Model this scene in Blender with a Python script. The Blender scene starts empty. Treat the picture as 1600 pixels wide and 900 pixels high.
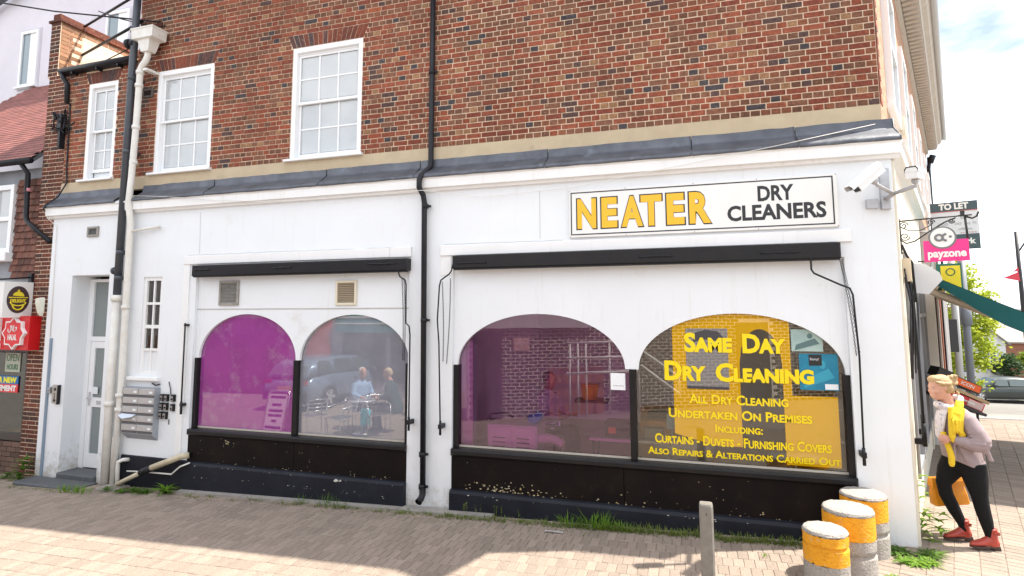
import bpy, bmesh, math, random
from mathutils import Vector, Matrix
random.seed(7)
R_ = math.radians
scene = bpy.context.scene
COL = scene.collection

# ------------------------------------------------------------------ camera
CAM = Vector((-2.1587, -7.0679, 2.4164))
PITCH, YAW, ROLL, FPX, PCY = 0.0992, -0.3046, -0.0034, 890.0, 397.6
def _basis():
    fwd = Vector((math.sin(YAW)*math.cos(PITCH), math.cos(YAW)*math.cos(PITCH), math.sin(PITCH)))
    right = Vector((math.cos(YAW), -math.sin(YAW), 0)); up = right.cross(fwd)
    c, s = math.cos(ROLL), math.sin(ROLL)
    return c*right + s*up, -s*right + c*up, fwd
CR, CU, CF = _basis()
cd = bpy.data.cameras.new('camera'); cam = bpy.data.objects.new('camera', cd); COL.objects.link(cam)
cd.sensor_width = 36.0; cd.lens = FPX/1600*36.0; cd.shift_y = -(450-PCY)/1600.0
cd.clip_start = 0.05; cd.clip_end = 3000
cam.matrix_world = Matrix(((CR.x, CU.x, -CF.x, CAM.x), (CR.y, CU.y, -CF.y, CAM.y), (CR.z, CU.z, -CF.z, CAM.z), (0, 0, 0, 1)))
scene.camera = cam
def PX(p):                      # world point -> photo pixel (used only to rank pieces by size)
    d = Vector(p) - CAM; w = d.dot(CF)
    if w < .1: return None
    return 800 + FPX*d.dot(CR)/w, PCY - FPX*d.dot(CU)/w, w

# ------------------------------------------------------------------ world, sun, exposure
SUN_EL, SUN_AZ = R_(58.6), math.atan2(.959, .283)
w = bpy.data.worlds.new('World'); scene.world = w; w.use_nodes = True
nt = w.node_tree; nt.nodes.clear()
def N(t, **k):
    n = nt.nodes.new(t)
    for a, b in k.items(): setattr(n, a, b)
    return n
sky = N('ShaderNodeTexSky', sky_type='NISHITA', sun_disc=False, sun_elevation=SUN_EL, sun_rotation=SUN_AZ)
sky.air_density = 1.0; sky.dust_density = 2.0; sky.ozone_density = 1.0; sky.altitude = 50
tc = N('ShaderNodeTexCoord'); mp = N('ShaderNodeMapping'); mp.inputs['Scale'].default_value = (1.6, 1.6, 4.2); mp.inputs['Location'].default_value = (.3, .75, .1)
nz = N('ShaderNodeTexNoise'); nz.inputs['Scale'].default_value = 1.7; nz.inputs['Detail'].default_value = 7; nz.inputs['Roughness'].default_value = .55
cr = N('ShaderNodeValToRGB'); cr.color_ramp.elements[0].position = .34; cr.color_ramp.elements[1].position = .55; cr.color_ramp.elements[0].color = (.06, .06, .06, 1)
mx = N('ShaderNodeMix', data_type='RGBA'); mx.inputs[7].default_value = (10.4, 10.7, 11.2, 1)
bg = N('ShaderNodeBackground'); bg.inputs['Strength'].default_value = .10
out = N('ShaderNodeOutputWorld')
L = nt.links.new
L(tc.outputs['Generated'], mp.inputs['Vector']); L(mp.outputs[0], nz.inputs['Vector']); L(nz.outputs['Fac'], cr.inputs[0])
L(cr.outputs[0], mx.inputs[0]); L(sky.outputs[0], mx.inputs[6]); L(mx.outputs[2], bg.inputs[0]); L(bg.outputs[0], out.inputs[0])
sl = bpy.data.lights.new('sun', 'SUN'); sl.energy = 5.0; sl.angle = R_(.53); sl.color = (1, .93, .82)
so = bpy.data.objects.new('sun', sl); COL.objects.link(so)
SUND = Vector((math.sin(SUN_AZ)*math.cos(SUN_EL), math.cos(SUN_AZ)*math.cos(SUN_EL), math.sin(SUN_EL)))
so.rotation_euler = SUND.to_track_quat('Z', 'Y').to_euler(); so.location = SUND*40
vs = scene.view_settings; vs.view_transform = 'Standard'; vs.look = 'None'; vs.gamma = 1; vs.exposure = 1.04
scene.cycles.max_bounces = 8; scene.cycles.transparent_max_bounces = 16

# ------------------------------------------------------------------ materials
MATS = {}
def mat(name, c1, c2=None, scale=6, rough=.6, metal=0, bump=0, bscale=40, spec=.5, dirt=None, dscale=3, dlo=.55, dhi=.7, emit=None, coat=0, stretch=None, alpha=None, rand=0):
    """principled material: two-tone noise colour, dirt/wear patches of a third colour, fine bump, all in world/object space"""
    if name in MATS: return MATS[name]
    m = bpy.data.materials.new(name); m.use_nodes = True; t = m.node_tree; b = t.nodes['Principled BSDF']
    b.inputs['Roughness'].default_value = rough; b.inputs['Metallic'].default_value = metal
    b.inputs['Specular IOR Level'].default_value = spec; b.inputs['Coat Weight'].default_value = coat
    c1 = (*c1, 1)
    b.inputs['Base Color'].default_value = c1
    m.diffuse_color = c1
    geo = t.nodes.new('ShaderNodeNewGeometry'); vec = geo.outputs['Position']
    if stretch:
        mpn = t.nodes.new('ShaderNodeMapping'); mpn.inputs['Scale'].default_value = stretch; t.links.new(vec, mpn.inputs[0]); vec = mpn.outputs[0]
    def noise(s, d=5, r=.6):
        n = t.nodes.new('ShaderNodeTexNoise'); n.inputs['Scale'].default_value = s; n.inputs['Detail'].default_value = d; n.inputs['Roughness'].default_value = r
        t.links.new(vec, n.inputs['Vector']); return n.outputs['Fac']
    col = None
    if c2:
        mixn = t.nodes.new('ShaderNodeMix'); mixn.data_type = 'RGBA'; mixn.inputs[6].default_value = c1; mixn.inputs[7].default_value = (*c2, 1)
        rp = t.nodes.new('ShaderNodeMapRange'); rp.inputs[1].default_value = .32; rp.inputs[2].default_value = .68
        t.links.new(noise(scale), rp.inputs[0]); t.links.new(rp.outputs[0], mixn.inputs[0]); col = mixn.outputs[2]
    if dirt:
        m2 = t.nodes.new('ShaderNodeMix'); m2.data_type = 'RGBA'; m2.inputs[7].default_value = (*dirt, 1)
        if col: t.links.new(col, m2.inputs[6])
        else: m2.inputs[6].default_value = c1
        rp = t.nodes.new('ShaderNodeMapRange'); rp.inputs[1].default_value = dlo; rp.inputs[2].default_value = dhi
        t.links.new(noise(dscale, 8, .7), rp.inputs[0]); t.links.new(rp.outputs[0], m2.inputs[0]); col = m2.outputs[2]
    if rand:
        oi = t.nodes.new('ShaderNodeObjectInfo'); ad = t.nodes.new('ShaderNodeMath'); ad.operation = 'ADD'
        t.links.new(oi.outputs['Random'], ad.inputs[0]); t.links.new(geo.outputs['Random Per Island'], ad.inputs[1])
        fr = t.nodes.new('ShaderNodeMath'); fr.operation = 'FRACT'; t.links.new(ad.outputs[0], fr.inputs[0])
        h = t.nodes.new('ShaderNodeHueSaturation'); mr = t.nodes.new('ShaderNodeMapRange'); mr.inputs[3].default_value = 1-rand; mr.inputs[4].default_value = 1+rand
        t.links.new(fr.outputs[0], mr.inputs[0]); t.links.new(mr.outputs[0], h.inputs['Value'])
        if col: t.links.new(col, h.inputs['Color'])
        else: h.inputs['Color'].default_value = c1
        col = h.outputs[0]
    if col: t.links.new(col, b.inputs['Base Color'])
    if bump:
        bn = t.nodes.new('ShaderNodeBump'); bn.inputs['Strength'].default_value = bump; bn.inputs['Distance'].default_value = .01
        t.links.new(noise(bscale, 6), bn.inputs['Height']); t.links.new(bn.outputs[0], b.inputs['Normal'])
    if emit: b.inputs['Emission Color'].default_value = c1; b.inputs['Emission Strength'].default_value = emit
    MATS[name] = m
    return m

def brick_mat(name, ramp, bump=.5):
    """each brick takes one colour of the ramp by a random number of its own, plus mottling"""
    m = bpy.data.materials.new(name); m.use_nodes = True; t = m.node_tree; b = t.nodes['Principled BSDF']; b.inputs['Roughness'].default_value = .85
    b.inputs['Specular IOR Level'].default_value = .25
    geo = t.nodes.new('ShaderNodeNewGeometry'); oi = t.nodes.new('ShaderNodeObjectInfo')
    ad = t.nodes.new('ShaderNodeMath'); ad.operation = 'ADD'; t.links.new(oi.outputs['Random'], ad.inputs[0]); t.links.new(geo.outputs['Random Per Island'], ad.inputs[1])
    fr = t.nodes.new('ShaderNodeMath'); fr.operation = 'FRACT'; t.links.new(ad.outputs[0], fr.inputs[0])
    r = t.nodes.new('ShaderNodeValToRGB'); r.color_ramp.interpolation = 'CONSTANT'; e = r.color_ramp.elements
    while len(e) < len(ramp): e.new(.5)
    for i, (p, c) in enumerate(ramp): e[i].position = p; e[i].color = (*c, 1)
    t.links.new(fr.outputs[0], r.inputs[0])
    n = t.nodes.new('ShaderNodeTexNoise'); n.inputs['Scale'].default_value = 22; n.inputs['Detail'].default_value = 8; n.inputs['Roughness'].default_value = .7; t.links.new(geo.outputs['Position'], n.inputs['Vector'])
    mr = t.nodes.new('ShaderNodeMapRange'); mr.inputs[1].default_value = .3; mr.inputs[2].default_value = .7; mr.inputs[3].default_value = .55; mr.inputs[4].default_value = 1.5; t.links.new(n.outputs['Fac'], mr.inputs[0])
    h = t.nodes.new('ShaderNodeHueSaturation'); t.links.new(r.outputs[0], h.inputs['Color']); t.links.new(mr.outputs[0], h.inputs['Value'])
    n2 = t.nodes.new('ShaderNodeTexNoise'); n2.inputs['Scale'].default_value = 30; n2.inputs['Detail'].default_value = 4; t.links.new(geo.outputs['Position'], n2.inputs['Vector'])
    m2 = t.nodes.new('ShaderNodeMix'); m2.data_type = 'RGBA'; m2.inputs[7].default_value = (.42, .30, .20, 1); rp = t.nodes.new('ShaderNodeMapRange'); rp.inputs[1].default_value = .64; rp.inputs[2].default_value = .74; rp.inputs[4].default_value = .7
    t.links.new(n2.outputs['Fac'], rp.inputs[0]); t.links.new(rp.outputs[0], m2.inputs[0]); t.links.new(h.outputs[0], m2.inputs[6]); t.links.new(m2.outputs[2], b.inputs['Base Color'])
    ns_ = t.nodes.new('ShaderNodeTexNoise'); ns_.inputs['Scale'].default_value = .8; ns_.inputs['Detail'].default_value = 6; ns_.inputs['Roughness'].default_value = .6; t.links.new(geo.outputs['Position'], ns_.inputs['Vector'])
    ms_ = t.nodes.new('ShaderNodeMapRange'); ms_.inputs[1].default_value = .3; ms_.inputs[2].default_value = .7; ms_.inputs[3].default_value = .72; ms_.inputs[4].default_value = 1.22; t.links.new(ns_.outputs['Fac'], ms_.inputs[0])
    hs_ = t.nodes.new('ShaderNodeHueSaturation'); t.links.new(m2.outputs[2], hs_.inputs['Color']); t.links.new(ms_.outputs[0], hs_.inputs['Value']); t.links.new(hs_.outputs[0], b.inputs['Base Color'])
    bn = t.nodes.new('ShaderNodeBump'); bn.inputs['Strength'].default_value = bump; bn.inputs['Distance'].default_value = .006; t.links.new(n.outputs['Fac'], bn.inputs['Height']); t.links.new(bn.outputs[0], b.inputs['Normal'])
    return m
RED = (.25, .074, .042); BRN = (.185, .082, .05); DRK = (.085, .05, .045); BLU = (.058, .05, .054); ORG = (.31, .085, .036); BUF = (.27, .145, .075)
M_STR = brick_mat('stretcher_brick', [(0, RED), (.32, (.21, .06, .034)), (.55, (.18, .05, .03)), (.74, BRN), (.91, DRK), (.93, ORG), (.945, (.26, .068, .036)), (.98, BLU)])
M_HDR = brick_mat('header_brick', [(0, BRN), (.3, (.2, .075, .04)), (.5, (.135, .062, .038)), (.72, DRK), (.77, BUF), (.84, (.22, .06, .032)), (.95, BLU)])
M_PIER = brick_mat('pier_brick', [(0, (.13, .045, .03)), (.35, (.10, .04, .03)), (.65, (.16, .052, .032)), (.85, (.075, .04, .034))])
M_LINT = brick_mat('lintel_brick', [(0, (.15, .05, .034)), (.4, (.10, .05, .045)), (.7, (.19, .055, .032)), (.88, (.075, .05, .05))])

def glass(name, film=(0, 0, 0), cover=0.0, tint=(1, 1, 1), ior=1.9, rough=0.0, streak=0.0, bloom=None):
    """flat window glass: tinted see-through, share `cover` of an opaque coloured film, mirror reflection by Fresnel"""
    m = bpy.data.materials.new(name); m.use_nodes = True; t = m.node_tree; t.nodes.clear()
    o = t.nodes.new('ShaderNodeOutputMaterial'); tr = t.nodes.new('ShaderNodeBsdfTransparent'); tr.inputs[0].default_value = (*tint, 1)
    df = t.nodes.new('ShaderNodeBsdfDiffuse'); df.inputs[0].default_value = (*film, 1)
    gl = t.nodes.new('ShaderNodeBsdfGlossy'); gl.inputs['Roughness'].default_value = rough
    fr = t.nodes.new('ShaderNodeFresnel'); fr.inputs[0].default_value = ior
    a = t.nodes.new('ShaderNodeMixShader'); c = t.nodes.new('ShaderNodeMixShader'); a.inputs[0].default_value = cover
    geo = t.nodes.new('ShaderNodeNewGeometry')
    if streak:
        n = t.nodes.new('ShaderNodeTexNoise'); n.inputs['Scale'].default_value = 2.2; n.inputs['Detail'].default_value = 8; n.inputs['Roughness'].default_value = .65; t.links.new(geo.outputs['Position'], n.inputs['Vector'])
        mr = t.nodes.new('ShaderNodeMapRange'); mr.inputs[1].default_value = .35; mr.inputs[2].default_value = .75; mr.inputs[3].default_value = cover; mr.inputs[4].default_value = min(1, cover+streak)
        t.links.new(n.outputs['Fac'], mr.inputs[0]); t.links.new(mr.outputs[0], a.inputs[0])
    if bloom:                       # milky patches mixed into the film colour
        nb_ = t.nodes.new('ShaderNodeTexNoise'); nb_.inputs['Scale'].default_value = 3.4; nb_.inputs['Detail'].default_value = 9; nb_.inputs['Roughness'].default_value = .72; t.links.new(geo.outputs['Position'], nb_.inputs['Vector'])
        mb_ = t.nodes.new('ShaderNodeMapRange'); mb_.inputs[1].default_value = .52; mb_.inputs[2].default_value = .74; t.links.new(nb_.outputs['Fac'], mb_.inputs[0])
        xb_ = t.nodes.new('ShaderNodeMix'); xb_.data_type = 'RGBA'; xb_.inputs[6].default_value = (*film, 1); xb_.inputs[7].default_value = (*bloom, 1); t.links.new(mb_.outputs[0], xb_.inputs[0]); t.links.new(xb_.outputs[2], df.inputs[0])
    n3 = t.nodes.new('ShaderNodeTexNoise'); n3.inputs['Scale'].default_value = 1.3; n3.inputs['Detail'].default_value = 1; t.links.new(geo.outputs['Position'], n3.inputs['Vector'])
    bn = t.nodes.new('ShaderNodeBump'); bn.inputs['Strength'].default_value = .06; bn.inputs['Distance'].default_value = .02; t.links.new(n3.outputs['Fac'], bn.inputs['Height']); t.links.new(bn.outputs[0], gl.inputs['Normal'])
    t.links.new(tr.outputs[0], a.inputs[1]); t.links.new(df.outputs[0], a.inputs[2]); t.links.new(a.outputs[0], c.inputs[1]); t.links.new(gl.outputs[0], c.inputs[2]); t.links.new(fr.outputs[0], c.inputs[0]); t.links.new(c.outputs[0], o.inputs[0])
    m.diffuse_color = (*film, 1); MATS[name] = m
    return m

M_WHITE = mat('white_masonry_paint', (.775, .80, .825), (.74, .765, .785), 1.2, .62, bump=.18, bscale=14, dirt=(.60, .56, .50), dscale=1.6, dlo=.62, dhi=.85)
M_TRIM = mat('white_gloss_trim', (.82, .82, .82), (.78, .78, .77), 3, .4, dirt=(.62, .58, .5), dscale=4, dlo=.66, dhi=.85, bump=.06, bscale=20)
M_UPVC = mat('white_upvc', (.82, .83, .84), None, rough=.35)
M_BLACK = mat('black_gloss_paint', (.010, .010, .012), (.016, .014, .014), 5, .38, spec=.25, bump=.12, bscale=18)
M_RISER = mat('black_weathered_boards', (.006, .005, .0055), (.012, .008, .007), 2.5, .5, spec=.12, bump=.25, bscale=12, dirt=(.022, .016, .013), dscale=5, dlo=.6, dhi=.8)
M_PLINTH = mat('dark_plinth_paint', (.011, .012, .018), (.018, .02, .028), 3, .5, spec=.2, bump=.3, bscale=16, dirt=(.05, .05, .055), dscale=6, dlo=.64, dhi=.8)
M_LEAD = mat('lead_sheet', (.075, .08, .095), (.13, .14, .165), 4, .45, metal=.3, bump=.4, bscale=9, dirt=(.24, .27, .32), dscale=3.5, dlo=.6, dhi=.8)
M_CREAM = mat('cream_render_band', (.52, .43, .29), (.46, .37, .25), 5, .8, bump=.3, bscale=70, dirt=(.25, .2, .14), dscale=3, dlo=.6, dhi=.85)
M_MORTAR = mat('lime_mortar', (.74, .57, .42), (.64, .48, .35), 9, .95, bump=.5, bscale=60, dirt=(.42, .32, .24), dscale=1.1, dlo=.5, dhi=.8)
M_PIPE = mat('black_cast_iron', (.009, .010, .013), (.016, .016, .02), 6, .4, spec=.3, bump=.15, bscale=30)
M_GREYPIPE = mat('dark_grey_pipe_paint', (.045, .052, .065), (.06, .066, .078), 6, .4)
M_WPIPE = mat('white_painted_pipe', (.74, .73, .69), (.66, .63, .57), 7, .5, dirt=(.42, .36, .28), dscale=6, dlo=.62, dhi=.8, bump=.1)
M_CREAMPIPE = mat('cream_plastic_pipe', (.6, .53, .38), (.5, .43, .3), 8, .5, dirt=(.3, .26, .2), dscale=7, dlo=.6, dhi=.8)
M_STEEL = mat('brushed_steel', (.42, .43, .45), (.36, .37, .39), 20, .38, metal=.85)
M_BLIND = mat('white_window_blind', (.84, .86, .86), (.80, .82, .83), 1.5, .8)
M_DARK = mat('dark_void', (.012, .012, .013), rough=.9)
M_GREYSTONE = mat('slate_step', (.075, .08, .088), (.10, .105, .11), 8, .7, bump=.3)
G_CLEAR = glass('clear_glass', ior=1.55, tint=(.95, .97, .96))
G_UP = glass('upstairs_glass', film=(.80, .84, .86), cover=.50, ior=2.0, tint=(.95, .97, .98), streak=.08)
G_DOOR = glass('frosted_door_glass', film=(.30, .34, .34), cover=.75, ior=1.5, rough=.25, tint=(.8, .85, .85))
G_PURPLE1 = glass('purple_film_glass', film=(.34, .062, .30), cover=.78, tint=(.5, .12, .5), ior=2.3, streak=.22, bloom=(.46, .26, .42))
G_GREY = glass('painted_grey_haze_glass', film=(.42, .42, .49), cover=.55, tint=(.7, .7, .75), ior=2.8, streak=.15, bloom=(.44, .44, .48))  # grey share paints the hazy sky and street reflection into the glass
G_PURPLE2 = glass('violet_tint_glass', film=(.60, .16, .52), cover=.015, tint=(1.0, .53, .96), ior=2.05, streak=.05)
G_AMBER = glass('clear_brown_glass', film=(.3, .22, .1), cover=.04, tint=(.98, .95, .88), ior=2.1)
G_YELLOW = glass('yellow_film_glass', film=(.74, .41, .0), cover=.80, tint=(.97, .6, .02), ior=2.15)
# rain streaks and grime on the white render
def streaks(m, lo, hi, amt, c):
    t = m.node_tree; b = t.nodes['Principled BSDF']; src = b.inputs['Base Color'].links[0].from_socket
    geo = t.nodes.new('ShaderNodeNewGeometry'); mp_ = t.nodes.new('ShaderNodeMapping'); mp_.inputs['Scale'].default_value = (7, 7, .55); t.links.new(geo.outputs['Position'], mp_.inputs[0])
    n = t.nodes.new('ShaderNodeTexNoise'); n.inputs['Scale'].default_value = 1.6; n.inputs['Detail'].default_value = 8; n.inputs['Roughness'].default_value = .68; t.links.new(mp_.outputs[0], n.inputs['Vector'])
    r = t.nodes.new('ShaderNodeMapRange'); r.inputs[1].default_value = lo; r.inputs[2].default_value = hi; r.inputs[4].default_value = amt; t.links.new(n.outputs['Fac'], r.inputs[0])
    x = t.nodes.new('ShaderNodeMix'); x.data_type = 'RGBA'; x.inputs[7].default_value = (*c, 1); t.links.new(r.outputs[0], x.inputs[0]); t.links.new(src, x.inputs[6])
    # splashes of soil and algae near the pavement, rust-brown specks
    sp = t.nodes.new('ShaderNodeSeparateXYZ'); t.links.new(geo.outputs['Position'], sp.inputs[0])
    n2 = t.nodes.new('ShaderNodeTexNoise'); n2.inputs['Scale'].default_value = 5; n2.inputs['Detail'].default_value = 8; n2.inputs['Roughness'].default_value = .75; t.links.new(geo.outputs['Position'], n2.inputs['Vector'])
    zz = t.nodes.new('ShaderNodeMapRange'); zz.inputs[1].default_value = .45; zz.inputs[2].default_value = -.35; zz.inputs[3].default_value = 0; zz.inputs[4].default_value = .42; t.links.new(sp.outputs[2], zz.inputs[0])
    ad = t.nodes.new('ShaderNodeMath'); ad.operation = 'ADD'; t.links.new(n2.outputs['Fac'], ad.inputs[0]); t.links.new(zz.outputs[0], ad.inputs[1])
    r2 = t.nodes.new('ShaderNodeMapRange'); r2.inputs[1].default_value = .70; r2.inputs[2].default_value = .92; r2.inputs[4].default_value = .75; t.links.new(ad.outputs[0], r2.inputs[0])
    x2 = t.nodes.new('ShaderNodeMix'); x2.data_type = 'RGBA'; x2.inputs[7].default_value = (.42, .38, .31, 1); t.links.new(r2.outputs[0], x2.inputs[0]); t.links.new(x.outputs[2], x2.inputs[6]); t.links.new(x2.outputs[2], b.inputs['Base Color'])
streaks(M_WHITE, .57, .76, .42, (.60, .57, .52)); streaks(M_TRIM, .58, .76, .5, (.58, .54, .48))
# ------------------------------------------------------------------ mesh helpers
class MB:
    def __init__(s): s.v = []; s.f = []; s.mi = []; s.m = 0; s.sm = []
    def add(s, vs, fs, smooth=False):
        o = len(s.v); s.v += [tuple(v) for v in vs]
        for f in fs: s.f.append([i+o for i in f]); s.mi.append(s.m); s.sm.append(smooth)
        return s
    def box(s, x0, y0, z0, x1, y1, z1, ch=0):
        if ch:
            c = min(ch, abs(x1-x0)/2.01, abs(z1-z0)/2.01, abs(y1-y0)/2.01); vs = []
            # chamfered on the front (-y) rim and upright corners
            for y, k in ((y0, c), (y0+c, 0), (y1, 0)):
                vs += [(x0+k, y, z0+k), (x1-k, y, z0+k), (x1-k, y, z1-k), (x0+k, y, z1-k)]
            fs = [(0, 1, 2, 3)] + [(a+4*l, a+4*l+4, (a+1) % 4+4*l+4, (a+1) % 4+4*l) for l in (0, 1) for a in range(4)] + [(11, 10, 9, 8)]
            return s.add(vs, fs)
        return s.add([(x0, y0, z0), (x1, y0, z0), (x1, y1, z0), (x0, y1, z0), (x0, y0, z1), (x1, y0, z1), (x1, y1, z1), (x0, y1, z1)],
                     [(0, 1, 5, 4), (1, 2, 6, 5), (2, 3, 7, 6), (3, 0, 4, 7), (4, 5, 6, 7), (3, 2, 1, 0)])
    def obox(s, c, ax, ay, az):      # oriented box: centre and three half-axis vectors
        c, ax, ay, az = Vector(c), Vector(ax), Vector(ay), Vector(az)
        vs = [c+i*ax+j*ay+k*az for k in (-1, 1) for i, j in ((-1, -1), (1, -1), (1, 1), (-1, 1))]
        return s.add(vs, [(0, 1, 5, 4), (1, 2, 6, 5), (2, 3, 7, 6), (3, 0, 4, 7), (4, 5, 6, 7), (3, 2, 1, 0)])
    def tube(s, path, r, n=8, caps=True, closed=False):
        path = [Vector(p) for p in path]; k = len(path); rs = r if isinstance(r, (list, tuple)) else [r]*k
        rings = []; up = None
        for i, p in enumerate(path):
            if closed: d = path[(i+1) % k]-path[i-1]
            else: d = path[min(i+1, k-1)]-path[max(i-1, 0)]
            d.normalize()
            if up is None:
                up = Vector((0, 0, 1)) if abs(d.z) < .9 else Vector((1, 0, 0))
            u = up-d*up.dot(d)
            if u.length < 1e-4: u = d.orthogonal()
            u.normalize(); v = d.cross(u); up = u
            rings.append([p+rs[i]*(math.cos(a)*u+math.sin(a)*v) for a in [2*math.pi*j/n for j in range(n)]])
        vs = [q for rg in rings for q in rg]; fs = []
        for i in range(k if closed else k-1):
            for j in range(n):
                a, b = i*n, ((i+1) % k)*n
                fs.append((a+j, a+(j+1) % n, b+(j+1) % n, b+j))
        if caps and not closed: fs += [tuple(range(n))[::-1], tuple((k-1)*n+j for j in range(n))]
        return s.add(vs, fs, True)
    def loft(s, rings, caps=True, smooth=True):  # list of rings (equal length lists of points)
        n = len(rings[0]); vs = [q for r in rings for q in r]; fs = []
        for i in range(len(rings)-1):
            for j in range(n): fs.append((i*n+j, i*n+(j+1) % n, (i+1)*n+(j+1) % n, (i+1)*n+j))
        if caps: fs += [tuple(range(n))[::-1], tuple((len(rings)-1)*n+j for j in range(n))]
        return s.add(vs, fs, smooth)
    def lathe(s, c, prof, n=20):    # prof: (radius, z) bottom to top
        c = Vector(c)
        return s.loft([[c+Vector((r*math.cos(2*math.pi*j/n), r*math.sin(2*math.pi*j/n), z)) for j in range(n)] for r, z in prof])
    def ell(s, c, rx, ry, rz, n=12, m=8, rot=None):
        c = Vector(c); rings = []
        for i in range(m+1):
            t = math.pi*(i/m)*.998+.003; rg = []
            for j in range(n):
                a = 2*math.pi*j/n; q = Vector((rx*math.sin(t)*math.cos(a), ry*math.sin(t)*math.sin(a), -rz*math.cos(t)))
                if rot: q = rot @ q
                rg.append(c+q)
            rings.append(rg)
        return s.loft(rings)
    def prism(s, pts, y0, y1):      # polygon in xz (counter-clockwise seen from -y), extruded along y
        n = len(pts)
        return s.add([(x, y0, z) for x, z in pts]+[(x, y1, z) for x, z in pts], [tuple(range(n)), tuple(range(2*n-1, n-1, -1))]+[(i, n+i, n+(i+1) % n, (i+1) % n) for i in range(n)])
    def build(s, name, mats, parent=None, off=None, rot=None):
        me = bpy.data.meshes.new(name)
        p0 = Vector(off) if off is not None else (wloc(parent) if parent else Vector((0, 0, 0)))
        me.from_pydata([(v[0]-p0.x, v[1]-p0.y, v[2]-p0.z) for v in s.v], [], s.f)
        for m in (mats if isinstance(mats, (list, tuple)) else [mats]): me.materials.append(m)
        me.polygons.foreach_set('material_index', s.mi); me.polygons.foreach_set('use_smooth', s.sm)
        me.update()
        o = bpy.data.objects.new(name, me); COL.objects.link(o)
        if parent: o.parent = parent
        elif off is not None: o.location = p0
        return o
WL = {}
def wloc(o):
    p = Vector((0, 0, 0))
    while o: p = p+o.location; o = o.parent
    return p
def tag(o, label=None, cat=None, group=None, kind=None):
    for k, v in (('label', label), ('category', cat), ('group', group), ('kind', kind)):
        if v: o[k] = v
    return o
def thing(name, loc, label, cat, group=None):
    o = bpy.data.objects.new(name, None); COL.objects.link(o); o.location = loc; o.empty_display_size = .2
    return tag(o, label, cat, group)
def inst(o, name, loc, parent=None, rot=None, scale=None):   # another object on the same mesh
    c = bpy.data.objects.new(name, o.data if hasattr(o, 'data') else o); COL.objects.link(c)
    if parent: c.parent = parent; c.location = Vector(loc)-wloc(parent)
    else: c.location = loc
    if rot: c.rotation_euler = rot
    if scale: c.scale = scale
    return c
def copy_tree(o, parent=None):
    c = o.copy(); COL.objects.link(c)
    if parent: c.parent = parent
    for ch in list(o.children): copy_tree(ch, c)
    return c
def bake(o, *mods):              # apply modifiers without operators
    for t, kw in mods:
        m = o.modifiers.new(t.lower(), t)
        for k, v in kw.items(): setattr(m, k, v)
    dg = bpy.context.evaluated_depsgraph_get(); dg.update()
    me = bpy.data.meshes.new_from_object(o.evaluated_get(dg))
    o.modifiers.clear(); o.data = me
    return o
def txt_mesh(s, bold=0.0, small=None, spacing=1.0):
    cu = bpy.data.curves.new('lettering', 'FONT'); cu.body = s; cu.offset = bold; cu.space_character = spacing; cu.resolution_u = 3
    if small:
        cu.small_caps_scale = small
        for i, ch in enumerate(s):
            if ch.islower(): cu.body_format[i].use_small_caps = True
    ob = bpy.data.objects.new('lettering', cu); COL.objects.link(ob)
    dg = bpy.context.evaluated_depsgraph_get(); dg.update()
    me = bpy.data.meshes.new_from_object(ob.evaluated_get(dg))
    bpy.data.objects.remove(ob)
    return me
def text(name, s, x0, x1, z0, z1, y, m, parent=None, bold=0.0, small=None, spacing=1.0, frame=None, thick=0.003, fitbase=None):
    """lettering fitted to a box in the facade plane (or in the plane of frame = origin, right, up, normal)"""
    me = txt_mesh(s, bold, small, spacing); xs = [v.co.x for v in me.vertices]; ys = [v.co.y for v in me.vertices]
    ax, bx, ay, by = min(xs), max(xs), min(ys), max(ys)
    o = Vector((0, y, 0)) if not frame else Vector(frame[0])
    r, u, nn = ((Vector((1, 0, 0)), Vector((0, 0, 1)), Vector((0, -1, 0))) if not frame else [Vector(q) for q in frame[1:]])
    b = bmesh.new(); b.from_mesh(me); bpy.data.meshes.remove(me)
    p0 = wloc(parent) if parent else Vector((0, 0, 0))
    for v in b.verts:
        X = x0+(v.co.x-ax)/(bx-ax)*(x1-x0); Z = z0+(v.co.y-ay)/(by-ay)*(z1-z0)
        v.co = o+r*X+u*Z-p0
    rr = bmesh.ops.extrude_face_region(b, geom=b.faces[:])
    for q in rr['geom']:
        if isinstance(q, bmesh.types.BMVert): q.co += nn*thick
    bmesh.ops.recalc_face_normals(b, faces=b.faces[:])
    for fc in b.faces: fc.smooth = False
    m2 = bpy.data.meshes.new(name); b.to_mesh(m2); b.free(); m2.materials.append(m)
    ob = bpy.data.objects.new(name, m2); COL.objects.link(ob)
    if parent: ob.parent = parent
    return ob
def deep(x, z, y):               # a facade point measured in the plane y = 0, moved along the sight line to depth y... kept as metres
    k = (y-CAM.y)/(0-CAM.y); return CAM.x+(x-CAM.x)*k, CAM.z+(z-CAM.z)*k
def gz(x, y=0.0): return 0.028*max(-14.0, min(0.0, x))-.12*max(0, min(27.0, y-8.6))
# ================================================================== MAIN BUILDING
AS = Vector((.3493, .937, 0)); NS = Vector((.937, -.3493, 0))      # side street: along the wall, and out of it
bld = thing('shop_building', (-6.4, 0, -.2), 'corner brick building with white painted ground floor and arched tinted shop windows', 'building')
def B(mb, name, m, parent=bld): return mb.build(name, m, parent)
XL, XR, ZB = -12.86, -.03, -.6
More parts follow.
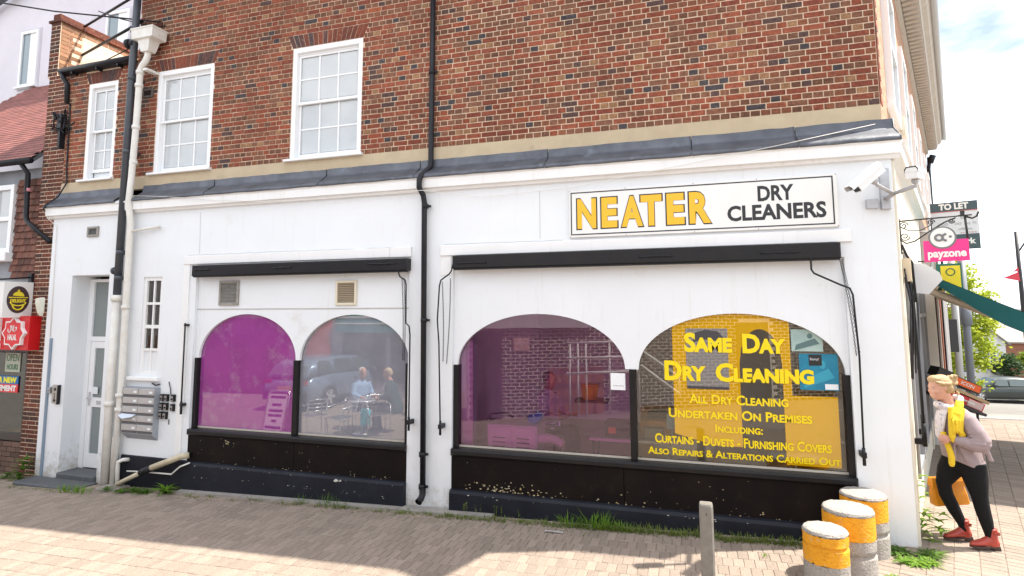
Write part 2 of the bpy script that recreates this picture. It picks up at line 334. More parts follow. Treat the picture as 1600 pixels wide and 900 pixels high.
# --- rendered ground floor wall, cut for door, small window and the two shop fronts
wl = MB()
wl.box(XL, 0, ZB, -12.31, .25, 3.05); wl.box(XL, 0, 3.05, -9.6, .25, 4.06)
wl.box(-11.45, 0, ZB, -10.69, .25, 3.05); wl.box(-10.69, 0, ZB, -10.29, .25, 1.42); wl.box(-10.69, 0, 2.99, -10.29, .25, 3.05); wl.box(-10.29, 0, ZB, -9.6, .25, 3.05)
wl.box(-9.6, 0, 3.0, XR, .25, 4.06); wl.box(-5.87, 0, ZB, -5.22, .25, 3.0)
wl.box(-.54, 0, ZB, XR, .25, 3.0)
wl.add([(XR, 0, ZB), (XR+AS.x*.25, AS.y*.25, ZB), (XR+AS.x*.25, AS.y*.25, 4.06), (XR, 0, 4.06)], [(0, 1, 2, 3)])
wl.box(-12.6, .25, ZB, -12.31, .5, 3.05); wl.box(-11.45, .25, ZB, -11.2, .5, 3.05); wl.box(-12.6, .25, 3.05, -11.2, .5, 3.3)
B(wl, 'rendered_wall', M_WHITE)
# thin crack lines and joints in the render (real grooves shown as dark slivers)
def sliver(pts, wd=.004, y=-.0015):
    m = MB()
    for (x0, z0), (x1, z1) in zip(pts, pts[1:]):
        m.add([(x0, y, z0-wd), (x1, y, z1-wd), (x1, y, z1+wd), (x0, y, z0+wd)], [(0, 1, 2, 3)])
    return m
M_CRACK = mat('hairline_crack', (.36, .34, .31))
def jag(x0, z0, x1, z1, n, a):
    return [(x0+(x1-x0)*i/n, z0+(z1-z0)*i/n+random.uniform(-a, a)) for i in range(n+1)]
for p, wdt in ((jag(-9.8, 3.322, -6.1, 3.31, 40, .006), .0025), (jag(-5.35, 3.32, -3.7, 3.315, 18, .004), .0025), ([(-9.58, 4.0), (-9.56, 3.34)], .003), ([(-4.0, 3.98), (-4.0, 3.34)], .0025)):
    m = MB()
    for (xa, za), (xb, zb_) in zip(p, p[1:]):
        d = Vector((xb-xa, zb_-za)).normalized(); nx, nz_ = -d.y*wdt, d.x*wdt
        m.add([(xa-nx, -.002, za-nz_), (xb-nx, -.002, zb_-nz_), (xb+nx, -.002, zb_+nz_), (xa+nx, -.002, za+nz_)], [(0, 1, 2, 3)])
    B(m, 'crack', M_CRACK)
# --- cornice moulding over the shop fronts, lead flashing, cream band
mo = MB()
def mould_prof(x0, x1):
    prof = [(0, 4.06), (-.045, 4.065), (-.055, 4.10), (-.10, 4.105), (-.105, 4.22), (-.125, 4.235), (-.12, 4.25), (.03, 4.36), (.12, 4.36), (.12, 4.06)]
    mo.loft([[(x0, y, z) for y, z in prof], [(x1, y, z) for y, z in prof]], smooth=False)
mould_prof(-12.93, -11.02); mould_prof(-10.98, .04)
sp = [(0, 4.06), (.055, 4.10), (.10, 4.105), (.105, 4.22), (.125, 4.235), (.12, 4.25), (-.03, 4.36), (-.12, 4.36), (-.12, 4.06)]
o0 = Vector((XR, 0, 0))
mo.loft([[o0+AS*s_+NS*n_+Vector((0, 0, z)) for n_, z in sp] for s_ in (-.02, 5.6)], smooth=False)
B(mo, 'cornice_moulding', M_TRIM)
xs = [-12.95, -11.28, -10.92, -9.4, -7.3, -5.75, -3.9, -2.1, -.95, .05]
for a, b in zip(xs, xs[1:]):
    if a == -11.28: continue
    ld = MB(); n = max(3, int((b-a)/.12)); rows = [(-.130, 4.238), (-.140, 4.25), (-.139, 4.272), (-.118, 4.298), (-.04, 4.352), (.045, 4.412), (.066, 4.432), (.074, 4.485), (.079, 4.54)]
    rg = []
    for i in range(n+1):
        x = a+.004+(b-a-.008)*i/n; rg.append([(x, y+random.uniform(-.004, .004), z+random.uniform(-.005, .005)) for y, z in rows])
    vs = [q for r in rg for q in r]; k = len(rows)
    ld.add(vs, [(i*k+j, (i+1)*k+j, (i+1)*k+j+1, i*k+j+1) for i in range(n) for j in range(k-1)], True)
    ld.tube([(b-.012, -.133, 4.24), (b-.012, -.142, 4.275), (b-.012, -.04, 4.355), (b-.012, .064, 4.432), (b-.012, .076, 4.54)], .006, 6)
    B(ld, 'lead_flashing', M_LEAD)
cb = MB(); cb.box(-12.88, .085, 4.5, -11.26, .2, 4.715); cb.box(-10.93, .085, 4.5, -.066, .2, 4.715); cb.box(-11.26, .10, 4.5, -10.93, .2, 4.715); B(cb, 'cream_band', M_CREAM)
# --- upper wall body (mortar) and bricks in English bond
WIN = [(-8.0, -6.75, 4.745, 6.53, 3), (-10.75, -9.55, 4.745, 6.52, 3), (-12.37, -11.67, 4.745, 6.50, 2)]
H1, H2 = 8.16, 6.77
def hole_spans(z):
    s_ = []
    for x0, x1, z0, z1, n in WIN:
        if z0-.06 < z < z1: s_.append((x0, x1))
        elif z1 <= z < z1+.215:
            t_ = (z-z1)/.215; s_.append((x0-.01-.09*t_, x1+.01+.09*t_))
    return s_
def free(z, a, b):
    segs = [(a, b)]
    for h0, h1 in hole_spans(z):
        ns = []
        for p, q in segs:
            if h1 <= p or h0 >= q: ns.append((p, q)); continue
            if h0 > p: ns.append((p, h0))
            if h1 < q: ns.append((h1, q))
        segs = ns
    return segs
mw = MB()
zs = sorted({4.715, H1, H2} | {w_[2]-.06 for w_ in WIN} | {w_[3] for w_ in WIN})
for za, zb_ in zip(zs, zs[1:]):
    zm = (za+zb_)/2; a = -12.88 if zm < H2 else -11.24
    segs = [(a, -.066)]
    for x0, x1, z0, z1, n in WIN:
        if z0-.06 < zm < z1:
            segs = [t_ for p, q in segs for t_ in ((p, min(q, x0)), (max(p, x1), q)) if t_[1]-t_[0] > .001]
    for p, q in segs: mw.box(p, .0995, za, q, .34, zb_)
B(mw, 'wall_core', M_MORTAR)
bricks = []
row = 0; z = 4.722
while z < H1-.07:
    hdr = row % 2 == 0; L_ = .1125 if hdr else .225; a = -12.88 if z < H2-.07 else -11.24
    off = 0 if hdr else .056
    off += random.uniform(-.006, .006)
    x = -.066-off if off > .02 else -.066
    edges = [-.066]+([x] if x < -.07 else [])
    while x > a: x -= L_+random.uniform(-.003, .003); edges.append(max(x, a))
    for e1, e0 in zip(edges, edges[1:]):
        for p, q in free(z+.033, a, -.066):
            c0, c1 = max(e0, p), min(e1, q)
            if c1-c0 > .03: bricks.append((c0, c1, z, hdr, abs((c1-c0)-L_) < .007))
    z += .075; row += 1
def brick_mesh(name, lx, m, h=.0625, d=.02):
    mb = MB(); l = lx/2-.0062; hh = h/2; b_ = .0035
    mb.add([(-l+b_, 0, -hh+b_), (l-b_, 0, -hh+b_), (l-b_, 0, hh-b_), (-l+b_, 0, hh-b_), (-l, b_, -hh), (l, b_, -hh), (l, b_, hh), (-l, b_, hh), (-l, d, -hh), (l, d, -hh), (l, d, hh), (-l, d, hh)],
           [(0, 1, 2, 3)]+[(i+4*k, i+4*k+4, (i+1) % 4+4*k+4, (i+1) % 4+4*k) for k in (0, 1) for i in range(4)])
    o = mb.build(name, m); me = o.data; bpy.data.objects.remove(o); return me
ME_S = brick_mesh('stretcher', .225, M_STR); ME_H = brick_mesh('header', .1125, M_HDR)
def rank(c):
    p = PX(c)
    if not p or not (-5 < p[0] < 1605 and -3 < p[1] < 903): return 0
    return 1/p[2]
cand = sorted([(rank(((b[0]+b[1])/2, .1, b[2]))*(1 if b[3] else 1.5), i) for i, b in enumerate(bricks) if b[4]], reverse=True)
pick = {i for s_, i in cand[:300] if s_ > 0}
st = MB()
for i, (x0, x1, z, hdr, full) in enumerate(bricks):
    jy = random.uniform(-.0025, .0025); jz = random.uniform(-.0015, .0015)
    c = Vector(((x0+x1)/2, .0935+jy, z+.0325+jz))
    if i in pick: inst(ME_H if hdr else ME_S, 'brick', c, bld, rot=(0, random.uniform(-.006, .006), 0))
    else:
        st.m = 1 if hdr else 0
        l = (x1-x0)/2-.0062; hh = .0312; t_ = random.uniform(-.0012, .0012)
        st.add([c+Vector(q) for q in ((-l, 0, -hh-t_), (l, 0, -hh+t_), (l, 0, hh+t_), (-l, 0, hh-t_), (-l, .02, -hh), (l, .02, -hh), (l, .02, hh), (-l, .02, hh))],
               [(0, 1, 2, 3), (0, 4, 5, 1), (1, 5, 6, 2), (2, 6, 7, 3), (3, 7, 4, 0)])
o = B(st, 'brickwork', [M_STR, M_HDR]); o['kind'] = 'stuff'
# --- flat gauged arches of upright bricks
for x0, x1, z0, z1, n in WIN:
    k = 9 if n == 2 else 16
    for i in range(k):
        t0, t1 = i/k, (i+1)/k; a0, a1 = x0-.01+(x1-x0+.02)*t0, x0-.01+(x1-x0+.02)*t1; b0, b1 = x0-.10+(x1-x0+.20)*t0, x0-.10+(x1-x0+.20)*t1
        q = MB(); y = .094+random.uniform(-.002, .002); g = .005
        q.prism([(a0+g, z1+.004), (a1-g, z1+.004), (b1-g, z1+.208), (b0+g, z1+.208)], y, .115); B(q, 'lintel_brick', M_LINT)
# --- sash windows of the upper floor
def sash_window(x0, x1, z0, z1, ncol, gap):
    y = .10; f = MB(); fw = .075
    f.box(x0, y, z0, x0+fw, y+.12, z1, .006); f.box(x1-fw, y, z0, x1, y+.12, z1, .006); f.box(x0+fw, y, z1-.085, x1-fw, y+.12, z1, .006)
    f.box(x0+fw, y+.045, z1-.115, x1-fw, y+.10, z1-.085); f.box(x0+fw, y+.05, z0, x1-fw, y+.14, z0+.035)
    w_ = B(f, 'sash_window', M_UPVC)
    s_ = MB(); s_.box(x0-.075, y-.075, z0-.04, x1+.05, y+.10, z0, .008); B(s_, 'sill', M_UPVC, w_)
    zm = (z0+z1)/2+.005; ix0, ix1 = x0+fw, x1-fw
    nrow = 2
    for up in (1, 0):
        ya = y+.05 if up else y+.085
        za, zb_ = (zm-.02, z1-.115) if up else (z0+.035+gap, zm+.02)
        q = MB(); st_ = .04; rb = .045 if up else .06
        q.box(ix0, ya, za, ix0+st_, ya+.035, zb_, .004); q.box(ix1-st_, ya, za, ix1, ya+.035, zb_, .004)
        q.box(ix0+st_, ya, za, ix1-st_, ya+.035, za+rb, .004); q.box(ix0+st_, ya, zb_-.035, ix1-st_, ya+.035, zb_, .004)
        if up:
            q.box(ix0-.003, ya-.012, za-.004, ix0+.035, ya, za+.03); q.box(ix1-.035, ya-.012, za-.004, ix1+.003, ya, za+.03)
        B(q, 'sash', M_UPVC, w_)
        px0, px1, pz0, pz1 = ix0+st_, ix1-st_, za+rb, zb_-.035
        for i in range(1, ncol):
            q = MB(); xc = px0+(px1-px0)*i/ncol; q.box(xc-.011, ya+.004, pz0, xc+.011, ya+.03, pz1); B(q, 'glazing_bar', M_UPVC, w_)
        q = MB(); zc = (pz0+pz1)/2; q.box(px0, ya+.0055, zc-.011, px1, ya+.0285, zc+.011); B(q, 'glazing_bar', M_UPVC, w_)
        for i in range(ncol):
            for j in range(nrow):
                a, b = px0+(px1-px0)*i/ncol+.011, px0+(px1-px0)*(i+1)/ncol-.011; c, d = pz0+(pz1-pz0)*j/nrow+.011, pz0+(pz1-pz0)*(j+1)/nrow-.011
                q = MB(); dy = random.uniform(0, .002); q.add([(a, ya+.014, c), (b, ya+.014+dy, c), (b, ya+.014, d), (a, ya+.014+dy, d)], [(0, 1, 2, 3)]); B(q, 'pane', G_UP, w_)
    q = MB(); q.add([(ix0, y+.135, z0+.02), (ix1, y+.135, z0+.02), (ix1, y+.135, z1-.1), (ix0, y+.135, z1-.1)], [(0, 1, 2, 3)]); B(q, 'blind', M_BLIND, w_)
for i, (x0, x1, z0, z1, n) in enumerate(WIN): sash_window(x0, x1, z0, z1, n, .11 if n == 2 else 0)
# --- side wall upstairs, eaves cornice with dentils, roof
U0 = Vector((-.062, .10, 0))
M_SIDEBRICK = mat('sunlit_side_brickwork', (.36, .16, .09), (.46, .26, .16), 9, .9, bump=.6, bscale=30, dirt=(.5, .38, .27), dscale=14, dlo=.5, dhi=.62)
sw = MB(); SL = 17.0
def SP(s_, n_, z, o=U0): return o+AS*s_+NS*n_+Vector((0, 0, z))
sw.add([SP(0, 0, 4.3), SP(SL, 0, 4.3), SP(SL, 0, 8.1), SP(0, 0, 8.1), SP(0, -.3, 4.3), SP(SL, -.3, 4.3), SP(SL, -.3, 8.1), SP(0, -.3, 8.1)], [(0, 1, 2, 3), (1, 5, 6, 2), (4, 7, 6, 5), (3, 2, 6, 7)])
B(sw, 'side_brick_wall', M_SIDEBRICK)
qn = MB()
for k in range(22):           # brick returns of the sunlit corner, course by course
    z = 4.75+.15*k; qn.obox(SP(.11, .002, z+.033), AS*.105, NS*.006, Vector((0, 0, .033))); qn.obox(SP(.055, .002, z+.108), AS*.05, NS*.006, Vector((0, 0, .033)))
o = B(qn, 'quoin_bricks', M_STR); o['kind'] = 'stuff'
for s0 in (1.0, 3.6, 6.3, 9.0, 11.8, 14.6):    # tall sash windows along the side street
    q = MB(); z0, z1, wd = 5.0, 6.75, 1.15
    for sa, sb, za, zb_ in ((s0, s0+.1, z0, z1), (s0+wd-.1, s0+wd, z0, z1), (s0+.1, s0+wd-.1, z1-.1, z1), (s0+.1, s0+wd-.1, (z0+z1)/2-.03, (z0+z1)/2+.03), (s0-.08, s0+wd+.08, z0-.06, z0)):
        q.obox(SP((sa+sb)/2, .03, (za+zb_)/2), AS*((sb-sa)/2), NS*.05, Vector((0, 0, (zb_-za)/2)))
    w_ = B(q, 'side_window', M_UPVC)
    q = MB(); q.add([SP(s0+.1, .012, z0), SP(s0+wd-.1, .012, z0), SP(s0+wd-.1, .012, z1-.1), SP(s0+.1, .012, z1-.1)], [(0, 1, 2, 3)]); B(q, 'pane', mat('dim_side_glass', (.25, .28, .31), rough=.1), w_)
M_EAVE = mat('painted_eaves', (.56, .51, .45), (.48, .43, .38), 5, .6, dirt=(.3, .26, .22), dscale=5, dlo=.62, dhi=.8)
ev = MB(); prof = [(0, 7.86), (.06, 7.88), (.09, 8.04), (.34, 8.06), (.36, 8.16), (.44, 8.2), (.50, 8.34), (.50, 8.40), (-.3, 8.44), (-.3, 7.86)]
ev.loft([[SP(s_, n_, z) for n_, z in prof] for s_ in (-.35, SL+.1)], smooth=False); B(ev, 'eaves_cornice', M_EAVE)
for i in range(80):
    q = MB(); s_ = -.2+i*.215; q.obox(SP(s_, .205, 8.00), AS*.055, NS*.115, Vector((0, 0, .055))); B(q, 'dentil', M_EAVE)
gt = MB(); gt.tube([SP(-.4, .55, 8.36), SP(SL+.15, .55, 8.36)], .065, 10); B(gt, 'side_gutter', mat('pale_grey_gutter', (.52, .54, .56), rough=.4))
rf = MB(); M_ROOF = mat('roof_slates', (.10, .09, .09), (.14, .12, .11), 8, .8, bump=.4)
P_ = SP(SL, 0, 0)
rf.add([(-11.3, -.28, 8.2), (.35, -.28, 8.2), (P_.x+.4, P_.y, 8.42), (-11.3, 12, 8.42), (-7, 5.5, 11.2), (-2, 5.5, 11.2)], [(0, 1, 5, 4), (1, 2, 5), (2, 3, 4, 5), (3, 0, 4)])
rf.box(-11.3, -.3, 8.10, .12, .3, 8.2)
B(rf, 'roof', M_ROOF)
bw = MB(); bw.box(-11.24, .34, 4.3, -11.0, 11.5, 8.15); bw.box(-12.88, .34, 6.70, -11.24, 11, 6.77); bw.box(-12.88, 11.2, -.6, 3.9, 11.5, 8.15); bw.box(-12.88, .3, -.6, -12.62, 11.2, 6.7)
B(bw, 'rear_walls', M_SIDEBRICK)
# --- door recess
dr = MB(); DY = .32
dr.box(-12.31, DY, ZB, -12.21, DY+.06, 3.0); dr.box(-11.5, DY, ZB, -11.45, DY+.06, 3.0); dr.box(-12.21, DY, 2.95, -11.5, DY+.06, 3.0); dr.box(-12.21, DY, 1.92, -11.5, DY+.06, 2.0)
dfr = B(dr, 'door_frame', M_UPVC)
q = MB(); q.box(-12.21, DY+.03, 2.0, -11.5, DY+.04, 2.95); B(q, 'fanlight', G_DOOR, dfr)
dl = MB(); zb0 = -.21
dl.box(-12.205, DY+.005, zb0, -12.10, DY+.05, 1.915); dl.box(-11.6, DY+.005, zb0, -11.505, DY+.05, 1.915); dl.box(-12.10, DY+.005, 1.80, -11.6, DY+.05, 1.915); dl.box(-12.10, DY+.005, zb0, -11.6, DY+.05, .02); dl.box(-12.10, DY+.005, .80, -11.6, DY+.05, .96)
door = B(dl, 'door', M_UPVC)
q = MB(); q.box(-12.10, DY+.025, .02, -11.6, DY+.035, .80); B(q, 'door_pane', G_DOOR, door)
q = MB(); q.box(-12.10, DY+.025, .96, -11.6, DY+.035, 1.80); B(q, 'door_pane', G_DOOR, door)
q = MB(); q.box(-11.98, DY-.008, .85, -11.72, DY+.005, .91, .004); B(q, 'letter_slot', mat('satin_aluminium', (.6, .6, .62), rough=.3, metal=.7), door)
q = MB(); q.tube([(-12.15, DY+.005, .95), (-12.15, DY-.045, .95), (-12.06, DY-.045, .95)], .012, 8); q.box(-12.175, DY-.008, .82, -12.125, DY+.005, 1.05, .004); B(q, 'handle', MATS['satin_aluminium'], door)
q = MB(); q.box(-12.10, DY-.003, 1.02, -11.97, DY+.003, 1.14); q.box(-11.75, DY+.018, 1.12, -11.63, DY+.021, 1.30); B(q, 'notice', mat('white_paper', (.75, .78, .8), rough=.7), door)
q = MB(); q.box(-12.31, -.04, ZB, -11.45, DY, -.225, .015); B(q, 'door_step', M_GREYSTONE)
q = MB(); q.box(-12.31, DY+.07, -.3, -11.45, DY+.075, 3.0); B(q, 'hall_darkness_sheet', mat('hall_darkness', (.22, .24, .25), rough=.9))  # flat grey sheet paints the unlit hall behind the door glass
# --- small cloakroom window with blocked lower panes
q = MB(); x0, x1, z0, z1 = -10.69, -10.29, 1.42, 2.99
y = .025
q.box(x0, y, z0, x0+.055, y+.08, z1); q.box(x1-.055, y, z0, x1, y+.08, z1); q.box(x0+.055, y, z1-.06, x1-.055, y+.08, z1); q.box(x0+.055, y, z0, x1-.055, y+.08, z0+.05)
q.box(x0+.055, y+.005, 1.80, x1-.055, y+.07, 1.84); q.box(x0+.055, y+.012, 2.16, x1-.055, y+.07, 2.215); q.box(x0+.055, y+.01, 2.54, x1-.055, y+.06, 2.58); q.box(-10.503, y+.008, z0+.05, -10.477, y+.06, z1-.06)
sm = B(q, 'small_sash_window', M_TRIM)
for za, zb_ in ((1.84, 2.16), (2.215, 2.54), (2.58, 2.93)):
    for xa, xb in ((x0+.055, -10.503), (-10.477, x1-.055)):
        q = MB(); q.add([(xa, y+.035, za), (xb, y+.035, za), (xb, y+.035, zb_), (xa, y+.035, zb_)], [(0, 1, 2, 3)]); B(q, 'pane', G_AMBER, sm)
for xa, xb in ((x0+.055, -10.503), (-10.477, x1-.055)):
    q = MB(); q.box(xa, y+.03, 1.47, xb, y+.05, 1.80); B(q, 'painted_panel', M_WHITE, sm)
q = MB(); q.box(-10.86, -.07, 1.335, -10.22, .03, 1.395, .01); B(q, 'sill', M_TRIM, sm)
q = MB(); q.add([(x0, .2, z0), (x1, .2, z0), (x1, .2, z1), (x0, .2, z1)], [(0, 1, 2, 3)]); B(q, 'room_darkness_sheet', mat('room_darkness', (.10, .10, .095), rough=.9), sm)  # flat dark sheet paints the unlit room behind the panes
q = MB(); q.box(-10.92, -.03, ZB, -9.62, 0, .165, .012); B(q, 'painted_plinth', M_PLINTH)
# --- shop fronts
def arch_panel(x0, x1, arches, zt=3.02, y=.055, zs=1.71, th=.045):
    """white board with elliptical heads cut out of it"""
    mb = MB(); xs_ = [x0]
    for cx, hw, rise in arches:
        xs_ += [cx-hw*math.cos(math.pi*i/36) for i in range(37)]
    xs_ += [x1]
    def zlow(x):
        for cx, hw, rise in arches:
            if cx-hw-1e-6 <= x <= cx+hw+1e-6: return zs+rise*math.sqrt(max(0, 1-((x-cx)/hw)**2))
        return zs
    for a, b in zip(xs_, xs_[1:]):
        if b-a < 1e-6: continue
        za, zb_ = zlow(a+1e-7), zlow(b-1e-7)
        if not any(cx-hw-1e-6 <= (a+b)/2 <= cx+hw+1e-6 for cx, hw, r in arches): za = zb_ = zs
        mb.add([(a, y, za), (b, y, zb_), (b, y, zt), (a, y, zt), (a, y+th, za), (b, y+th, zb_)], [(0, 1, 2, 3), (0, 4, 5, 1)])
    return mb
SHOP = [(-9.6, -5.87, [(-8.63, .90, .675), (-6.77, .89, .665)], -7.72), (-5.22, -.54, [(-4.06, 1.10, .67), (-1.69, 1.11, .67)], -2.875)]
for x0, x1, ar, xm in SHOP:
    B(arch_panel(x0+.001, x1-.001, ar), 'arch_panel', M_WHITE)
    f = MB(); y0, y1 = .045, .16
    f.box(x0+.003, y0, .64, x0+.066, y1, 1.708); B(f, 'window_post', M_BLACK)
    f = MB(); f.box(x1-.06, y0, .64, x1-.003, y1, 1.708); B(f, 'window_post', M_BLACK)
    f = MB(); f.box(xm-.038, y0, .64, xm+.038, y1, 1.708); B(f, 'mullion', M_BLACK)
    f = MB(); f.box(x0+.002, -.055, .555, x1-.002, .16, .638, .02); B(f, 'window_sill', M_BLACK)
    f = MB(); f.box(x0+.066, .105, .64, x1-.06, .12, .665); B(f, 'sill_bead', mat('pale_glazing_bead', (.55, .5, .42), rough=.5) if x0 > -6 else mat('pale_glazing_bead', (.55, .5, .42), rough=.5))
    # riser boards with butt joints
    n = 2; xsb = [x0+.002]+[x0+(x1-x0)*t_ for t_ in ((.52,) if x0 < -6 else (.475,))]+[x1-.002]
    for a, b in zip(xsb, xsb[1:]):
        f = MB(); f.box(a+.002, -.01, .10, b-.002, .1, .553, .004); B(f, 'riser_board', M_RISER)
    f = MB(); zt = .155 if x0 < -6 else .125
    prof = [(-.075, ZB), (-.075, zt-.035), (-.055, zt), (.0, zt+.012), (.0, ZB)]
    f.loft([[(x0+.002, y, z) for y, z in prof], [(x1-.002, y, z) for y, z in prof]], smooth=False); B(f, 'painted_plinth', M_PLINTH)
# flaked paint on the riser boards: thin chips of bare yellow primer
M_CHIP = mat('bare_primer_chip', (.55, .42, .16), (.6, .55, .42), 30, .8)
ch = MB()
def chip(x, z, r, y=-.0125):
    k = random.randint(5, 7); ch.add([(x+r*random.uniform(.4, 1.3)*1.6*math.cos(6.283*i/k), y, z+r*random.uniform(.4, 1)*math.sin(6.283*i/k)) for i in range(k)], [tuple(range(k))])
for i in range(70): chip(random.gauss(-4.55, .28), .125+abs(random.gauss(0, .05))+.02, random.uniform(.003, .011))
for i in range(36): chip(random.uniform(-5.1, -1.2), .135+abs(random.gauss(0, .03)), random.uniform(.002, .009))
for i in range(26): chip(random.uniform(-5.1, -.7), random.uniform(.15, .53), random.uniform(.001, .005))
for i in range(14): chip(random.gauss(-8.83, .05), random.gauss(.475, .03), random.uniform(.003, .01))
for i in range(34): chip(random.uniform(-9.4, -6), .168+abs(random.gauss(0, .012)), random.uniform(.002, .007))
for i in range(25): chip(random.uniform(-9.4, -6), random.uniform(.18, .53), random.uniform(.001, .005))
o = B(ch, 'paint_chips', M_CHIP); o['kind'] = 'stuff'
ch = MB()
for i in range(22): chip(random.uniform(-9.4, -5.95), .03+random.gauss(0, .012)-.06, random.uniform(.002, .008), -.0775)
for i in range(34):
    x = random.uniform(-9.4, -5.95) if i % 2 else random.uniform(-5.1, -1.5); chip(x, (.12 if i % 2 else .09)+random.gauss(0, .008), random.uniform(.002, .01), -.0775)
chip(-6.9, .115, .03, -.0775); chip(-6.84, .112, .02, -.0775)
o = B(ch, 'plinth_chips', mat('pale_chip', (.55, .53, .48), rough=.8)); o['kind'] = 'stuff'
def arch_pane(name, cx, hw, rise, xa, xb, g, y=.11, zs=1.71, z0=.66):
    pts = [(xa, z0), (xb, z0), (xb, zs)]+[(cx+hw*math.cos(math.pi*i/32), zs+rise*math.sin(math.pi*i/32)) for i in range(33)]+[(xa, zs)]
    m = MB(); m.add([(x, y, z) for x, z in pts], [tuple(range(len(pts)))]); return B(m, name, g)
arch_pane('purple_shop_window', -8.63, .93, .70, -9.545, -7.75, G_PURPLE1)
arch_pane('grey_shop_window', -6.77, .93, .70, -7.69, -5.92, G_GREY)
arch_pane('violet_shop_window', -4.06, 1.13, .70, -5.165, -2.90, G_PURPLE2)
arch_pane('clear_shop_window', -1.69, 1.14, .70, -2.845, -.595, G_AMBER)
# --- white trim strips above awning boxes
f = MB(); f.box(-9.84, -.035, 3.17, -6.16, 0, 3.305, .005); f.box(-6.155, -.037, 3.168, -5.83, 0, 3.307, .005); f.box(-9.84, -.02, ZB+.6, -9.72, 0, 3.17)
B(f, 'trim_board', M_TRIM)
f = MB(); f.box(-5.39, -.035, 3.165, -.46, 0, 3.305, .005); f.box(-5.39, -.012, 2.9, -5.24, 0, 3.165); B(f, 'trim_board', M_TRIM)
f = MB(); f.box(-9.62, .049, 2.455, -5.9, .054, 2.47); B(f, 'panel_joint', mat('joint_shadow_line', (.45, .43, .4)))
# --- interior room behind the glass
M_IN = mat('interior_wall_paint', (.80, .76, .72), (.74, .70, .66), 2, .8)
q = MB(); q.box(-9.7, 5.6, -.5, 1.75, 5.7, 3.3); q.box(-9.75, .3, -.5, -9.65, 5.6, 3.3); q.box(-5.62, .3, -.5, -5.5, 5.6, 3.3); B(q, 'interior_wall', M_IN)
def slab(z0, z1, xl):
    m = MB(); p = [(xl, .26), (-.30, .26), (1.70, 5.65), (xl, 5.65)]
    return m.add([(x, y, z0) for x, y in p]+[(x, y, z1) for x, y in p], [(3, 2, 1, 0), (4, 5, 6, 7)]+[(i, (i+1) % 4, (i+1) % 4+4, i+4) for i in range(4)])
B(slab(-.5, .06, -9.7), 'interior_floor', mat('brown_floor_tiles', (.22, .17, .12), (.28, .22, .16), 4, .5))
B(slab(3.3, 3.4, -12.6), 'ceiling', M_IN)
# --- side street shop front of the same building (sunlit)
S0 = Vector((XR, 0, 0))
def SB(mb, s0, s1, n0, n1, z0, z1): mb.obox(S0+AS*((s0+s1)/2)+NS*((n0+n1)/2)+Vector((0, 0, (z0+z1)/2)), AS*((s1-s0)/2), NS*((n1-n0)/2), Vector((0, 0, (z1-z0)/2)))
q = MB(); SB(q, .25, .75, -.2, 0, ZB, 4.06); SB(q, .75, 5.6, -.25, 0, 3.1, 4.06); SB(q, 5.2, 5.6, -.25, 0, ZB, 3.1); SB(q, .75, 5.2, -.2, -.02, ZB, .5); SB(q, .03, .10, 0, .025, ZB, 4.05)
B(q, 'side_rendered_wall', mat('sunlit_cream_render', (.74, .69, .58), (.66, .60, .49), 3, .7, bump=.2, dirt=(.45, .40, .32), dscale=3, dlo=.6, dhi=.8))
q = MB()
for s_ in (.80, 1.9, 3.0, 4.1, 5.15): SB(q, s_-.03, s_+.03, -.06, .03, .5, 3.1)
SB(q, .75, 5.2, -.06, .02, .5, .56); SB(q, .75, 5.2, -.06, .02, 2.3, 2.36)
B(q, 'side_window_frame', mat('grey_shopfront_frame', (.33, .34, .36), rough=.45))
q = MB(); q.add([S0+AS*.8-NS*.03+Vector((0, 0, .55)), S0+AS*5.2-NS*.03+Vector((0, 0, .55)), S0+AS*5.2-NS*.03+Vector((0, 0, 3.1)), S0+AS*.8-NS*.03+Vector((0, 0, 3.1))], [(0, 1, 2, 3)]); B(q, 'side_window_pane', G_CLEAR)
q = MB(); SB(q, 5.6, SL+.1, -.3, 0, ZB, 4.3); B(q, 'far_side_wall', mat('brown_far_shopfront', (.13, .085, .06), (.09, .07, .055), 3, .7))
for s_, m_, w_ in ((5.75, M_TRIM, .10), (6.5, MATS['brown_far_shopfront'], .12), (7.4, M_TRIM, .08), (8.4, mat('red_brown_post', (.36, .13, .08), rough=.7), .14), (9.6, M_PIPE, .07), (10.8, M_TRIM, .08), (12.5, M_TRIM, .1)):
    q = MB(); SB(q, s_-w_, s_+w_, 0, .06+.015*s_, ZB, 3.2); B(q, 'shopfront_post', m_)
# ================================================================== THINGS FIXED TO THE FACADE
M_SIGNW = mat('white_sign_board', (.80, .80, .78), (.76, .75, .72), 2, .35)
M_INK = mat('black_sign_lettering', (.014, .014, .016), rough=.4)
M_YELLOW = mat('yellow_sign_lettering', (.86, .47, .012), rough=.4)
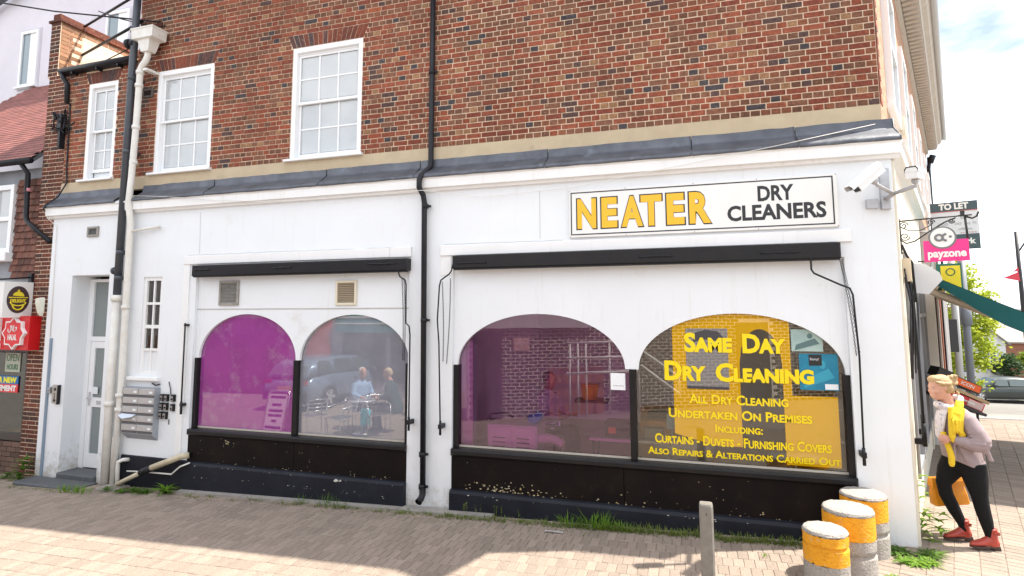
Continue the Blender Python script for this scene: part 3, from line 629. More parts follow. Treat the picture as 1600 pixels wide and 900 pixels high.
# --- main sign
sg = thing('shop_sign', (-2.09, -.03, 3.34), 'long white shop sign reading NEATER DRY CLEANERS in yellow and black', 'sign')
q = MB(); q.box(-3.605, -.04, 3.335, -.575, -.002, 3.935, .004); q.build('board', M_SIGNW, sg)
def outline(x0, x1, z0, z1, wd, y):
    m = MB(); m.box(x0, y, z0, x1, y+.002, z0+wd); m.box(x0, y, z1-wd, x1, y+.002, z1); m.box(x0, y, z0+wd, x0+wd, y+.002, z1-wd); m.box(x1-wd, y, z0+wd, x1, y+.002, z1-wd); return m
outline(-3.585, -.615, 3.365, 3.91, .014, -.0425).build('border', M_INK, sg)
for c, x0, x1 in (('N', -3.505, -3.26), ('E', -3.20, -3.00), ('A', -2.955, -2.69), ('T', -2.72, -2.465), ('E', -2.415, -2.205), ('R', -2.155, -1.905)):
    text('letter_outline', c, x0-.012, x1+.012, 3.428, 3.836, -.0405, M_INK, sg, bold=.055, thick=.0012)
    text('letter', c, x0+.004, x1-.004, 3.443, 3.821, -.043, M_YELLOW, sg, bold=.042, thick=.0012)
for wd, x0, x1, z0, z1 in (('DRY', -1.395, -1.015, 3.665, 3.845), ('CLEANERS', -1.73, -.695, 3.445, 3.63)):
    text('lettering', wd, x0, x1, z0, z1, -.0405, M_INK, sg, bold=.034, thick=.0012)
q = MB()
for x in (-3.595, -2.9, -2.1, -1.4, -.585):
    for z in (3.345, 3.926): q.ell((x, -.041, z), .006, .003, .006, 6, 4)
o = q.build('screws', mat('rusty_screws', (.2, .12, .08), rough=.6), sg); o['kind'] = 'stuff'
# --- window lettering of the clear arch
wt = thing('window_lettering', (-1.69, .1, .7), 'yellow window lettering Same Day Dry Cleaning and services on the right arch', 'lettering')
M_VINYL = mat('yellow_vinyl', (.88, .66, .0), rough=.45)
def vin(s, x0, x1, z0, z1, b=.028, small=.78):
    y = .098; a, c = deep(x0, z0, y), deep(x1, z1, y)
    text('lettering', s, a[0], c[0], a[1], c[1], y, M_VINYL, wt, bold=b, small=small, thick=.0006)
vin('Same', -2.265, -1.735, 1.93, 2.16, .042, .72); vin('Day', -1.625, -1.175, 1.93, 2.15, .042, .72)
vin('Dry', -2.495, -2.03, 1.60, 1.83, .042, .72); vin('Cleaning', -1.925, -.905, 1.60, 1.815, .042, .72)
vin('All Dry Cleaning', -2.225, -1.175, 1.345, 1.455); vin('Undertaken On Premises', -2.46, -.945, 1.175, 1.285)
vin('Including:', -1.95, -1.45, 1.03, 1.12); vin('Curtains - Duvets - Furnishing Covers', -2.625, -.77, .875, .985); vin('Also Repairs & Alterations Carried Out', -2.71, -.69, .745, .83)
# --- yellow film with clear arch, posters
fm = MB()
def topz(x): return 1.71+.69*math.sqrt(max(0, 1-((x+1.69)/1.13)**2))
def film(x0, x1, lo, n=14, cut=None):
    for i in range(n):
        a, b = x0+(x1-x0)*i/n, x0+(x1-x0)*(i+1)/n
        fm.add([(a, .106, lo(a)), (b, .106, lo(b)), (b, .106, topz(b)), (a, .106, topz(a))], [(0, 1, 2, 3)])
def bite(x): return max(.98, 1.80+.40*math.sqrt(max(0, 1-((x+1.43)/.225)**2)))
film(-2.40, -1.655, lambda x: .86+.25*max(0, (-1.95-x))); film(-1.655, -1.205, lambda x: bite(x), 20); film(-1.205, -1.115, lambda x: .70, 3)
fm.add([(-1.115, .106, .70), (-.66, .106, .70), (-.66, .106, 1.46), (-1.115, .106, 1.46)], [(0, 1, 2, 3)])
tag(fm.build('window_film', G_YELLOW), 'translucent yellow film with a clear arch shape behind the yellow window lettering', 'window film')
G_SMOKE = glass('smoke_print', film=(.30, .28, .27), cover=.72, tint=(.6, .58, .55), ior=1.9)
po = thing('window_poster', (-2.0, .103, 1.5), 'grey poster of a dark haired head stuck on the yellow window', 'poster')
q = MB(); q.box(-2.245, .1015, 1.50, -1.775, .1035, 2.205); q.build('sheet', G_SMOKE, po)
q = MB(); q.prism([(-2.17, 2.03), (-2.06, 2.08), (-1.9, 2.06), (-1.84, 1.95), (-1.82, 2.10), (-1.88, 2.17), (-2.02, 2.19), (-2.13, 2.16)], .1003, .1015); q.prism([(-2.245, 1.50), (-1.775, 1.50), (-1.775, 1.53), (-2.245, 1.53)], .1003, .1015)
q.build('print', mat('dark_print', (.05, .045, .05), rough=.6), po)
def flat_poster(label, x0, x1, z0, z1, c1, c2, c3, y=.1045):
    p = thing('poster', ((x0+x1)/2, y, z0), label, 'poster')
    q = MB(); q.box(x0, y, z0, x1, y+.002, z1); q.build('sheet', mat('print_%.2f' % z0, c1, c2, 5, .5), p)
    q = MB(); q.prism([(x0+.1*(x1-x0), z0+.05*(z1-z0)), (x0+.9*(x1-x0), z0+.35*(z1-z0)), (x0+.75*(x1-x0), z0+.6*(z1-z0)), (x0+.15*(x1-x0), z0+.3*(z1-z0))], y-.002, y-.0005); q.ell((x0+.6*(x1-x0), y-.001, z0+.7*(z1-z0)), .09*(x1-x0), .001, .12*(z1-z0), 14, 6); q.build('picture', mat('print_b_%.2f' % z0, c3, None, rough=.5), p)
    return p
flat_poster('pale green poster above the blue one in the right window', -1.10, -.78, 1.955, 2.20, (.38, .50, .46), (.25, .36, .34), (.09, .16, .16))
p = flat_poster('blue poster with a small black panel in the right window', -1.03, -.64, 1.53, 1.93, (.005, .16, .27), (.01, .22, .34), (.03, .30, .42))
q = MB(); q.box(-.93, .1015, 1.80, -.80, .1035, 1.92); q.build('black_panel', M_INK, p); q = MB(); q.box(-.78, .1015, 1.54, -.65, .1035, 1.60); q.build('white_panel', MATS['white_paper'], p)
text('lettering', 'Story!', -.92, -.83, 1.85, 1.885, .1012, MATS['white_paper'], p, thick=.001)
nt_ = thing('notice', (-3.03, .04, 1.46), 'small white notice on the post between the violet and yellow windows', 'notice')
a, c = deep(-3.13, 1.465, .085), deep(-2.955, 1.665, .085); q = MB(); q.box(a[0], .084, a[1], c[0], .087, c[1]); q.build('sheet', mat('white_notice_board', (.82, .84, .86), rough=.5), nt_)
text('print', 'Cleaners', a[0]+.03, c[0]-.02, a[1]+.045, a[1]+.06, .0835, mat('grey_print', (.2, .22, .24)), nt_, thick=.0008)
# --- blinds (awning boxes) with winding handles and chains
def awning(label, x0, x1, z0, z1, crank, chains, ridges):
    t = thing('awning', ((x0+x1)/2, 0, z0), label, 'awning')
    q = MB(); q.box(x0, -.125, z0, x1, -.0, z1, .012); q.build('cassette', M_BLACK, t)
    q = MB(); q.box(x0+.01, -.10, z0-.018, x1-.01, -.045, z0); q.build('valance_rail', M_PIPE, t)
    for a, b, zz in ridges:
        m = MB(); n = 12; m.tube([(a+(b-a)*i/n, -.13+random.uniform(-.004, .004), zz+random.uniform(-.004, .004)) for i in range(n+1)], [.012+random.uniform(-.004, .004) for i in range(n+1)], 8); m.build('hinge_arm', M_PIPE, t)
    for path in crank:
        m = MB(); m.tube([(x, -.115, z) for x, z in path], .0105, 8); x, z = path[-1]; m.box(x-.022, -.14, z-.02, x+.022, -.0, z+.035); m.tube([(x, -.115, z+.08), (x, -.115, z-.10)], .017, 8); m.build('winding_handle', M_PIPE, t)
    for x, z, x2, z2 in chains:
        m = MB(); n = int(abs(z2-z)/.022)
        for i in range(n):
            f = i/n; c = Vector((x+(x2-x)*f+.012*math.sin(f*3.14), -.09, z+(z2-z)*f)); a_ = (i % 2)*math.pi/2
            m.tube([c+Vector((.008*math.cos(th)*math.cos(a_), .008*math.cos(th)*math.sin(a_), .015*math.sin(th))) for th in [2*math.pi*k/6 for k in range(6)]], .0028, 4, closed=True)
        o = m.build('chain', M_STEEL if False else M_PIPE, t); o['kind'] = 'stuff'
    return t
dz = lambda x, z, y=-.125: deep(x, z, y)
a, c = dz(-9.71, 2.985), dz(-5.91, 3.155)
awning('black awning box over the purple and grey arched windows', a[0], c[0], a[1], c[1],
       [[(-6.36, 3.07), (-5.97, 3.075), (-5.975, 2.95), (-5.95, 2.89), (-5.87, 2.84), (-5.855, 2.78), (-5.85, 2.26), (-5.80, 2.22), (-5.785, 2.1), (-5.785, .95)]],
       [(-5.93, 2.86, -5.90, 1.75), (-5.90, 2.86, -5.875, 1.75)], [(-9.55, -9.22, 3.07), (-8.02, -7.72, 3.065), (-6.45, -6.0, 3.075)])
a, c = dz(-5.23, 2.99), dz(-.565, 3.165)
awning('black awning box over the violet and yellow arched windows', a[0], c[0], a[1], c[1],
       [[(-4.68, 3.045), (-5.17, 3.045), (-5.19, 2.95), (-5.22, 2.91), (-5.34, 2.83), (-5.36, 2.75), (-5.385, 2.3), (-5.36, 2.0), (-5.33, .92)],
        [(-1.37, 3.055), (-.90, 3.07), (-.893, 3.0), (-.893, 2.86), (-.87, 2.82), (-.62, 2.69), (-.53, 2.65), (-.505, 2.58), (-.48, 1.92), (-.495, .90)]],
       [(-5.21, 2.84, -5.26, 1.72), (-5.33, 2.80, -5.31, 1.75), (-.60, 2.95, -.50, 1.92), (-.585, 2.95, -.47, 1.95)], [(-5.1, -4.7, 3.05), (-2.75, -2.35, 3.06), (-1.4, -1.0, 3.06)])
q = MB(); q.tube([(-9.70, -.07, 2.25), (-9.695, -.07, .95)], .012, 8); q.tube([(-9.695, -.07, 1.05), (-9.69, -.07, .86)], .018, 8); q.box(-9.715, -.08, 2.2, -9.685, 0, 2.235); q.box(-9.72, -.08, .98, -9.67, 0, 1.02)
tag(q.build('awning_rod', M_PIPE), 'thin black awning rod clipped to the wall left of the purple window', 'rod')
# --- rainwater pipes
dp = thing('drainpipe', (-5.6, -.08, -.05), 'black iron drainpipe in the middle of the facade between the two shop fronts', 'drainpipe')
q = MB(); q.tube([(-5.56, .03, 8.1), (-5.575, .03, 4.5), (-5.58, .02, 4.42), (-5.64, -.14, 4.26), (-5.655, -.16, 4.2), (-5.655, -.16, 4.1), (-5.625, -.09, 4.0), (-5.615, -.075, 3.9), (-5.59, -.075, .10)], .038, 12); q.build('pipe', M_PIPE, dp)
q = MB(); q.tube([(-5.59, -.075, .13), (-5.59, -.08, .04), (-5.595, -.11, -.0), (-5.605, -.17, -.03)], [.043, .043, .043, .046], 12, caps=False); q.tube([(-5.605, -.155, -.025), (-5.6052, -.156, -.0255)], .035, 12); q.build('shoe', M_PIPE, dp)
for z in (7.2, 5.8, 3.85, 2.3, .55, .14):
    q = MB(); x, y = (-5.57, .03) if z > 4 else (-5.60, -.075); q.tube([(x, y, z-.03), (x, y, z+.03)], .046, 12); q.box(x-.01, y, z-.015, x+.075, y+.03, z+.015); q.build('pipe_clip', M_PIPE, dp)
dp = thing('drainpipe', (-11.13, -.1, 2.6), 'dark grey drainpipe running down the left of the facade beside a white pipe', 'drainpipe')
q = MB(); q.tube([(-11.09, -.09, 8.6), (-11.13, -.09, 6.3), (-11.14, -.09, 2.66)], .058, 14); q.build('pipe', M_GREYPIPE, dp)
for z in (7.22, 6.38, 5.1, 3.4, 2.98):
    q = MB(); q.tube([(-11.12, -.09, z-.035), (-11.12, -.09, z+.035)], .067, 14); q.box(-11.15, -.09, z-.02, -11.05, .1 if z > 4.4 else 0, z+.02); q.build('collar', M_GREYPIPE, dp)
q = MB(); q.tube([(-11.13, -.09, 3.1), (-11.22, -.10, 3.1)], .05, 12); q.tube([(-11.2, -.1, 3.1), (-11.235, -.1, 3.1)], .06, 12); q.build('branch_cap', M_GREYPIPE, dp)
q = MB(); q.tube([(-11.1, -.09, 6.98), (-11.2, -.11, 6.99)], .07, 12); q.tube([(-11.19, -.11, 6.99), (-11.24, -.115, 6.99)], .085, 12); q.build('branch_cap', M_PIPE, dp)
q = MB(); q.tube([(-11.14, -.09, 2.68), (-11.15, -.09, 1.3), (-11.14, -.09, -.4)], .062, 14); q.build('lower_pipe', M_WPIPE, dp)
q = MB(); q.tube([(-11.14, -.09, 2.60), (-11.14, -.09, 2.70)], .082, 14); q.build('socket', M_WPIPE, dp); q = MB(); q.tube([(-11.145, -.09, .92), (-11.145, -.09, 1.0)], .076, 14); q.build('socket', M_WPIPE, dp)
dp = thing('drainpipe', (-10.9, -.1, -.35), 'white painted downpipe with a square hopper head above the upper windows', 'drainpipe')
q = MB(); X = -10.78
q.loft([[(X+a*hw, -.10+b*hd, z) for a, b in ((-1, -1), (1, -1), (1, 1), (-1, 1))] for hw, hd, z in ((.075, .07, 6.78), (.10, .08, 6.84), (.13, .10, 6.97), (.225, .135, 6.99), (.235, .14, 7.14), (.25, .15, 7.15), (.25, .15, 7.17), (.20, .1, 7.165), (.19, .1, 7.0))], smooth=False); q.build('hopper_head', M_WPIPE, dp)
q = MB(); q.tube([(X, -.10, 6.83), (X-.005, -.10, 6.72), (X-.04, -.10, 6.64), (X-.11, -.10, 6.57), (X-.145, -.10, 6.50), (X-.15, -.10, 6.35), (-10.94, -.10, 5.6), (-10.95, -.12, 4.6), (-10.95, -.14, 4.2), (-10.93, -.10, 3.9), (-10.92, -.09, 1.2), (-10.97, -.09, -.4)], .05, 12); q.build('pipe', M_WPIPE, dp)
for z, x in ((6.45, -10.93), (6.22, -10.935), (5.5, -10.945), (4.9, -10.95), (2.5, -10.925), (1.1, -10.925), (.88, -10.925)):
    q = MB(); q.tube([(x, -.10, z-.03), (x, -.10, z+.03)], .063, 12); q.build('collar', M_WPIPE, dp)
q = MB(); q.box(-10.83, -.14, 6.46, -10.74, .09, 6.5); q.tube([(-10.92, -.1, 3.74), (-10.5, -.06, 3.79), (-10.36, -.05, 3.80)], .022, 10); q.build('branch_pipe', M_WPIPE, dp)
q = MB(); q.tube([(-11.05, -.05, .38), (-11.05, -.05, -.33)], .03, 8); q.ell((-11.05, -.05, .4), .035, .035, .035, 10, 6); tag(q.build('duct_pipe', M_WPIPE), 'short white capped pipe standing between the two white downpipes', 'pipe')
# waste pipes at the foot
wp = thing('waste_pipe', (-10.2, -.15, -.3), 'cream waste pipe slanting across the dark plinth to the gully', 'waste pipe')
q = MB(); q.tube([(-9.52, -.04, .255), (-9.60, -.12, .25), (-9.68, -.14, .215), (-10.18, -.16, .03)], .045, 12); q.build('upper_pipe', M_CREAMPIPE, wp)
q = MB(); q.tube([(-10.12, -.16, .052), (-10.32, -.165, -.03)], .052, 12); q.build('rubber_joint', M_PIPE, wp)
q = MB(); q.tube([(-10.28, -.165, -.015), (-10.78, -.17, -.24)], .034, 12); q.build('lower_pipe', M_CREAMPIPE, wp)
q = MB(); q.tube([(-9.45, -.09, .16), (-9.6, -.12, .10), (-9.75, -.13, -.02), (-10.3, -.12, -.03), (-10.7, -.08, -.06)], .012, 8); tag(q.build('thin_pipe', M_WPIPE), 'thin grey pipe hanging under the slanting cream waste pipe', 'pipe')
q = MB(); q.tube([(-10.74, -.02, .10), (-10.78, -.1, .11), (-10.84, -.12, .08), (-10.85, -.12, 0), (-10.82, -.13, -.30)], .03, 10); tag(q.build('overflow_pipe', M_WPIPE), 'white elbow pipe coming out of the dark plinth beside the downpipe', 'pipe')
q = MB(); q.box(-11.02, -.34, -.42, -10.62, -.08, -.27, .02); q.box(-10.98, -.30, -.28, -10.68, -.10, -.262); tag(q.build('drain_gully', mat('gully_concrete', (.33, .30, .27), (.24, .21, .18), 8, .9, bump=.4)), 'small concrete drain gully under the white pipes', 'drain')
# --- letterboxes
mbk = thing('letterbox_bank', (-10.53, -.1, .42), 'grey metal bank of ten letterboxes on the wall left of the shop windows', 'letterboxes')
xl, xr, z0, z1 = -10.85, -10.20, .52, 1.235
q = MB(); q.add([(xl, -.10, z0), (xr-.01, -.10, z0), (xr, 0, .42), (xl+.02, 0, .42), (xl, -.10, z1), (xr-.01, -.10, z1), (xr, 0, z1), (xl+.02, 0, z1)], [(0, 1, 5, 4), (1, 2, 6, 5), (2, 3, 7, 6), (3, 0, 4, 7), (4, 5, 6, 7), (3, 2, 1, 0)]); q.build('case', mat('grey_letterbox_case', (.27, .29, .32), (.32, .34, .37), 5, .45), mbk)
M_LB = mat('warm_grey_letterbox', (.40, .385, .375), (.45, .43, .42), 9, .4); M_LBD = mat('letterbox_slot', (.10, .095, .10), rough=.5)
for r in range(5):
    for c_ in range(2):
        a = xl+.008+c_*.322; zb = z1-.012-(r+1)*.139
        q = MB(); q.box(a, -.116, zb+.042, a+.314, -.1, zb+.135, .006); m_ = q.build('letterbox_door', M_LB, mbk)
        q = MB(); q.box(a+.005, -.108, zb+.006, a+.309, -.101, zb+.038); q.build('slot', M_LBD, m_)
        q = MB(); q.box(a+.225, -.119, zb+.07, a+.285, -.1155, zb+.10); q.build('name_plate', MATS['white_paper'], m_)
q = MB(); q.add([(xl-.02, -.16, .80), (xl+.28, -.17, .79), (xl+.30, -.10, .825), (xl+.0, -.10, .83), (xl+.1, -.19, .76)], [(0, 4, 1, 2, 3)]); tag(q.build('folded_letter', mat('bluish_paper', (.62, .68, .78), rough=.6)), 'folded pale letter sticking out of a letterbox on the left', 'letter')
ks_pos = [(-10.13, 1.085), (-10.045, 1.085), (-9.915, 1.085), (-10.135, .95), (-10.05, .95), (-9.92, .94), (-10.14, .815), (-10.055, .815)]
where = ['top row nearest the letterboxes', 'top row in the middle', 'top row farthest from the letterboxes', 'middle row nearest the letterboxes', 'middle row in the middle', 'middle row beside the black rod end', 'bottom row nearest the letterboxes', 'bottom row right one']
for i, (x, z) in enumerate(ks_pos):
    if i == 0:
        k0 = thing('key_safe', (x, 0, z), 'black key safe, '+where[i], 'key safe', 'key safes beside the letterboxes')
        q = MB(); q.box(x-.033, -.045, z-.052, x+.033, 0, z+.055, .008); q.build('body', M_BLACK, k0)
        q = MB(); q.box(x-.024, -.05, z-.042, x+.024, -.045, z+.035); q.build('cover', M_STEEL, k0)
        q = MB(); q.tube([(x, -.05, z-.012), (x, -.056, z-.012)], .015, 10); q.build('dial', M_BLACK, k0)
    else:
        k = copy_tree(k0); k.location = (x, 0, z); k['label'] = 'black key safe, '+where[i]
q = MB(); q.tube([(-10.03, -.01, 1.33), (-9.98, -.02, 1.22), (-9.965, -.015, 1.1)], .007, 6); q.tube([(-9.99, -.01, .76), (-9.985, -.015, .68)], .006, 6); q.tube([(-10.36, -.02, 1.30), (-10.28, -.03, 1.27), (-10.2, -.02, 1.29)], .01, 6); tag(q.build('loose_cable', M_PIPE), 'loose black cable ends above the letterboxes and key safes', 'cable')
# --- entry phone
ip = thing('entry_phone', (-12.47, -.03, .87), 'steel door entry phone on the wall left of the recessed door', 'entry phone')
q = MB(); q.box(-12.545, -.035, .90, -12.40, 0, 1.20, .006); q.build('plate', mat('warm_steel', (.5, .47, .43), (.42, .4, .37), 20, .4, metal=.6), ip); q = MB(); q.box(-12.405, -.05, .88, -12.385, 0, 1.2); q.build('hood', M_PIPE, ip)
q = MB(); q.tube([(-12.475, -.035, 1.13), (-12.475, -.039, 1.13)], .028, 10); q.build('speaker', M_INK, ip)
for i in range(5): q = MB(); q.box(-12.49, -.04, 1.05-.022*i, -12.47, -.035, 1.063-.022*i); q.build('button', M_INK, ip)
q = MB(); q.box(-12.5, -.04, .925, -12.45, -.035, .96); q.build('keypad', M_INK, ip)
q = MB(); q.box(-12.64, -.05, 1.06, -12.575, 0, 1.16, .006); q.tube([(-12.607, -.05, 1.12), (-12.607, -.055, 1.12)], .018, 10); tag(q.build('key_switch', M_STEEL), 'little steel key switch left of the entry phone', 'switch')
# blue-grey cable cover on the far left edge
q = MB(); q.box(-12.71, -.03, -.4, -12.665, 0, 1.98, .008); tag(q.build('cable_cover', mat('blue_grey_plastic', (.20, .26, .33), rough=.5)), 'tall blue grey cable cover on the left end of the white wall', 'cable cover')
# --- vents
def louvre(label, x0, x1, z0, z1, fm_, sm_, n, y=.055):
    t = thing('vent', ((x0+x1)/2, y, z0), label, 'vent'); q = MB(); b_ = .035
    q.box(x0, y-.03, z0, x0+b_, y, z1, .005); q.box(x1-b_, y-.03, z0, x1, y, z1, .005); q.box(x0+b_, y-.03, z1-b_, x1-b_, y, z1, .005); q.box(x0+b_, y-.03, z0, x1-b_, y, z0+b_, .005); q.build('frame', fm_, t)
    q = MB(); q.add([(x0+b_, y-.002, z0+b_), (x1-b_, y-.002, z0+b_), (x1-b_, y-.002, z1-b_), (x0+b_, y-.002, z1-b_)], [(0, 1, 2, 3)]); q.build('dark_backing', mat('vent_shadow', (.09, .08, .07), rough=.9), t)  # dark sheet paints the shade behind the slats
    for i in range(n):
        z = z0+b_+(z1-z0-2*b_)*(i+.5)/n; q = MB(); q.add([(x0+b_, y-.004, z+.012), (x1-b_, y-.004, z+.012), (x1-b_, y-.022, z-.008), (x0+b_, y-.022, z-.008)], [(0, 3, 2, 1)]); q.build('slat', sm_, t)
M_VG = mat('grubby_grey_vent', (.34, .32, .29), (.26, .24, .21), 12, .7, dirt=(.15, .13, .11), dscale=9, dlo=.55, dhi=.8)
louvre('grey square vent above the purple arched window', -9.175, -8.80, 2.52, 2.90, M_VG, M_VG, 14)
louvre('cream framed vent with brown slats above the grey arched window', -7.07, -6.72, 2.51, 2.865, mat('cream_vent_frame', (.70, .64, .50), rough=.6), mat('brown_vent_slats', (.42, .33, .22), rough=.7), 11)
louvre('small grey air brick in the white wall over the door', -12.01, -11.755, 3.705, 3.88, M_VG, mat('grey_grille', (.17, .165, .16), rough=.8), 6, y=0)
louvre('dark air brick in the brickwork beside the white downpipe', -11.07, -10.835, 6.085, 6.24, mat('dark_air_brick', (.10, .085, .075), rough=.9), mat('dark_grille', (.06, .055, .05)), 5, y=.10)
# --- cctv cameras at the corner
def cctv(label, c, axis, mount):
    c, axis = Vector(c), Vector(axis).normalized(); up = Vector((0, 0, 1)); sd = axis.cross(up).normalized(); up = sd.cross(axis)
    t = thing('security_camera', c, label, 'security camera'); L_, w2, h2 = .19, .052, .055
    q = MB(); q.loft([[c+axis*a+sd*(w2*x)+up*(h2*z) for x, z in ((-1, -1), (1, -1), (1, .55), (.7, 1), (-.7, 1), (-1, .55))] for a in (-L_, L_*.8)], smooth=False); q.build('housing', mat('white_camera_housing', (.74, .74, .73), rough=.35), t)
    q = MB(); q.loft([[c+axis*a+sd*((w2+.008)*x)+up*(h2*z+.01) for x, z in ((-1, .0), (1, .0), (1, .6), (.7, 1.06), (-.7, 1.06), (-1, .6))] for a in (-L_*1.02, L_*1.15)], smooth=False, caps=False); q.build('sun_hood', MATS['white_camera_housing'], t)
    q = MB(); q.loft([[c+axis*a+sd*(w2*.86*x)+up*(h2*.8*z) for x, z in ((-1, -1), (1, -1), (1, .7), (-1, .7))] for a in (L_*.78, L_*.83)], smooth=False); q.build('lens_window', M_INK, t)
    q = MB(); j = c-axis*.05-up*(h2+.02); q.ell(j, .035, .035, .035, 10, 6); q.tube([j, j-up*.05, Vector(mount)], .02, 8); q.build('bracket', MATS['galvanised'], t)
    return t
mat('galvanised', (.50, .51, .53), (.42, .43, .45), 15, .5, metal=.5)
cctv('white security camera pointing down left at the corner above the pavement', (-.385, -.40, 3.775), (-.72, -.25, -.62), (-.12, -.30, 3.62))
cctv('white security camera pointing away along the side street at the corner', (.07, -.36, 3.80), (.45, .85, .10), (-.12, -.30, 3.62))
q = MB(); q.box(-.16, -.06, 3.50, -.07, 0, 3.95, .006); q.tube([(-.115, -.03, 3.62), (-.12, -.30, 3.62)], .025, 10); q.box(-.30, -.05, 3.52, -.19, 0, 3.62); tag(q.build('camera_mount', MATS['galvanised']), 'metal bracket plate carrying both security cameras on the corner', 'bracket')
# --- cables
M_CABW = mat('white_cable', (.72, .70, .66), rough=.5)
def cable(label, pts, r, m): q = MB(); q.tube(pts, r, 6); return tag(q.build('cable', m), label, 'cable')
cable('thin white cable drooping along the fascia from the white downpipe', [(-10.9, -.13, 4.33), (-10.2, -.14, 4.27), (-9.2, -.125, 4.15), (-8.2, -.125, 4.07), (-7.2, -.11, 4.05), (-6.3, -.12, 4.06), (-5.6, -.19, 4.05), (-4.8, -.05, 3.93), (-3.6, -.06, 3.97), (-2.5, -.13, 4.10), (-1.2, -.15, 4.27), (-.2, -.16, 4.42)], .004, M_CABW)
cable('black cable running down the brickwork beside the left pier', [(-12.80, .08, 6.2), (-12.78, .08, 5.6), (-12.77, .08, 5.0), (-12.72, .07, 4.72), (-12.78, -.02, 4.45), (-12.88, -.15, 4.29), (-12.9, -.16, 4.2)], .012, M_PIPE)
cable('pale cable down the left end of the white wall', [(-12.86, -.15, 4.22), (-12.84, -.125, 4.06), (-12.76, -.015, 3.93), (-12.74, -.012, 3.0), (-12.72, -.012, 2.0)], .006, M_CABW)
cable('overhead black cable crossing from the upper left to a hook on the brick wall', [(-16.6, -1.2, 8.6), (-14.8, -.8, 8.15), (-12.8, -.3, 7.75), (-10.75, .06, 7.40)], .014, M_PIPE)
cable('lower overhead cable sagging behind the drainpipe', [(-12.0, -.1, 7.72), (-11.5, -.05, 7.52), (-10.9, .08, 7.34), (-10.65, .09, 7.33)], .010, M_PIPE)
q = MB(); q.tube([(-10.75+.06*math.cos(a), .06, 7.36+.05*math.sin(a)) for a in [i*.6 for i in range(16)]], .007, 6); tag(q.build('cable_hook', M_PIPE), 'coiled cable hook on the brick wall above the hopper head', 'hook')
cl = MB()
for i in range(26):
    p = Vector((-12.93+random.gauss(0, .07), .02+random.uniform(-.05, .05), 5.85+random.gauss(0, .12))); cl.tube([p, p+Vector((random.gauss(0, .07), random.gauss(0, .03), random.gauss(0, .07))), p+Vector((random.gauss(0, .1), random.gauss(0, .03), random.gauss(-.05, .1)))], .012, 5)
cl.box(-12.95, -.02, 5.72, -12.85, .08, 5.98); cl.box(-12.92, -.01, 5.35, -12.87, .08, 5.7)
tag(cl.build('cable_clump', M_PIPE), 'tangled clump of black cables on the brick pier', 'cables')
# ================================================================== LEFT: BRICK PIER, NEIGHBOUR SHOP, PALE BLOCK BEHIND
pr = thing('brick_pier', (-13.15, .1, -.4), 'brick party wall pier with a sunlit parapet left of the white wall', 'wall')
q = MB(); q.box(-13.40, .092, -.6, -12.865, .6, 6.75); q.box(-13.45, .092, 6.75, -13.205, 4.2, 7.82); q.build('core', M_MORTAR, pr)
ME_PS = brick_mesh('pier_stretcher', .225, M_PIER); ME_PH = brick_mesh('pier_header', .1125, M_PIER); ME_PQ = brick_mesh('pier_closer', .17, M_PIER)
n_ = 0
for r in range(110):
    z = -.42+.075*r
    if z > 7.76: break
    x0, x1 = (-13.405, -12.862) if z < 6.75 else (-13.455, -13.20)
    wds = ([.17, .225, .148] if r % 2 else [.1125, .225, .2055]) if z < 6.75 else ([.225+.03] if r % 2 else [.1275, .1275])
    x = x0
    for wd in wds:
        src = ME_PH if wd < .14 else ME_PQ if wd < .2 else ME_PS; nat = .1125 if wd < .14 else .17 if wd < .2 else .225
        inst(src, 'brick', (x+wd/2, .086+random.uniform(-.002, .002), z+.0325), pr, scale=(wd/nat, 1, 1)); x += wd
st = MB()
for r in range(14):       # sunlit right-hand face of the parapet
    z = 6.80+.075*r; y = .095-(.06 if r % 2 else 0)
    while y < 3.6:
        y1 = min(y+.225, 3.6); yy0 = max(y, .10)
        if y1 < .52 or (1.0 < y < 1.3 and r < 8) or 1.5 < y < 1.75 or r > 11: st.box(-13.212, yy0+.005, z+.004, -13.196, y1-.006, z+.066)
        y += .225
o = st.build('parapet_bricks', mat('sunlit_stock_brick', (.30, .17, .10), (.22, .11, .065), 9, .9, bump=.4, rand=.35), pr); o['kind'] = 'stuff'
q = MB(); q.add([(-13.200, .50, 6.78), (-13.200, 3.6, 6.78), (-13.200, 3.6, 7.80), (-13.200, .50, 7.80)], [(0, 1, 2, 3)]); q.build('render_patch', mat('stained_white_render', (.66, .60, .50), (.52, .45, .36), 2.5, .9, bump=.3, dirt=(.36, .30, .24), dscale=3, dlo=.5, dhi=.75), pr)
for r in range(9):
    q = MB(); y0 = .06+r*.47; q.box(-13.50, y0, 7.82, -13.16, y0+.46, 7.865, .006); q.build('coping_tile', M_PIER, pr)
q = MB(); q.box(-13.43, .10, 7.865, -13.25, 4.2, 7.99); q.build('coping_course', M_PIER, pr)
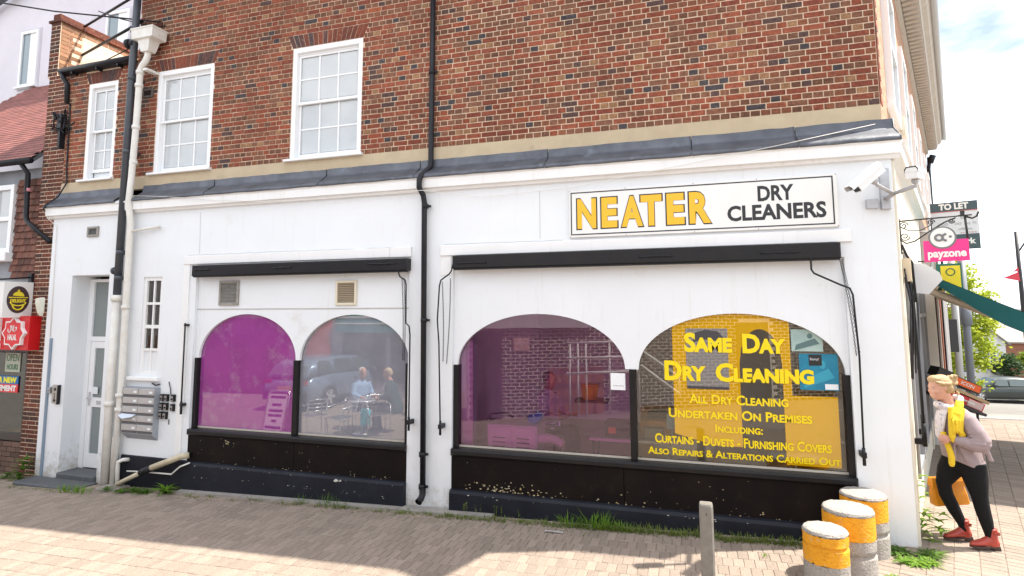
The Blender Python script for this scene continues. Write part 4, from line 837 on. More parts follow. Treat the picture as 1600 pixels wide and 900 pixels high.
# gutter and rails between pier and pipe
gt = thing('gutter', (-12.2, 0, 6.74), 'black gutter along the low roof edge above the small left window', 'gutter')
q = MB(); q.tube([(-13.0, .0, 6.79), (-11.25, .0, 6.80)], .05, 10); q.build('trough', M_PIPE, gt); q = MB(); q.box(-13.05, .0, 6.74, -11.25, .12, 6.80); q.build('fascia', M_PIPE, gt)
q = MB(); q.tube([(-12.96, 0, 6.76), (-12.93, .02, 6.66), (-12.88, .06, 6.55), (-12.87, .07, 6.2)], .04, 8); q.build('outlet', M_PIPE, gt)
for x in (-12.7, -12.1, -11.6): q = MB(); q.box(x, -.02, 6.70, x+.03, .12, 6.745); q.build('bracket', M_PIPE, gt)
for i, (za, zb_, r, lb) in enumerate(((7.92, 8.02, .022, 'uppermost dark rail from the parapet to the drainpipe'), (7.35, 7.45, .024, 'middle thick dark rail from the parapet to the drainpipe'), (7.0, 7.06, .010, 'lowest thin rail above the black gutter'))):
    q = MB(); q.tube([(-13.2, .5, za), (-11.1, .02, zb_)], r, 8); tag(q.build('rail', M_PIPE), lb, 'rail', 'rails over the low roof')
# neighbour shop
nb = thing('neighbour_shop', (-15, .2, -.4), 'neighbouring shop with red roof tiles, hung tiles and a red fascia at the left edge', 'building')
q = MB(); q.box(-19, .2, 1.7, -13.38, .5, 5.1); q.box(-19, .3, -.6, -13.3, .55, 1.7); q.build('wall', mat('grey_lead_panel', (.24, .26, .29), (.31, .33, .36), 4, .6, bump=.3, bscale=12), nb)
for r in range(15):
    z = 3.05+r*.122; x = -14.10-(.06 if r % 2 else 0)
    while x < -13.42:
        q = MB(); x1 = min(x+.165, -13.40); q.add([(x+.003, .135, z), (x1-.003, .133, z+random.uniform(-.004, .004)), (x1-.003, .165, z+.135), (x+.003, .165, z+.135), (x+.003, .15, z-.0), (x1-.003, .15, z)], [(0, 1, 2, 3), (4, 5, 1, 0)])
        q.build('hung_tile', mat('hung_clay_tile', (.17, .068, .045), (.12, .055, .042), 8, .85, bump=.4, rand=.4), nb); x += .165
q = MB(); x0, x1, z0, z1 = -15.2, -14.12, 3.52, 4.80
for a, b, c, d in ((x0, x0+.09, z0, z1), (x1-.09, x1, z0, z1), (x0+.09, x1-.09, z1-.09, z1), (x0+.09, x1-.09, z0, z0+.09), (x0+.09, x1-.09, 4.12, 4.2), (-14.68, -14.6, z0+.09, 4.12), (-14.68, -14.6, 4.2, z1-.09)): q.box(a, .10, c, b, .2, d)
wn = q.build('casement_window', M_UPVC, nb)
q = MB(); q.add([(x0+.09, .15, z0+.09), (x1-.09, .15, z0+.09), (x1-.09, .15, z1-.09), (x0+.09, .15, z1-.09)], [(0, 1, 2, 3)]); q.build('pane', G_UP, wn)
q = MB(); q.box(x0-.05, .02, z0-.16, x1+.03, .2, z0, .01); q.build('sill', M_UPVC, wn)
q = MB(); q.add([(x0, .19, z0), (x1, .19, z0), (x1, .19, z1), (x0, .19, z1)], [(0, 1, 2, 3)]); q.build('curtain', mat('tan_curtain', (.40, .33, .25), (.28, .24, .2), 4, .9), wn)
M_RT = mat('red_roof_tile', (.26, .095, .08), (.20, .075, .065), 3, .8, bump=.3, rand=.2)
rt = MB(); RZ = lambda y: 5.16+(y+.05)*.985
for r in range(44):
    y0 = -.05+r*.078
    for k in range(34):
        x = -19.3+k*.165+(.08 if r % 2 else 0); x1 = min(x+.163, -13.41)
        if x > -13.45: continue
        jz = random.uniform(-.003, .003)
        rt.add([(x, y0, RZ(y0)+.028+jz), (x1, y0, RZ(y0)+.028+jz), (x1, y0+.085, RZ(y0+.085)+.012), (x, y0+.085, RZ(y0+.085)+.012), (x, y0+.004, RZ(y0)), (x1, y0+.004, RZ(y0))], [(0, 1, 2, 3), (4, 5, 1, 0)])
o = rt.build('roof_tiles', M_RT, nb); o['kind'] = 'stuff'
q = MB(); q.add([(-19.3, -.05, 5.14), (-13.40, -.05, 5.14), (-13.40, 3.4, RZ(3.4)-.02), (-19.3, 3.4, RZ(3.4)-.02)], [(0, 1, 2, 3)]); q.build('roof_deck', M_DARK, nb)
q = MB(); q.tube([(-19, -.1, 5.12), (-13.43, -.1, 5.15)], .06, 10); q.build('gutter', M_PIPE, nb)
q = MB(); q.tube([(-13.68, -.08, 5.1), (-13.67, .03, 4.95), (-13.66, .05, 4.15), (-13.6, .04, 4.06), (-12.92, .0, 3.66)], .042, 10); q.build('downpipe', M_PIPE, nb)
q = MB(); q.tube([(-13.665, .048, 4.62), (-13.665, .048, 4.68)], .05, 10); q.build('pink_tape', mat('pink_tape', (.6, .25, .3), rough=.6), nb)
q = MB(); q.box(-19, -.10, 1.77, -13.115, .09, 2.36, .006); q.build('fascia_board', mat('red_fascia', (.62, .008, .012), (.55, .006, .01), 3, .35), nb)
for x0, x1, z0, z1 in ((-13.92, -13.80, 2.0, 2.32), (-14.15, -13.80, 1.93, 2.0), (-14.2, -13.80, 1.79, 1.88)):
    q = MB(); q.box(x0, -.14, z0, x1, -.10, z1); q.build('fascia_letter', M_SIGNW, nb)
q = MB(); q.box(-19, .16, .30, -13.42, .18, 1.70); q.build('shop_pane', glass('neighbour_shop_glass', film=(.10, .10, .08), cover=.25, tint=(.6, .62, .6), ior=2.2), nb)
q = MB(); q.box(-19, .12, .18, -13.42, .26, .30); q.box(-13.47, .12, .30, -13.41, .2, 1.70); q.build('shop_window_frame', mat('dark_bronze_frame', (.05, .04, .035), rough=.4), nb)
for r in range(8):
    z = -.52+r*.085; x = -16.0+(.11 if r % 2 else 0)
    while x < -13.43:
        x1 = min(x+.225, -13.41)
        if x1-x > .05: q = MB(); q.box(x+.005, .10+random.uniform(-.003, .003), z+.005, x1-.005, .3, z+.08); q.build('riser_brick', mat('dull_riser_brick', (.15, .085, .06), (.11, .07, .055), 10, .9, bump=.4, rand=.3), nb)
        x += .225
q = MB(); q.box(-19, 3.2, -.4, -13.3, 3.3, 1.8); q.box(-19, .3, 1.72, -13.3, 3.3, 1.77); q.build('shop_back_wall', mat('dim_shop_wall', (.16, .13, .10), (.2, .2, .12), 2, .9), nb)
# signs of the neighbour
ds = thing('projecting_sign', (-13.42, -.15, 2.33), 'white projecting box sign with a brown oval reading DELIGHT and a yellow dish cover', 'sign')
q = MB(); q.box(-13.48, -.39, 2.335, -13.36, .075, 2.955, .01); q.build('box', M_SIGNW, ds)
fr_ = (Vector((-13.357, -.155, 2.65)), Vector((0, 1, 0)), Vector((0, 0, 1)), Vector((1, 0, 0)))
def disc(c, ry, rz, x, m, name, par, a0=0, a1=6.2832, n=32):
    mb = MB(); pts = [(c[0]+ry*math.cos(a0+(a1-a0)*i/n), c[1]+rz*math.sin(a0+(a1-a0)*i/n)) for i in range(n)]
    mb.add([(x, y, z) for y, z in pts]+[(x-.003, y, z) for y, z in pts], [tuple(range(n)), tuple(range(2*n-1, n-1, -1))]+[(i, (i+1) % n, n+(i+1) % n, n+i) for i in range(n)]); return mb.build(name, m, par)
M_BRO = mat('brown_oval', (.06, .03, .035), rough=.5); M_YL = mat('yellow_print', (.80, .66, .03), rough=.5)
disc((-.155, 2.645), .175, .235, -13.356, M_BRO, 'oval', ds)
disc((-.155, 2.70), .09, .085, -13.352, M_YL, 'dish_cover', ds, 0, math.pi, 16); disc((-.155, 2.80), .018, .02, -13.352, M_YL, 'dish_knob', ds)
q = MB(); q.tube([(-13.352, -.155+.12*math.cos(a), 2.60+.06*math.sin(a)-.0) for a in [math.pi+i*math.pi/12 for i in range(13)]], .012, 5); q.tube([(-13.352, -.155+.085*math.cos(a), 2.56+.09*math.sin(a)) for a in [math.pi+i*math.pi/12 for i in range(13)]], .014, 5); q.box(-13.354, -.305, 2.675, -13.351, -.005, 2.69); q.build('dish', M_YL, ds)
text('lettering', 'DELIGHT', -.12, .12, -.055, .005, 0, M_YL, ds, bold=.05, frame=fr_, thick=.006)
q = MB(); q.tube([(-13.42, -1.0, 2.93), (-13.42, -.3, 3.0), (-13.42, .10, 3.05)], .014, 6); q.box(-13.46, .04, 2.80, -13.38, .10, 3.12); q.build('bracket', M_PIPE, ds)
hs = thing('halal_sign', (-13.42, -.13, 1.79), 'red eight pointed star sign with white edge reading HALAL', 'sign')
def star(cx, cz, R, r, n, y0, y1, sx=1):
    return [(cx+sx*(R if i % 2 == 0 else r)*math.cos(math.pi/2+i*math.pi/n), cz+(R if i % 2 == 0 else r)*math.sin(math.pi/2+i*math.pi/n)) for i in range(2*n)]
def starp(name, R, r, y0, y1, m):
    q = MB(); P2 = star(-13.43, 2.065, R, r, 8, 0, 0); q.prism(P2, y0, y1); return q.build(name, m, hs)
starp('backing', .285, .225, -.15, -.10, M_SIGNW); starp('face', .25, .198, -.154, -.149, mat('red_sign_face', (.66, .012, .02), rough=.4))
text('lettering', 'HALAL', -13.54, -13.32, 1.945, 2.045, -.155, M_SIGNW, hs, bold=.03, thick=.003)
def strokes(lst, r=.008): 
    q = MB()
    for s_ in lst: q.tube([(x, -.156, z) for x, z in s_], r, 5)
    return q
strokes([[(-13.335, 2.17), (-13.345, 2.12), (-13.375, 2.10)], [(-13.33, 2.17), (-13.36, 2.165), (-13.375, 2.15)], [(-13.375, 2.10), (-13.41, 2.10), (-13.42, 2.11), (-13.405, 2.20)], [(-13.42, 2.105), (-13.45, 2.13), (-13.455, 2.20)], [(-13.48, 2.13), (-13.485, 2.09), (-13.51, 2.075), (-13.54, 2.09), (-13.545, 2.14)], [(-13.48, 2.13), (-13.478, 2.20)]]).build('arabic_lettering', M_SIGNW, hs)
op = thing('open_sign', (-13.86, .14, 1.36), 'pale window sign reading OPEN behind the neighbour shop glass', 'sign')
q = MB(); q.box(-14.04, .145, 1.36, -13.66, .157, 1.70); q.build('sheet', mat('pale_green_sheet', (.42, .45, .36), rough=.5), op)
text('lettering', 'OPEN', -14.01, -13.69, 1.55, 1.68, .144, mat('dark_green_print', (.04, .16, .08)), op, thick=.002); text('lettering', 'HOURS', -13.99, -13.70, 1.40, 1.50, .144, MATS['dark_green_print'], op, bold=.02, thick=.002)
bn = thing('window_banner', (-14.2, .14, 1.0), 'blue and red window banner reading UNDER NEW MANAGEMENT', 'banner')
q = MB(); q.box(-14.75, .14, 1.145, -13.665, .15, 1.29); q.build('blue_half', mat('banner_blue', (.01, .13, .38), rough=.4), bn); q = MB(); q.box(-14.75, .14, 1.0, -13.665, .15, 1.1449); q.build('red_half', mat('banner_red', (.70, .03, .04), rough=.4), bn)
text('lettering', 'UNDER NEW', -14.55, -13.70, 1.165, 1.27, .139, mat('banner_yellow', (.85, .78, .02)), bn, bold=.05, thick=.002); text('lettering', 'MANAGEMENT', -14.66, -13.70, 1.02, 1.125, .139, M_SIGNW, bn, bold=.05, thick=.002)
q = MB(); q.loft([[(-12.93+a*w_*.6, -.03-h*d*.6, z) for a, h in ((-1, 0), (1, 0), (1, 1), (-1, 1))] for w_, d, z in ((.03, .05, 2.36), (.06, .10, 2.42), (.075, .16, 2.58), (.075, .16, 2.66), (.05, .05, 2.68))], smooth=False); tag(q.build('wall_lamp', mat('pale_lamp_box', (.70, .70, .60), rough=.5)), 'pale wall lamp box on the pier beside the projecting sign', 'lamp')
# pale block behind
pb = thing('pale_block', (-17, 4, -.4), 'white rendered block of flats tinted lavender for shade behind the left neighbour', 'building')
def dp6(x, z): k = (3.4-CAM.y)/(6-CAM.y); return CAM.x+(x-CAM.x)*k, CAM.z+(z-CAM.z)*k
q = MB(); q.box(-30, 3.4, -.4, -13.6, 10, 14); q.build('wall', mat('shade_tinted_white_render', (.70, .67, .72), (.64, .61, .66), 1.2, .8, bump=.1, dirt=(.5, .48, .5), dscale=2.5, dlo=.6, dhi=.85), pb)  # white wall, the lavender of its shade is put into the colour
for x0, x1, z0, z1 in ((-24.15, -23.3, 10.15, 12.15), (-20.15, -19.15, 11.0, 12.2)):
    (a, c), (b, d) = dp6(x0, z0), dp6(x1, z1)
    q = MB(); q.box(a-.07, 3.39, c-.06, b+.07, 3.397, d+.06); q.build('painted_reveal', mat('reveal_shade', (.55, .53, .58), rough=.8), pb)  # flat darker border, shade of the reveal put into its colour
    q = MB(); q.box(a, 3.34, c, a+.07, 3.40, d); q.box(b-.07, 3.34, c, b, 3.40, d); q.box(a+.07, 3.34, d-.08, b-.07, 3.40, d); q.box(a+.07, 3.34, c, b-.07, 3.40, c+.07); wn = q.build('window_frame', M_UPVC, pb)
    q = MB(); q.add([(a+.07, 3.375, c+.07), (b-.07, 3.375, c+.07), (b-.07, 3.375, d-.08), (a+.07, 3.375, d-.08)], [(0, 1, 2, 3)]); q.build('pane', mat('blue_grey_pane', (.16, .22, .25), rough=.08, spec=.9), wn)
    q = MB(); q.add([((a+b)/2, 3.37, c+.07), (b-.07, 3.37, c+.07), (b-.07, 3.37, d-.08), ((a+b)/2, 3.37, d-.08)], [(0, 1, 2, 3)]); q.build('blind', M_BLIND, wn)
    q = MB(); q.box(a-.06, 3.28, c-.05, b+.06, 3.42, c); q.build('sill', M_UPVC, wn)
for k in range(8):
    q = MB(); q.box(-17.2+k*.47, 3.36, 8.42, -16.74+k*.47, 3.40, 8.66); q.build('flashing', M_LEAD, pb)
q = MB(); a = dp6(-25.5, 13.25); q.tube([(a[0]-2, 3.2, a[1]-.5), (a[0], 3.2, a[1]), (a[0]+1.2, 3.2, a[1]+.42), (a[0]+6, 3.2, a[1]+2.2)], .10, 8); q.build('roof_edge', M_LEAD, pb)
# ================================================================== RIGHT: SIDE STREET
def at_side(s_, n_, z): return S0+AS*s_+NS*n_+Vector((0, 0, z))
M_IRON = mat('wrought_iron', (.02, .02, .022), rough=.5)
hsn = thing('hanging_sign', at_side(.5, .2, 2.95), 'pink hanging sign reading payzone with a round white badge on an iron bracket', 'sign')
SF = (at_side(.5, 0, 0), NS, Vector((0, 0, 1)), -AS)
def nz_(n_, z, d=0): return at_side(.5, n_, z)-AS*d
q = MB(); q.tube([nz_(.0, 3.43), nz_(.66, 3.44)], .009, 6)
q.tube([nz_(.0, 3.22), nz_(.06, 3.17), nz_(.14, 3.19), nz_(.28, 3.29), nz_(.42, 3.38), nz_(.52, 3.42)], .008, 6)
for cx, cz, r, s_ in ((.045, 3.375, .045, 1), (.05, 3.25, .05, -1), (.30, 3.39, .035, 1), (.48, 3.39, .03, -1)):
    q.tube([nz_(cx+r*(1-i/26)*math.cos(i*.45), cz+s_*r*(1-i/26)*math.sin(i*.45)) for i in range(22)], .006, 5)
q.tube([nz_(.02, 3.36), nz_(.08, 3.32), nz_(.2, 3.31), nz_(.3, 3.36)], .006, 5); q.tube([nz_(.58, 3.44), nz_(.66, 3.40), nz_(.70, 3.42), nz_(.72, 3.47)], .01, 6); q.obox(nz_(.58, 3.46), NS*.02, AS*.02, Vector((0, 0, .03)))
q.tube([nz_(.01, 3.05), nz_(.01, 3.46)], .008, 6); q.build('bracket', M_IRON, hsn)
q = MB(); q.tube([nz_(.30, 3.42), nz_(.30, 3.30)], .006, 6); q.build('hanger', M_IRON, hsn); q = MB(); q.tube([nz_(.60, 3.42), nz_(.61, 3.18)], .012, 6); q.build('hanger', M_IRON, hsn)
q = MB(); q.obox(nz_(.415, 3.065), NS*.20, AS*.012, Vector((0, 0, .118))); q.build('panel', mat('pink_sign', (.82, .03, .24), rough=.35), hsn)
def ring(c_n, c_z, r, d, th, m, name): 
    mb = MB(); n = 28; pts = [(c_n+r*math.cos(6.2832*i/n), c_z+r*math.sin(6.2832*i/n)) for i in range(n)]
    mb.add([nz_(a, b, d) for a, b in pts]+[nz_(a, b, d-th) for a, b in pts], [tuple(range(n))[::-1], tuple(range(n, 2*n))]+[(i, (i+1) % n, n+(i+1) % n, n+i) for i in range(n)]); return mb.build(name, m, hsn)
ring(.39, 3.21, .125, .02, .035, mat('grey_badge_ring', (.17, .18, .19), rough=.4), 'badge_rim'); ring(.39, 3.21, .108, .024, .01, M_SIGNW, 'badge')
q = MB(); q.tube([nz_(.36+.033*math.cos(a), 3.21+.033*math.sin(a), .026) for a in [i*.45 for i in range(15)]], .012, 6); q.tube([nz_(.385, 3.225, .026), nz_(.425, 3.25, .026)], .012, 6); q.tube([nz_(.385, 3.195, .026), nz_(.425, 3.17, .026)], .012, 6); q.tube([nz_(.46, 3.215, .026), nz_(.46, 3.216, .03)], .014, 8); q.build('badge_symbol', MATS['grey_badge_ring'], hsn)
text('lettering', 'payzone', .25, .59, 2.965, 3.055, 0, M_SIGNW, hsn, bold=.04, frame=(SF[0]-AS*.014, NS, Vector((0, 0, 1)), -AS), thick=.004)
# second hanging sign, green and yellow
ls = thing('hanging_sign', at_side(4.2, .4, 2.7), 'small yellow hanging sign with a green border and ring beneath the pink sign', 'sign')
q = MB(); q.obox(at_side(4.2, .40, 2.94), NS*.165, AS*.03, Vector((0, 0, .215))); q.build('frame', mat('green_sign_frame', (.01, .13, .09), rough=.4), ls)
q = MB(); q.obox(at_side(4.168, .42, 2.92), NS*.125, AS*.003, Vector((0, 0, .20))); q.build('panel', mat('yellow_sign_panel', (.85, .62, .02), rough=.4), ls)
q = MB(); q.tube([at_side(4.162, .42+.055*math.cos(6.2832*i/20), 3.02+.055*math.sin(6.2832*i/20)) for i in range(20)], .008, 5, closed=True); q.build('ring', MATS['green_sign_frame'], ls)
q = MB(); q.tube([at_side(4.2, 0, 3.21), at_side(4.2, .56, 3.21)], .012, 6); q.tube([at_side(4.2, .32, 3.21), at_side(4.2, .32, 3.14)], .02, 6); q.build('bracket', M_IRON, ls)
# to-let board
tl = thing('letting_board', at_side(6, .1, 3.5), 'grey and slate letting board reading TO LET behind the pink sign', 'sign')
q = MB(); q.obox(at_side(6, .53, 3.97), NS*.35, AS*.012, Vector((0, 0, .44))); q.build('board', mat('pale_grey_board', (.66, .68, .72), rough=.5), tl)
M_SL = mat('slate_band', (.05, .085, .10), rough=.5)
q = MB(); q.obox(at_side(5.985, .53, 4.335), NS*.35, AS*.004, Vector((0, 0, .082))); q.build('top_band', M_SL, tl); q = MB(); q.obox(at_side(5.985, .53, 3.665), NS*.35, AS*.004, Vector((0, 0, .14))); q.build('bottom_band', M_SL, tl)
q = MB(); q.obox(at_side(5.985, .53, 4.245), NS*.35, AS*.0045, Vector((0, 0, .006))); q.build('red_line', mat('thin_red_line', (.5, .1, .1)), tl)
F6 = lambda d=.02: (at_side(6-d, 0, 0), NS, Vector((0, 0, 1)), -AS)
text('lettering', 'TO LET', 0.31, .75, 4.275, 4.395, 0, M_SIGNW, tl, bold=.05, frame=F6(), thick=.004); text('lettering', 'ark', .62, .82, 3.62, 3.73, 0, M_SIGNW, tl, bold=.04, frame=F6(), thick=.004)
for s_, a, b, c, d in (('es', .62, .72, 4.09, 4.15), ('700   00 sq ft', .28, .85, 3.97, 4.03), ('offices', .58, .78, 3.88, 3.93)): text('lettering', s_, a, b, c, d, 0, mat('faint_grey_print', (.34, .35, .38)), tl, frame=F6(.014), thick=.002)
text('lettering', 'to let', .6, .84, 3.825, 3.85, 0, mat('faint_red_print', (.5, .2, .2)), tl, frame=F6(.014), thick=.002)
q = MB(); q.tube([at_side(6.03, .14, 3.2), at_side(6.03, .14, 4.4)], .025, 6); q.tube([at_side(6.03, 0, 3.9), at_side(6.03, .2, 3.9)], .02, 6); q.build('post', M_TRIM, tl)
# things on the side wall
q = MB(); q.obox(at_side(.55, .045, 2.865), AS*.14, NS*.045, Vector((0, 0, .13))); tag(q.build('meter_box', mat('beige_box', (.62, .52, .38), (.56, .47, .34), 4, .5)), 'beige box on the sunlit side wall near the corner', 'box')
wr = MB()
for i in range(14):
    s_ = .35+.06*i+random.uniform(-.03, .03); n_ = .03+random.uniform(0, .05)
    wr.tube([at_side(s_, n_, 2.75+random.uniform(-.05, .25)), at_side(s_+random.uniform(-.1, .15), n_+.03, 2.5), at_side(s_+random.uniform(-.05, .1), n_+.02, 2.25), at_side(s_+random.uniform(-.1, .1), n_, 1.9+random.uniform(-.3, .2))], .009, 5)
tag(wr.build('cable_run', M_PIPE), 'tangle of black cables on the side wall under the beige box', 'cables')
q = MB(); q.tube([at_side(.40, .02, 3.15), at_side(.42, .06, 3.02), at_side(.5, .10, 2.95), at_side(.52, .11, 2.5)], .014, 6); tag(q.build('cable', M_PIPE), 'curved black cable dropping from the iron bracket', 'cable')
for s_, n_, za, zb_, lb in ((.62, .09, 2.5, .95, 'nearer black awning rod on the side wall behind the woman'), (1.25, .06, 2.6, .95, 'farther black awning rod on the side wall behind the woman')):
    q = MB(); q.tube([at_side(s_, n_, za), at_side(s_, n_, zb_)], .017, 8); q.tube([at_side(s_, n_, zb_+.2), at_side(s_, n_, zb_-.05)], .026, 8); q.obox(at_side(s_, n_/2, zb_), AS*.03, NS*.05, Vector((0, 0, .03))); tag(q.build('awning_rod', M_PIPE), lb, 'rod', 'rods on the side wall')
q = MB(); q.tube([SP(16.8, .08, 7.7), SP(16.8, .08, 7.5), SP(16.8, .05, 7.3), SP(16.8, .05, 3.0)], .06, 8); q.tube([SP(16.8, .2, 7.75), SP(16.8, .1, 7.5)], .1, 8); tag(q.build('drainpipe', M_PIPE), 'thin black downpipe at the far end of the sunlit side wall', 'drainpipe')
q = MB(); q.obox(SP(2.2, .05, 5.0), AS*.07, NS*.07, Vector((0, 0, .14))); tag(q.build('alarm_box', mat('cream_alarm', (.7, .64, .5), rough=.5)), 'cream alarm box high on the sunlit side wall', 'box')
# green shop awning
ga = thing('green_awning', at_side(6.5, .2, 2.9), 'open green fabric awning over the side street pavement', 'awning')
M_GRN = mat('green_awning_fabric', (.004, .105, .11), (.003, .085, .09), 3, .8)
def aw(s_, t_, dz=0): return at_side(s_, .22+2.0*t_, 2.90-1.04*t_+dz)
q = MB(); ns, ntt = 10, 8
vs = [aw(2.9+4.6*i/ns, j/ntt, -.03*math.sin(3.14*j/ntt)) for i in range(ns+1) for j in range(ntt+1)]
q.add(vs, [(i*(ntt+1)+j, i*(ntt+1)+j+1, (i+1)*(ntt+1)+j+1, (i+1)*(ntt+1)+j) for i in range(ns) for j in range(ntt)], True)
q.add([v+Vector((0, 0, .006)) for v in vs], [(i*(ntt+1)+j, (i+1)*(ntt+1)+j, (i+1)*(ntt+1)+j+1, i*(ntt+1)+j+1) for i in range(ns) for j in range(ntt)], True)
q.build('canopy', M_GRN, ga)
q = MB(); vs = [aw(2.9, j/ntt, -.03*math.sin(3.14*j/ntt)) for j in range(ntt+1)]+[aw(2.92, j/ntt, -.03*math.sin(3.14*j/ntt)-.28*(.35+.65*min(1, 3*j/ntt))) for j in range(ntt+1)]; q.add(vs, [(j, j+1, ntt+2+j, ntt+1+j) for j in range(ntt)]); q.build('end_flap', M_GRN, ga)
q = MB(); vs = []
for i in range(25): vs += [aw(2.9+4.6*i/24, 1), aw(2.9+4.6*i/24, 1.01, -.24-.04*(i % 2))]
q.add(vs, [(2*i, 2*i+2, 2*i+3, 2*i+1) for i in range(24)]); q.build('valance', M_GRN, ga)
M_ARM = mat('cream_awning_arm', (.80, .70, .56), (.70, .60, .48), 6, .45)
for s_ in (3.15, 5.2, 7.2):
    q = MB(); q.tube([at_side(s_, .16, 2.70), at_side(s_+.25, 1.15, 2.22), at_side(s_, 2.16, 1.80)], .05, 8); q.build('folding_arm', M_ARM, ga)
q = MB(); q.tube([at_side(2.92, 2.2, 1.83), at_side(7.5, 2.2, 1.83)], .045, 8); q.build('front_bar', M_ARM, ga); q = MB(); q.tube([at_side(2.92, .2, 2.81), at_side(7.5, .2, 2.81)], .07, 10); q.build('roller', M_ARM, ga)
q = MB()
for s_ in (2.82, 7.5): q.loft([[at_side(s_+d, n_, z) for n_, z in ((0, 2.66), (.16, 2.64), (.33, 2.84), (.30, 2.95), (.14, 3.08), (0, 3.10))] for d in (0, .09)], smooth=False)
o = q.build('end_caps', mat('white_end_cap', (.76, .78, .80), rough=.4), ga); o['kind'] = 'stuff'
# tilted display of boxes outside the shop
st_ = thing('display_stand', (1.75, 3.25, 0), 'low dark display stand carrying tilted boxes behind the woman', 'stand')
CB = Vector((1.62, 3.35, 1.23)); TX = Vector((.90, .10, -.42)).normalized(); TY = Vector((-.11, .99, 0)).normalized(); TZ = TX.cross(TY)
q = MB(); q.obox(CB-TZ*.22+TX*.02, TX*.34, TY*.28, TZ*.02); q.build('tray', mat('dark_stand', (.03, .028, .03), rough=.6), st_)
for dx in (-.28, .26):
    for dy in (-.24, .24):
        q = MB(); p = CB-TZ*.24+TX*dx+TY*dy; q.tube([p, (p.x, p.y, .0)], .018, 6); q.build('leg', MATS['dark_stand'], st_)
def cbox(label, c, hx, hy, hz, m, face, lett, lm):
    t = thing('box', c, label, 'box', 'boxes on the display stand'); mb = MB(); mb.obox(c, TX*hx, TY*hy, TZ*hz); mb.build('carton', m, t)
    if face: mb = MB(); mb.obox(Vector(c)-TY*(hy+.003)+TX*hx*.1, TX*hx*.85, TY*.003, TZ*hz*.8); mb.build('face_print', face, t)
    if lett: text('lettering', lett, -hx*.4, hx*.5, -hz*.4, hz*.4, 0, lm, t, bold=.02, frame=(Vector(c)-TY*(hy+.008), TX, TZ, -TY), thick=.003)
    return t
cbox('orange box reading ICON on top of the display behind the woman', CB+TZ*.10+TX*.04, .20, .14, .062, mat('black_card', (.015, .015, .017), rough=.5), mat('orange_card', (.78, .12, .01), rough=.4), 'ICON', M_SIGNW)
cbox('black box above and left of the orange box', CB+TZ*.12-TX*.27, .10, .14, .07, MATS['black_card'], None, None, None)
cbox('wooden tray under the orange box', CB-TZ*.03+TX*.10, .30, .15, .022, mat('pale_wood_tray', (.5, .36, .2), (.4, .28, .16), 20, .6), None, None, None)
cbox('red box with a pale panel below the orange box', CB-TZ*.13+TX*.10, .26, .15, .06, mat('red_card', (.55, .012, .02), rough=.4), None, 'specials', M_SIGNW)
q = MB(); q.obox(CB-TZ*.13+TX*.24-TY*.156, TX*.10, TY*.003, TZ*.05); tag(q.build('price_card', mat('pale_pink_card', (.6, .45, .42), rough=.6)), 'pale price card on the end of the red box', 'card')
# poles, traffic light, lamp post
tf = thing('traffic_light', (5.12, 13.25, gz(0, 13.25)), 'black traffic light seen from the side under the green awning', 'traffic light')
q = MB(); q.tube([(5.02, 13.25, -.6), (5.02, 13.25, 3.4)], .055, 8); q.build('pole', M_IRON, tf); q = MB(); q.obox((5.22, 13.25, 1.65), (.10, 0, 0), (0, .14, 0), (0, 0, .48)); q.build('housing', M_IRON, tf)
for k in range(3): q = MB(); z = 1.95-.31*k; q.loft([[(5.08-d, 13.25+.11*math.cos(a), z+.11*math.sin(a)+d*.0) for a in [i*.524 for i in range(12)]] for d in (-.05, .14)], caps=False); q.build('visor', M_IRON, tf)
q = MB(); q.tube([(5.77, 14.4, gz(0, 14.4)), (5.77, 14.4, 4.2)], .10, 10); tag(q.build('sign_post', mat('pale_grey_post', (.45, .46, .46), rough=.5)), 'pale grey street post in front of the tree', 'post')
q = MB(); q.tube([(6.54, 15.7, gz(0, 15.7)), (6.54, 15.7, 4.2)], .11, 10); q.tube([(6.54, 15.7, 1.9), (6.54, 15.7, 2.6)], .17, 10); tag(q.build('sign_post', mat('blue_grey_post', (.16, .18, .21), rough=.5)), 'blue grey street post right of the pale post', 'post')
lp = thing('lamp_post', (8.9, 17.4, gz(0, 17.4)), 'tall dark lamp post with a small red flag at the right edge', 'lamp post')
q = MB(); q.tube([(8.95, 17.4, -1), (8.90, 17.4, 2.5), (8.81, 17.25, 5.15)], [.09, .075, .05], 10); q.build('column', M_IRON, lp); q = MB(); q.tube([(8.84, 17.3, 4.4), (9.1, 17.3, 4.8), (9.8, 17.3, 5.0)], .03, 6); q.build('arm', M_IRON, lp)
q = MB(); q.add([(8.86, 17.3, 3.75), (8.30, 17.2, 3.52), (8.86, 17.3, 3.40)], [(0, 1, 2)]); q.add([(8.86, 17.305, 3.95), (8.60, 17.2, 3.72), (8.86, 17.3, 3.76)], [(0, 1, 2)]); q.build('flag', mat('red_flag', (.6, .05, .08), rough=.7), lp)
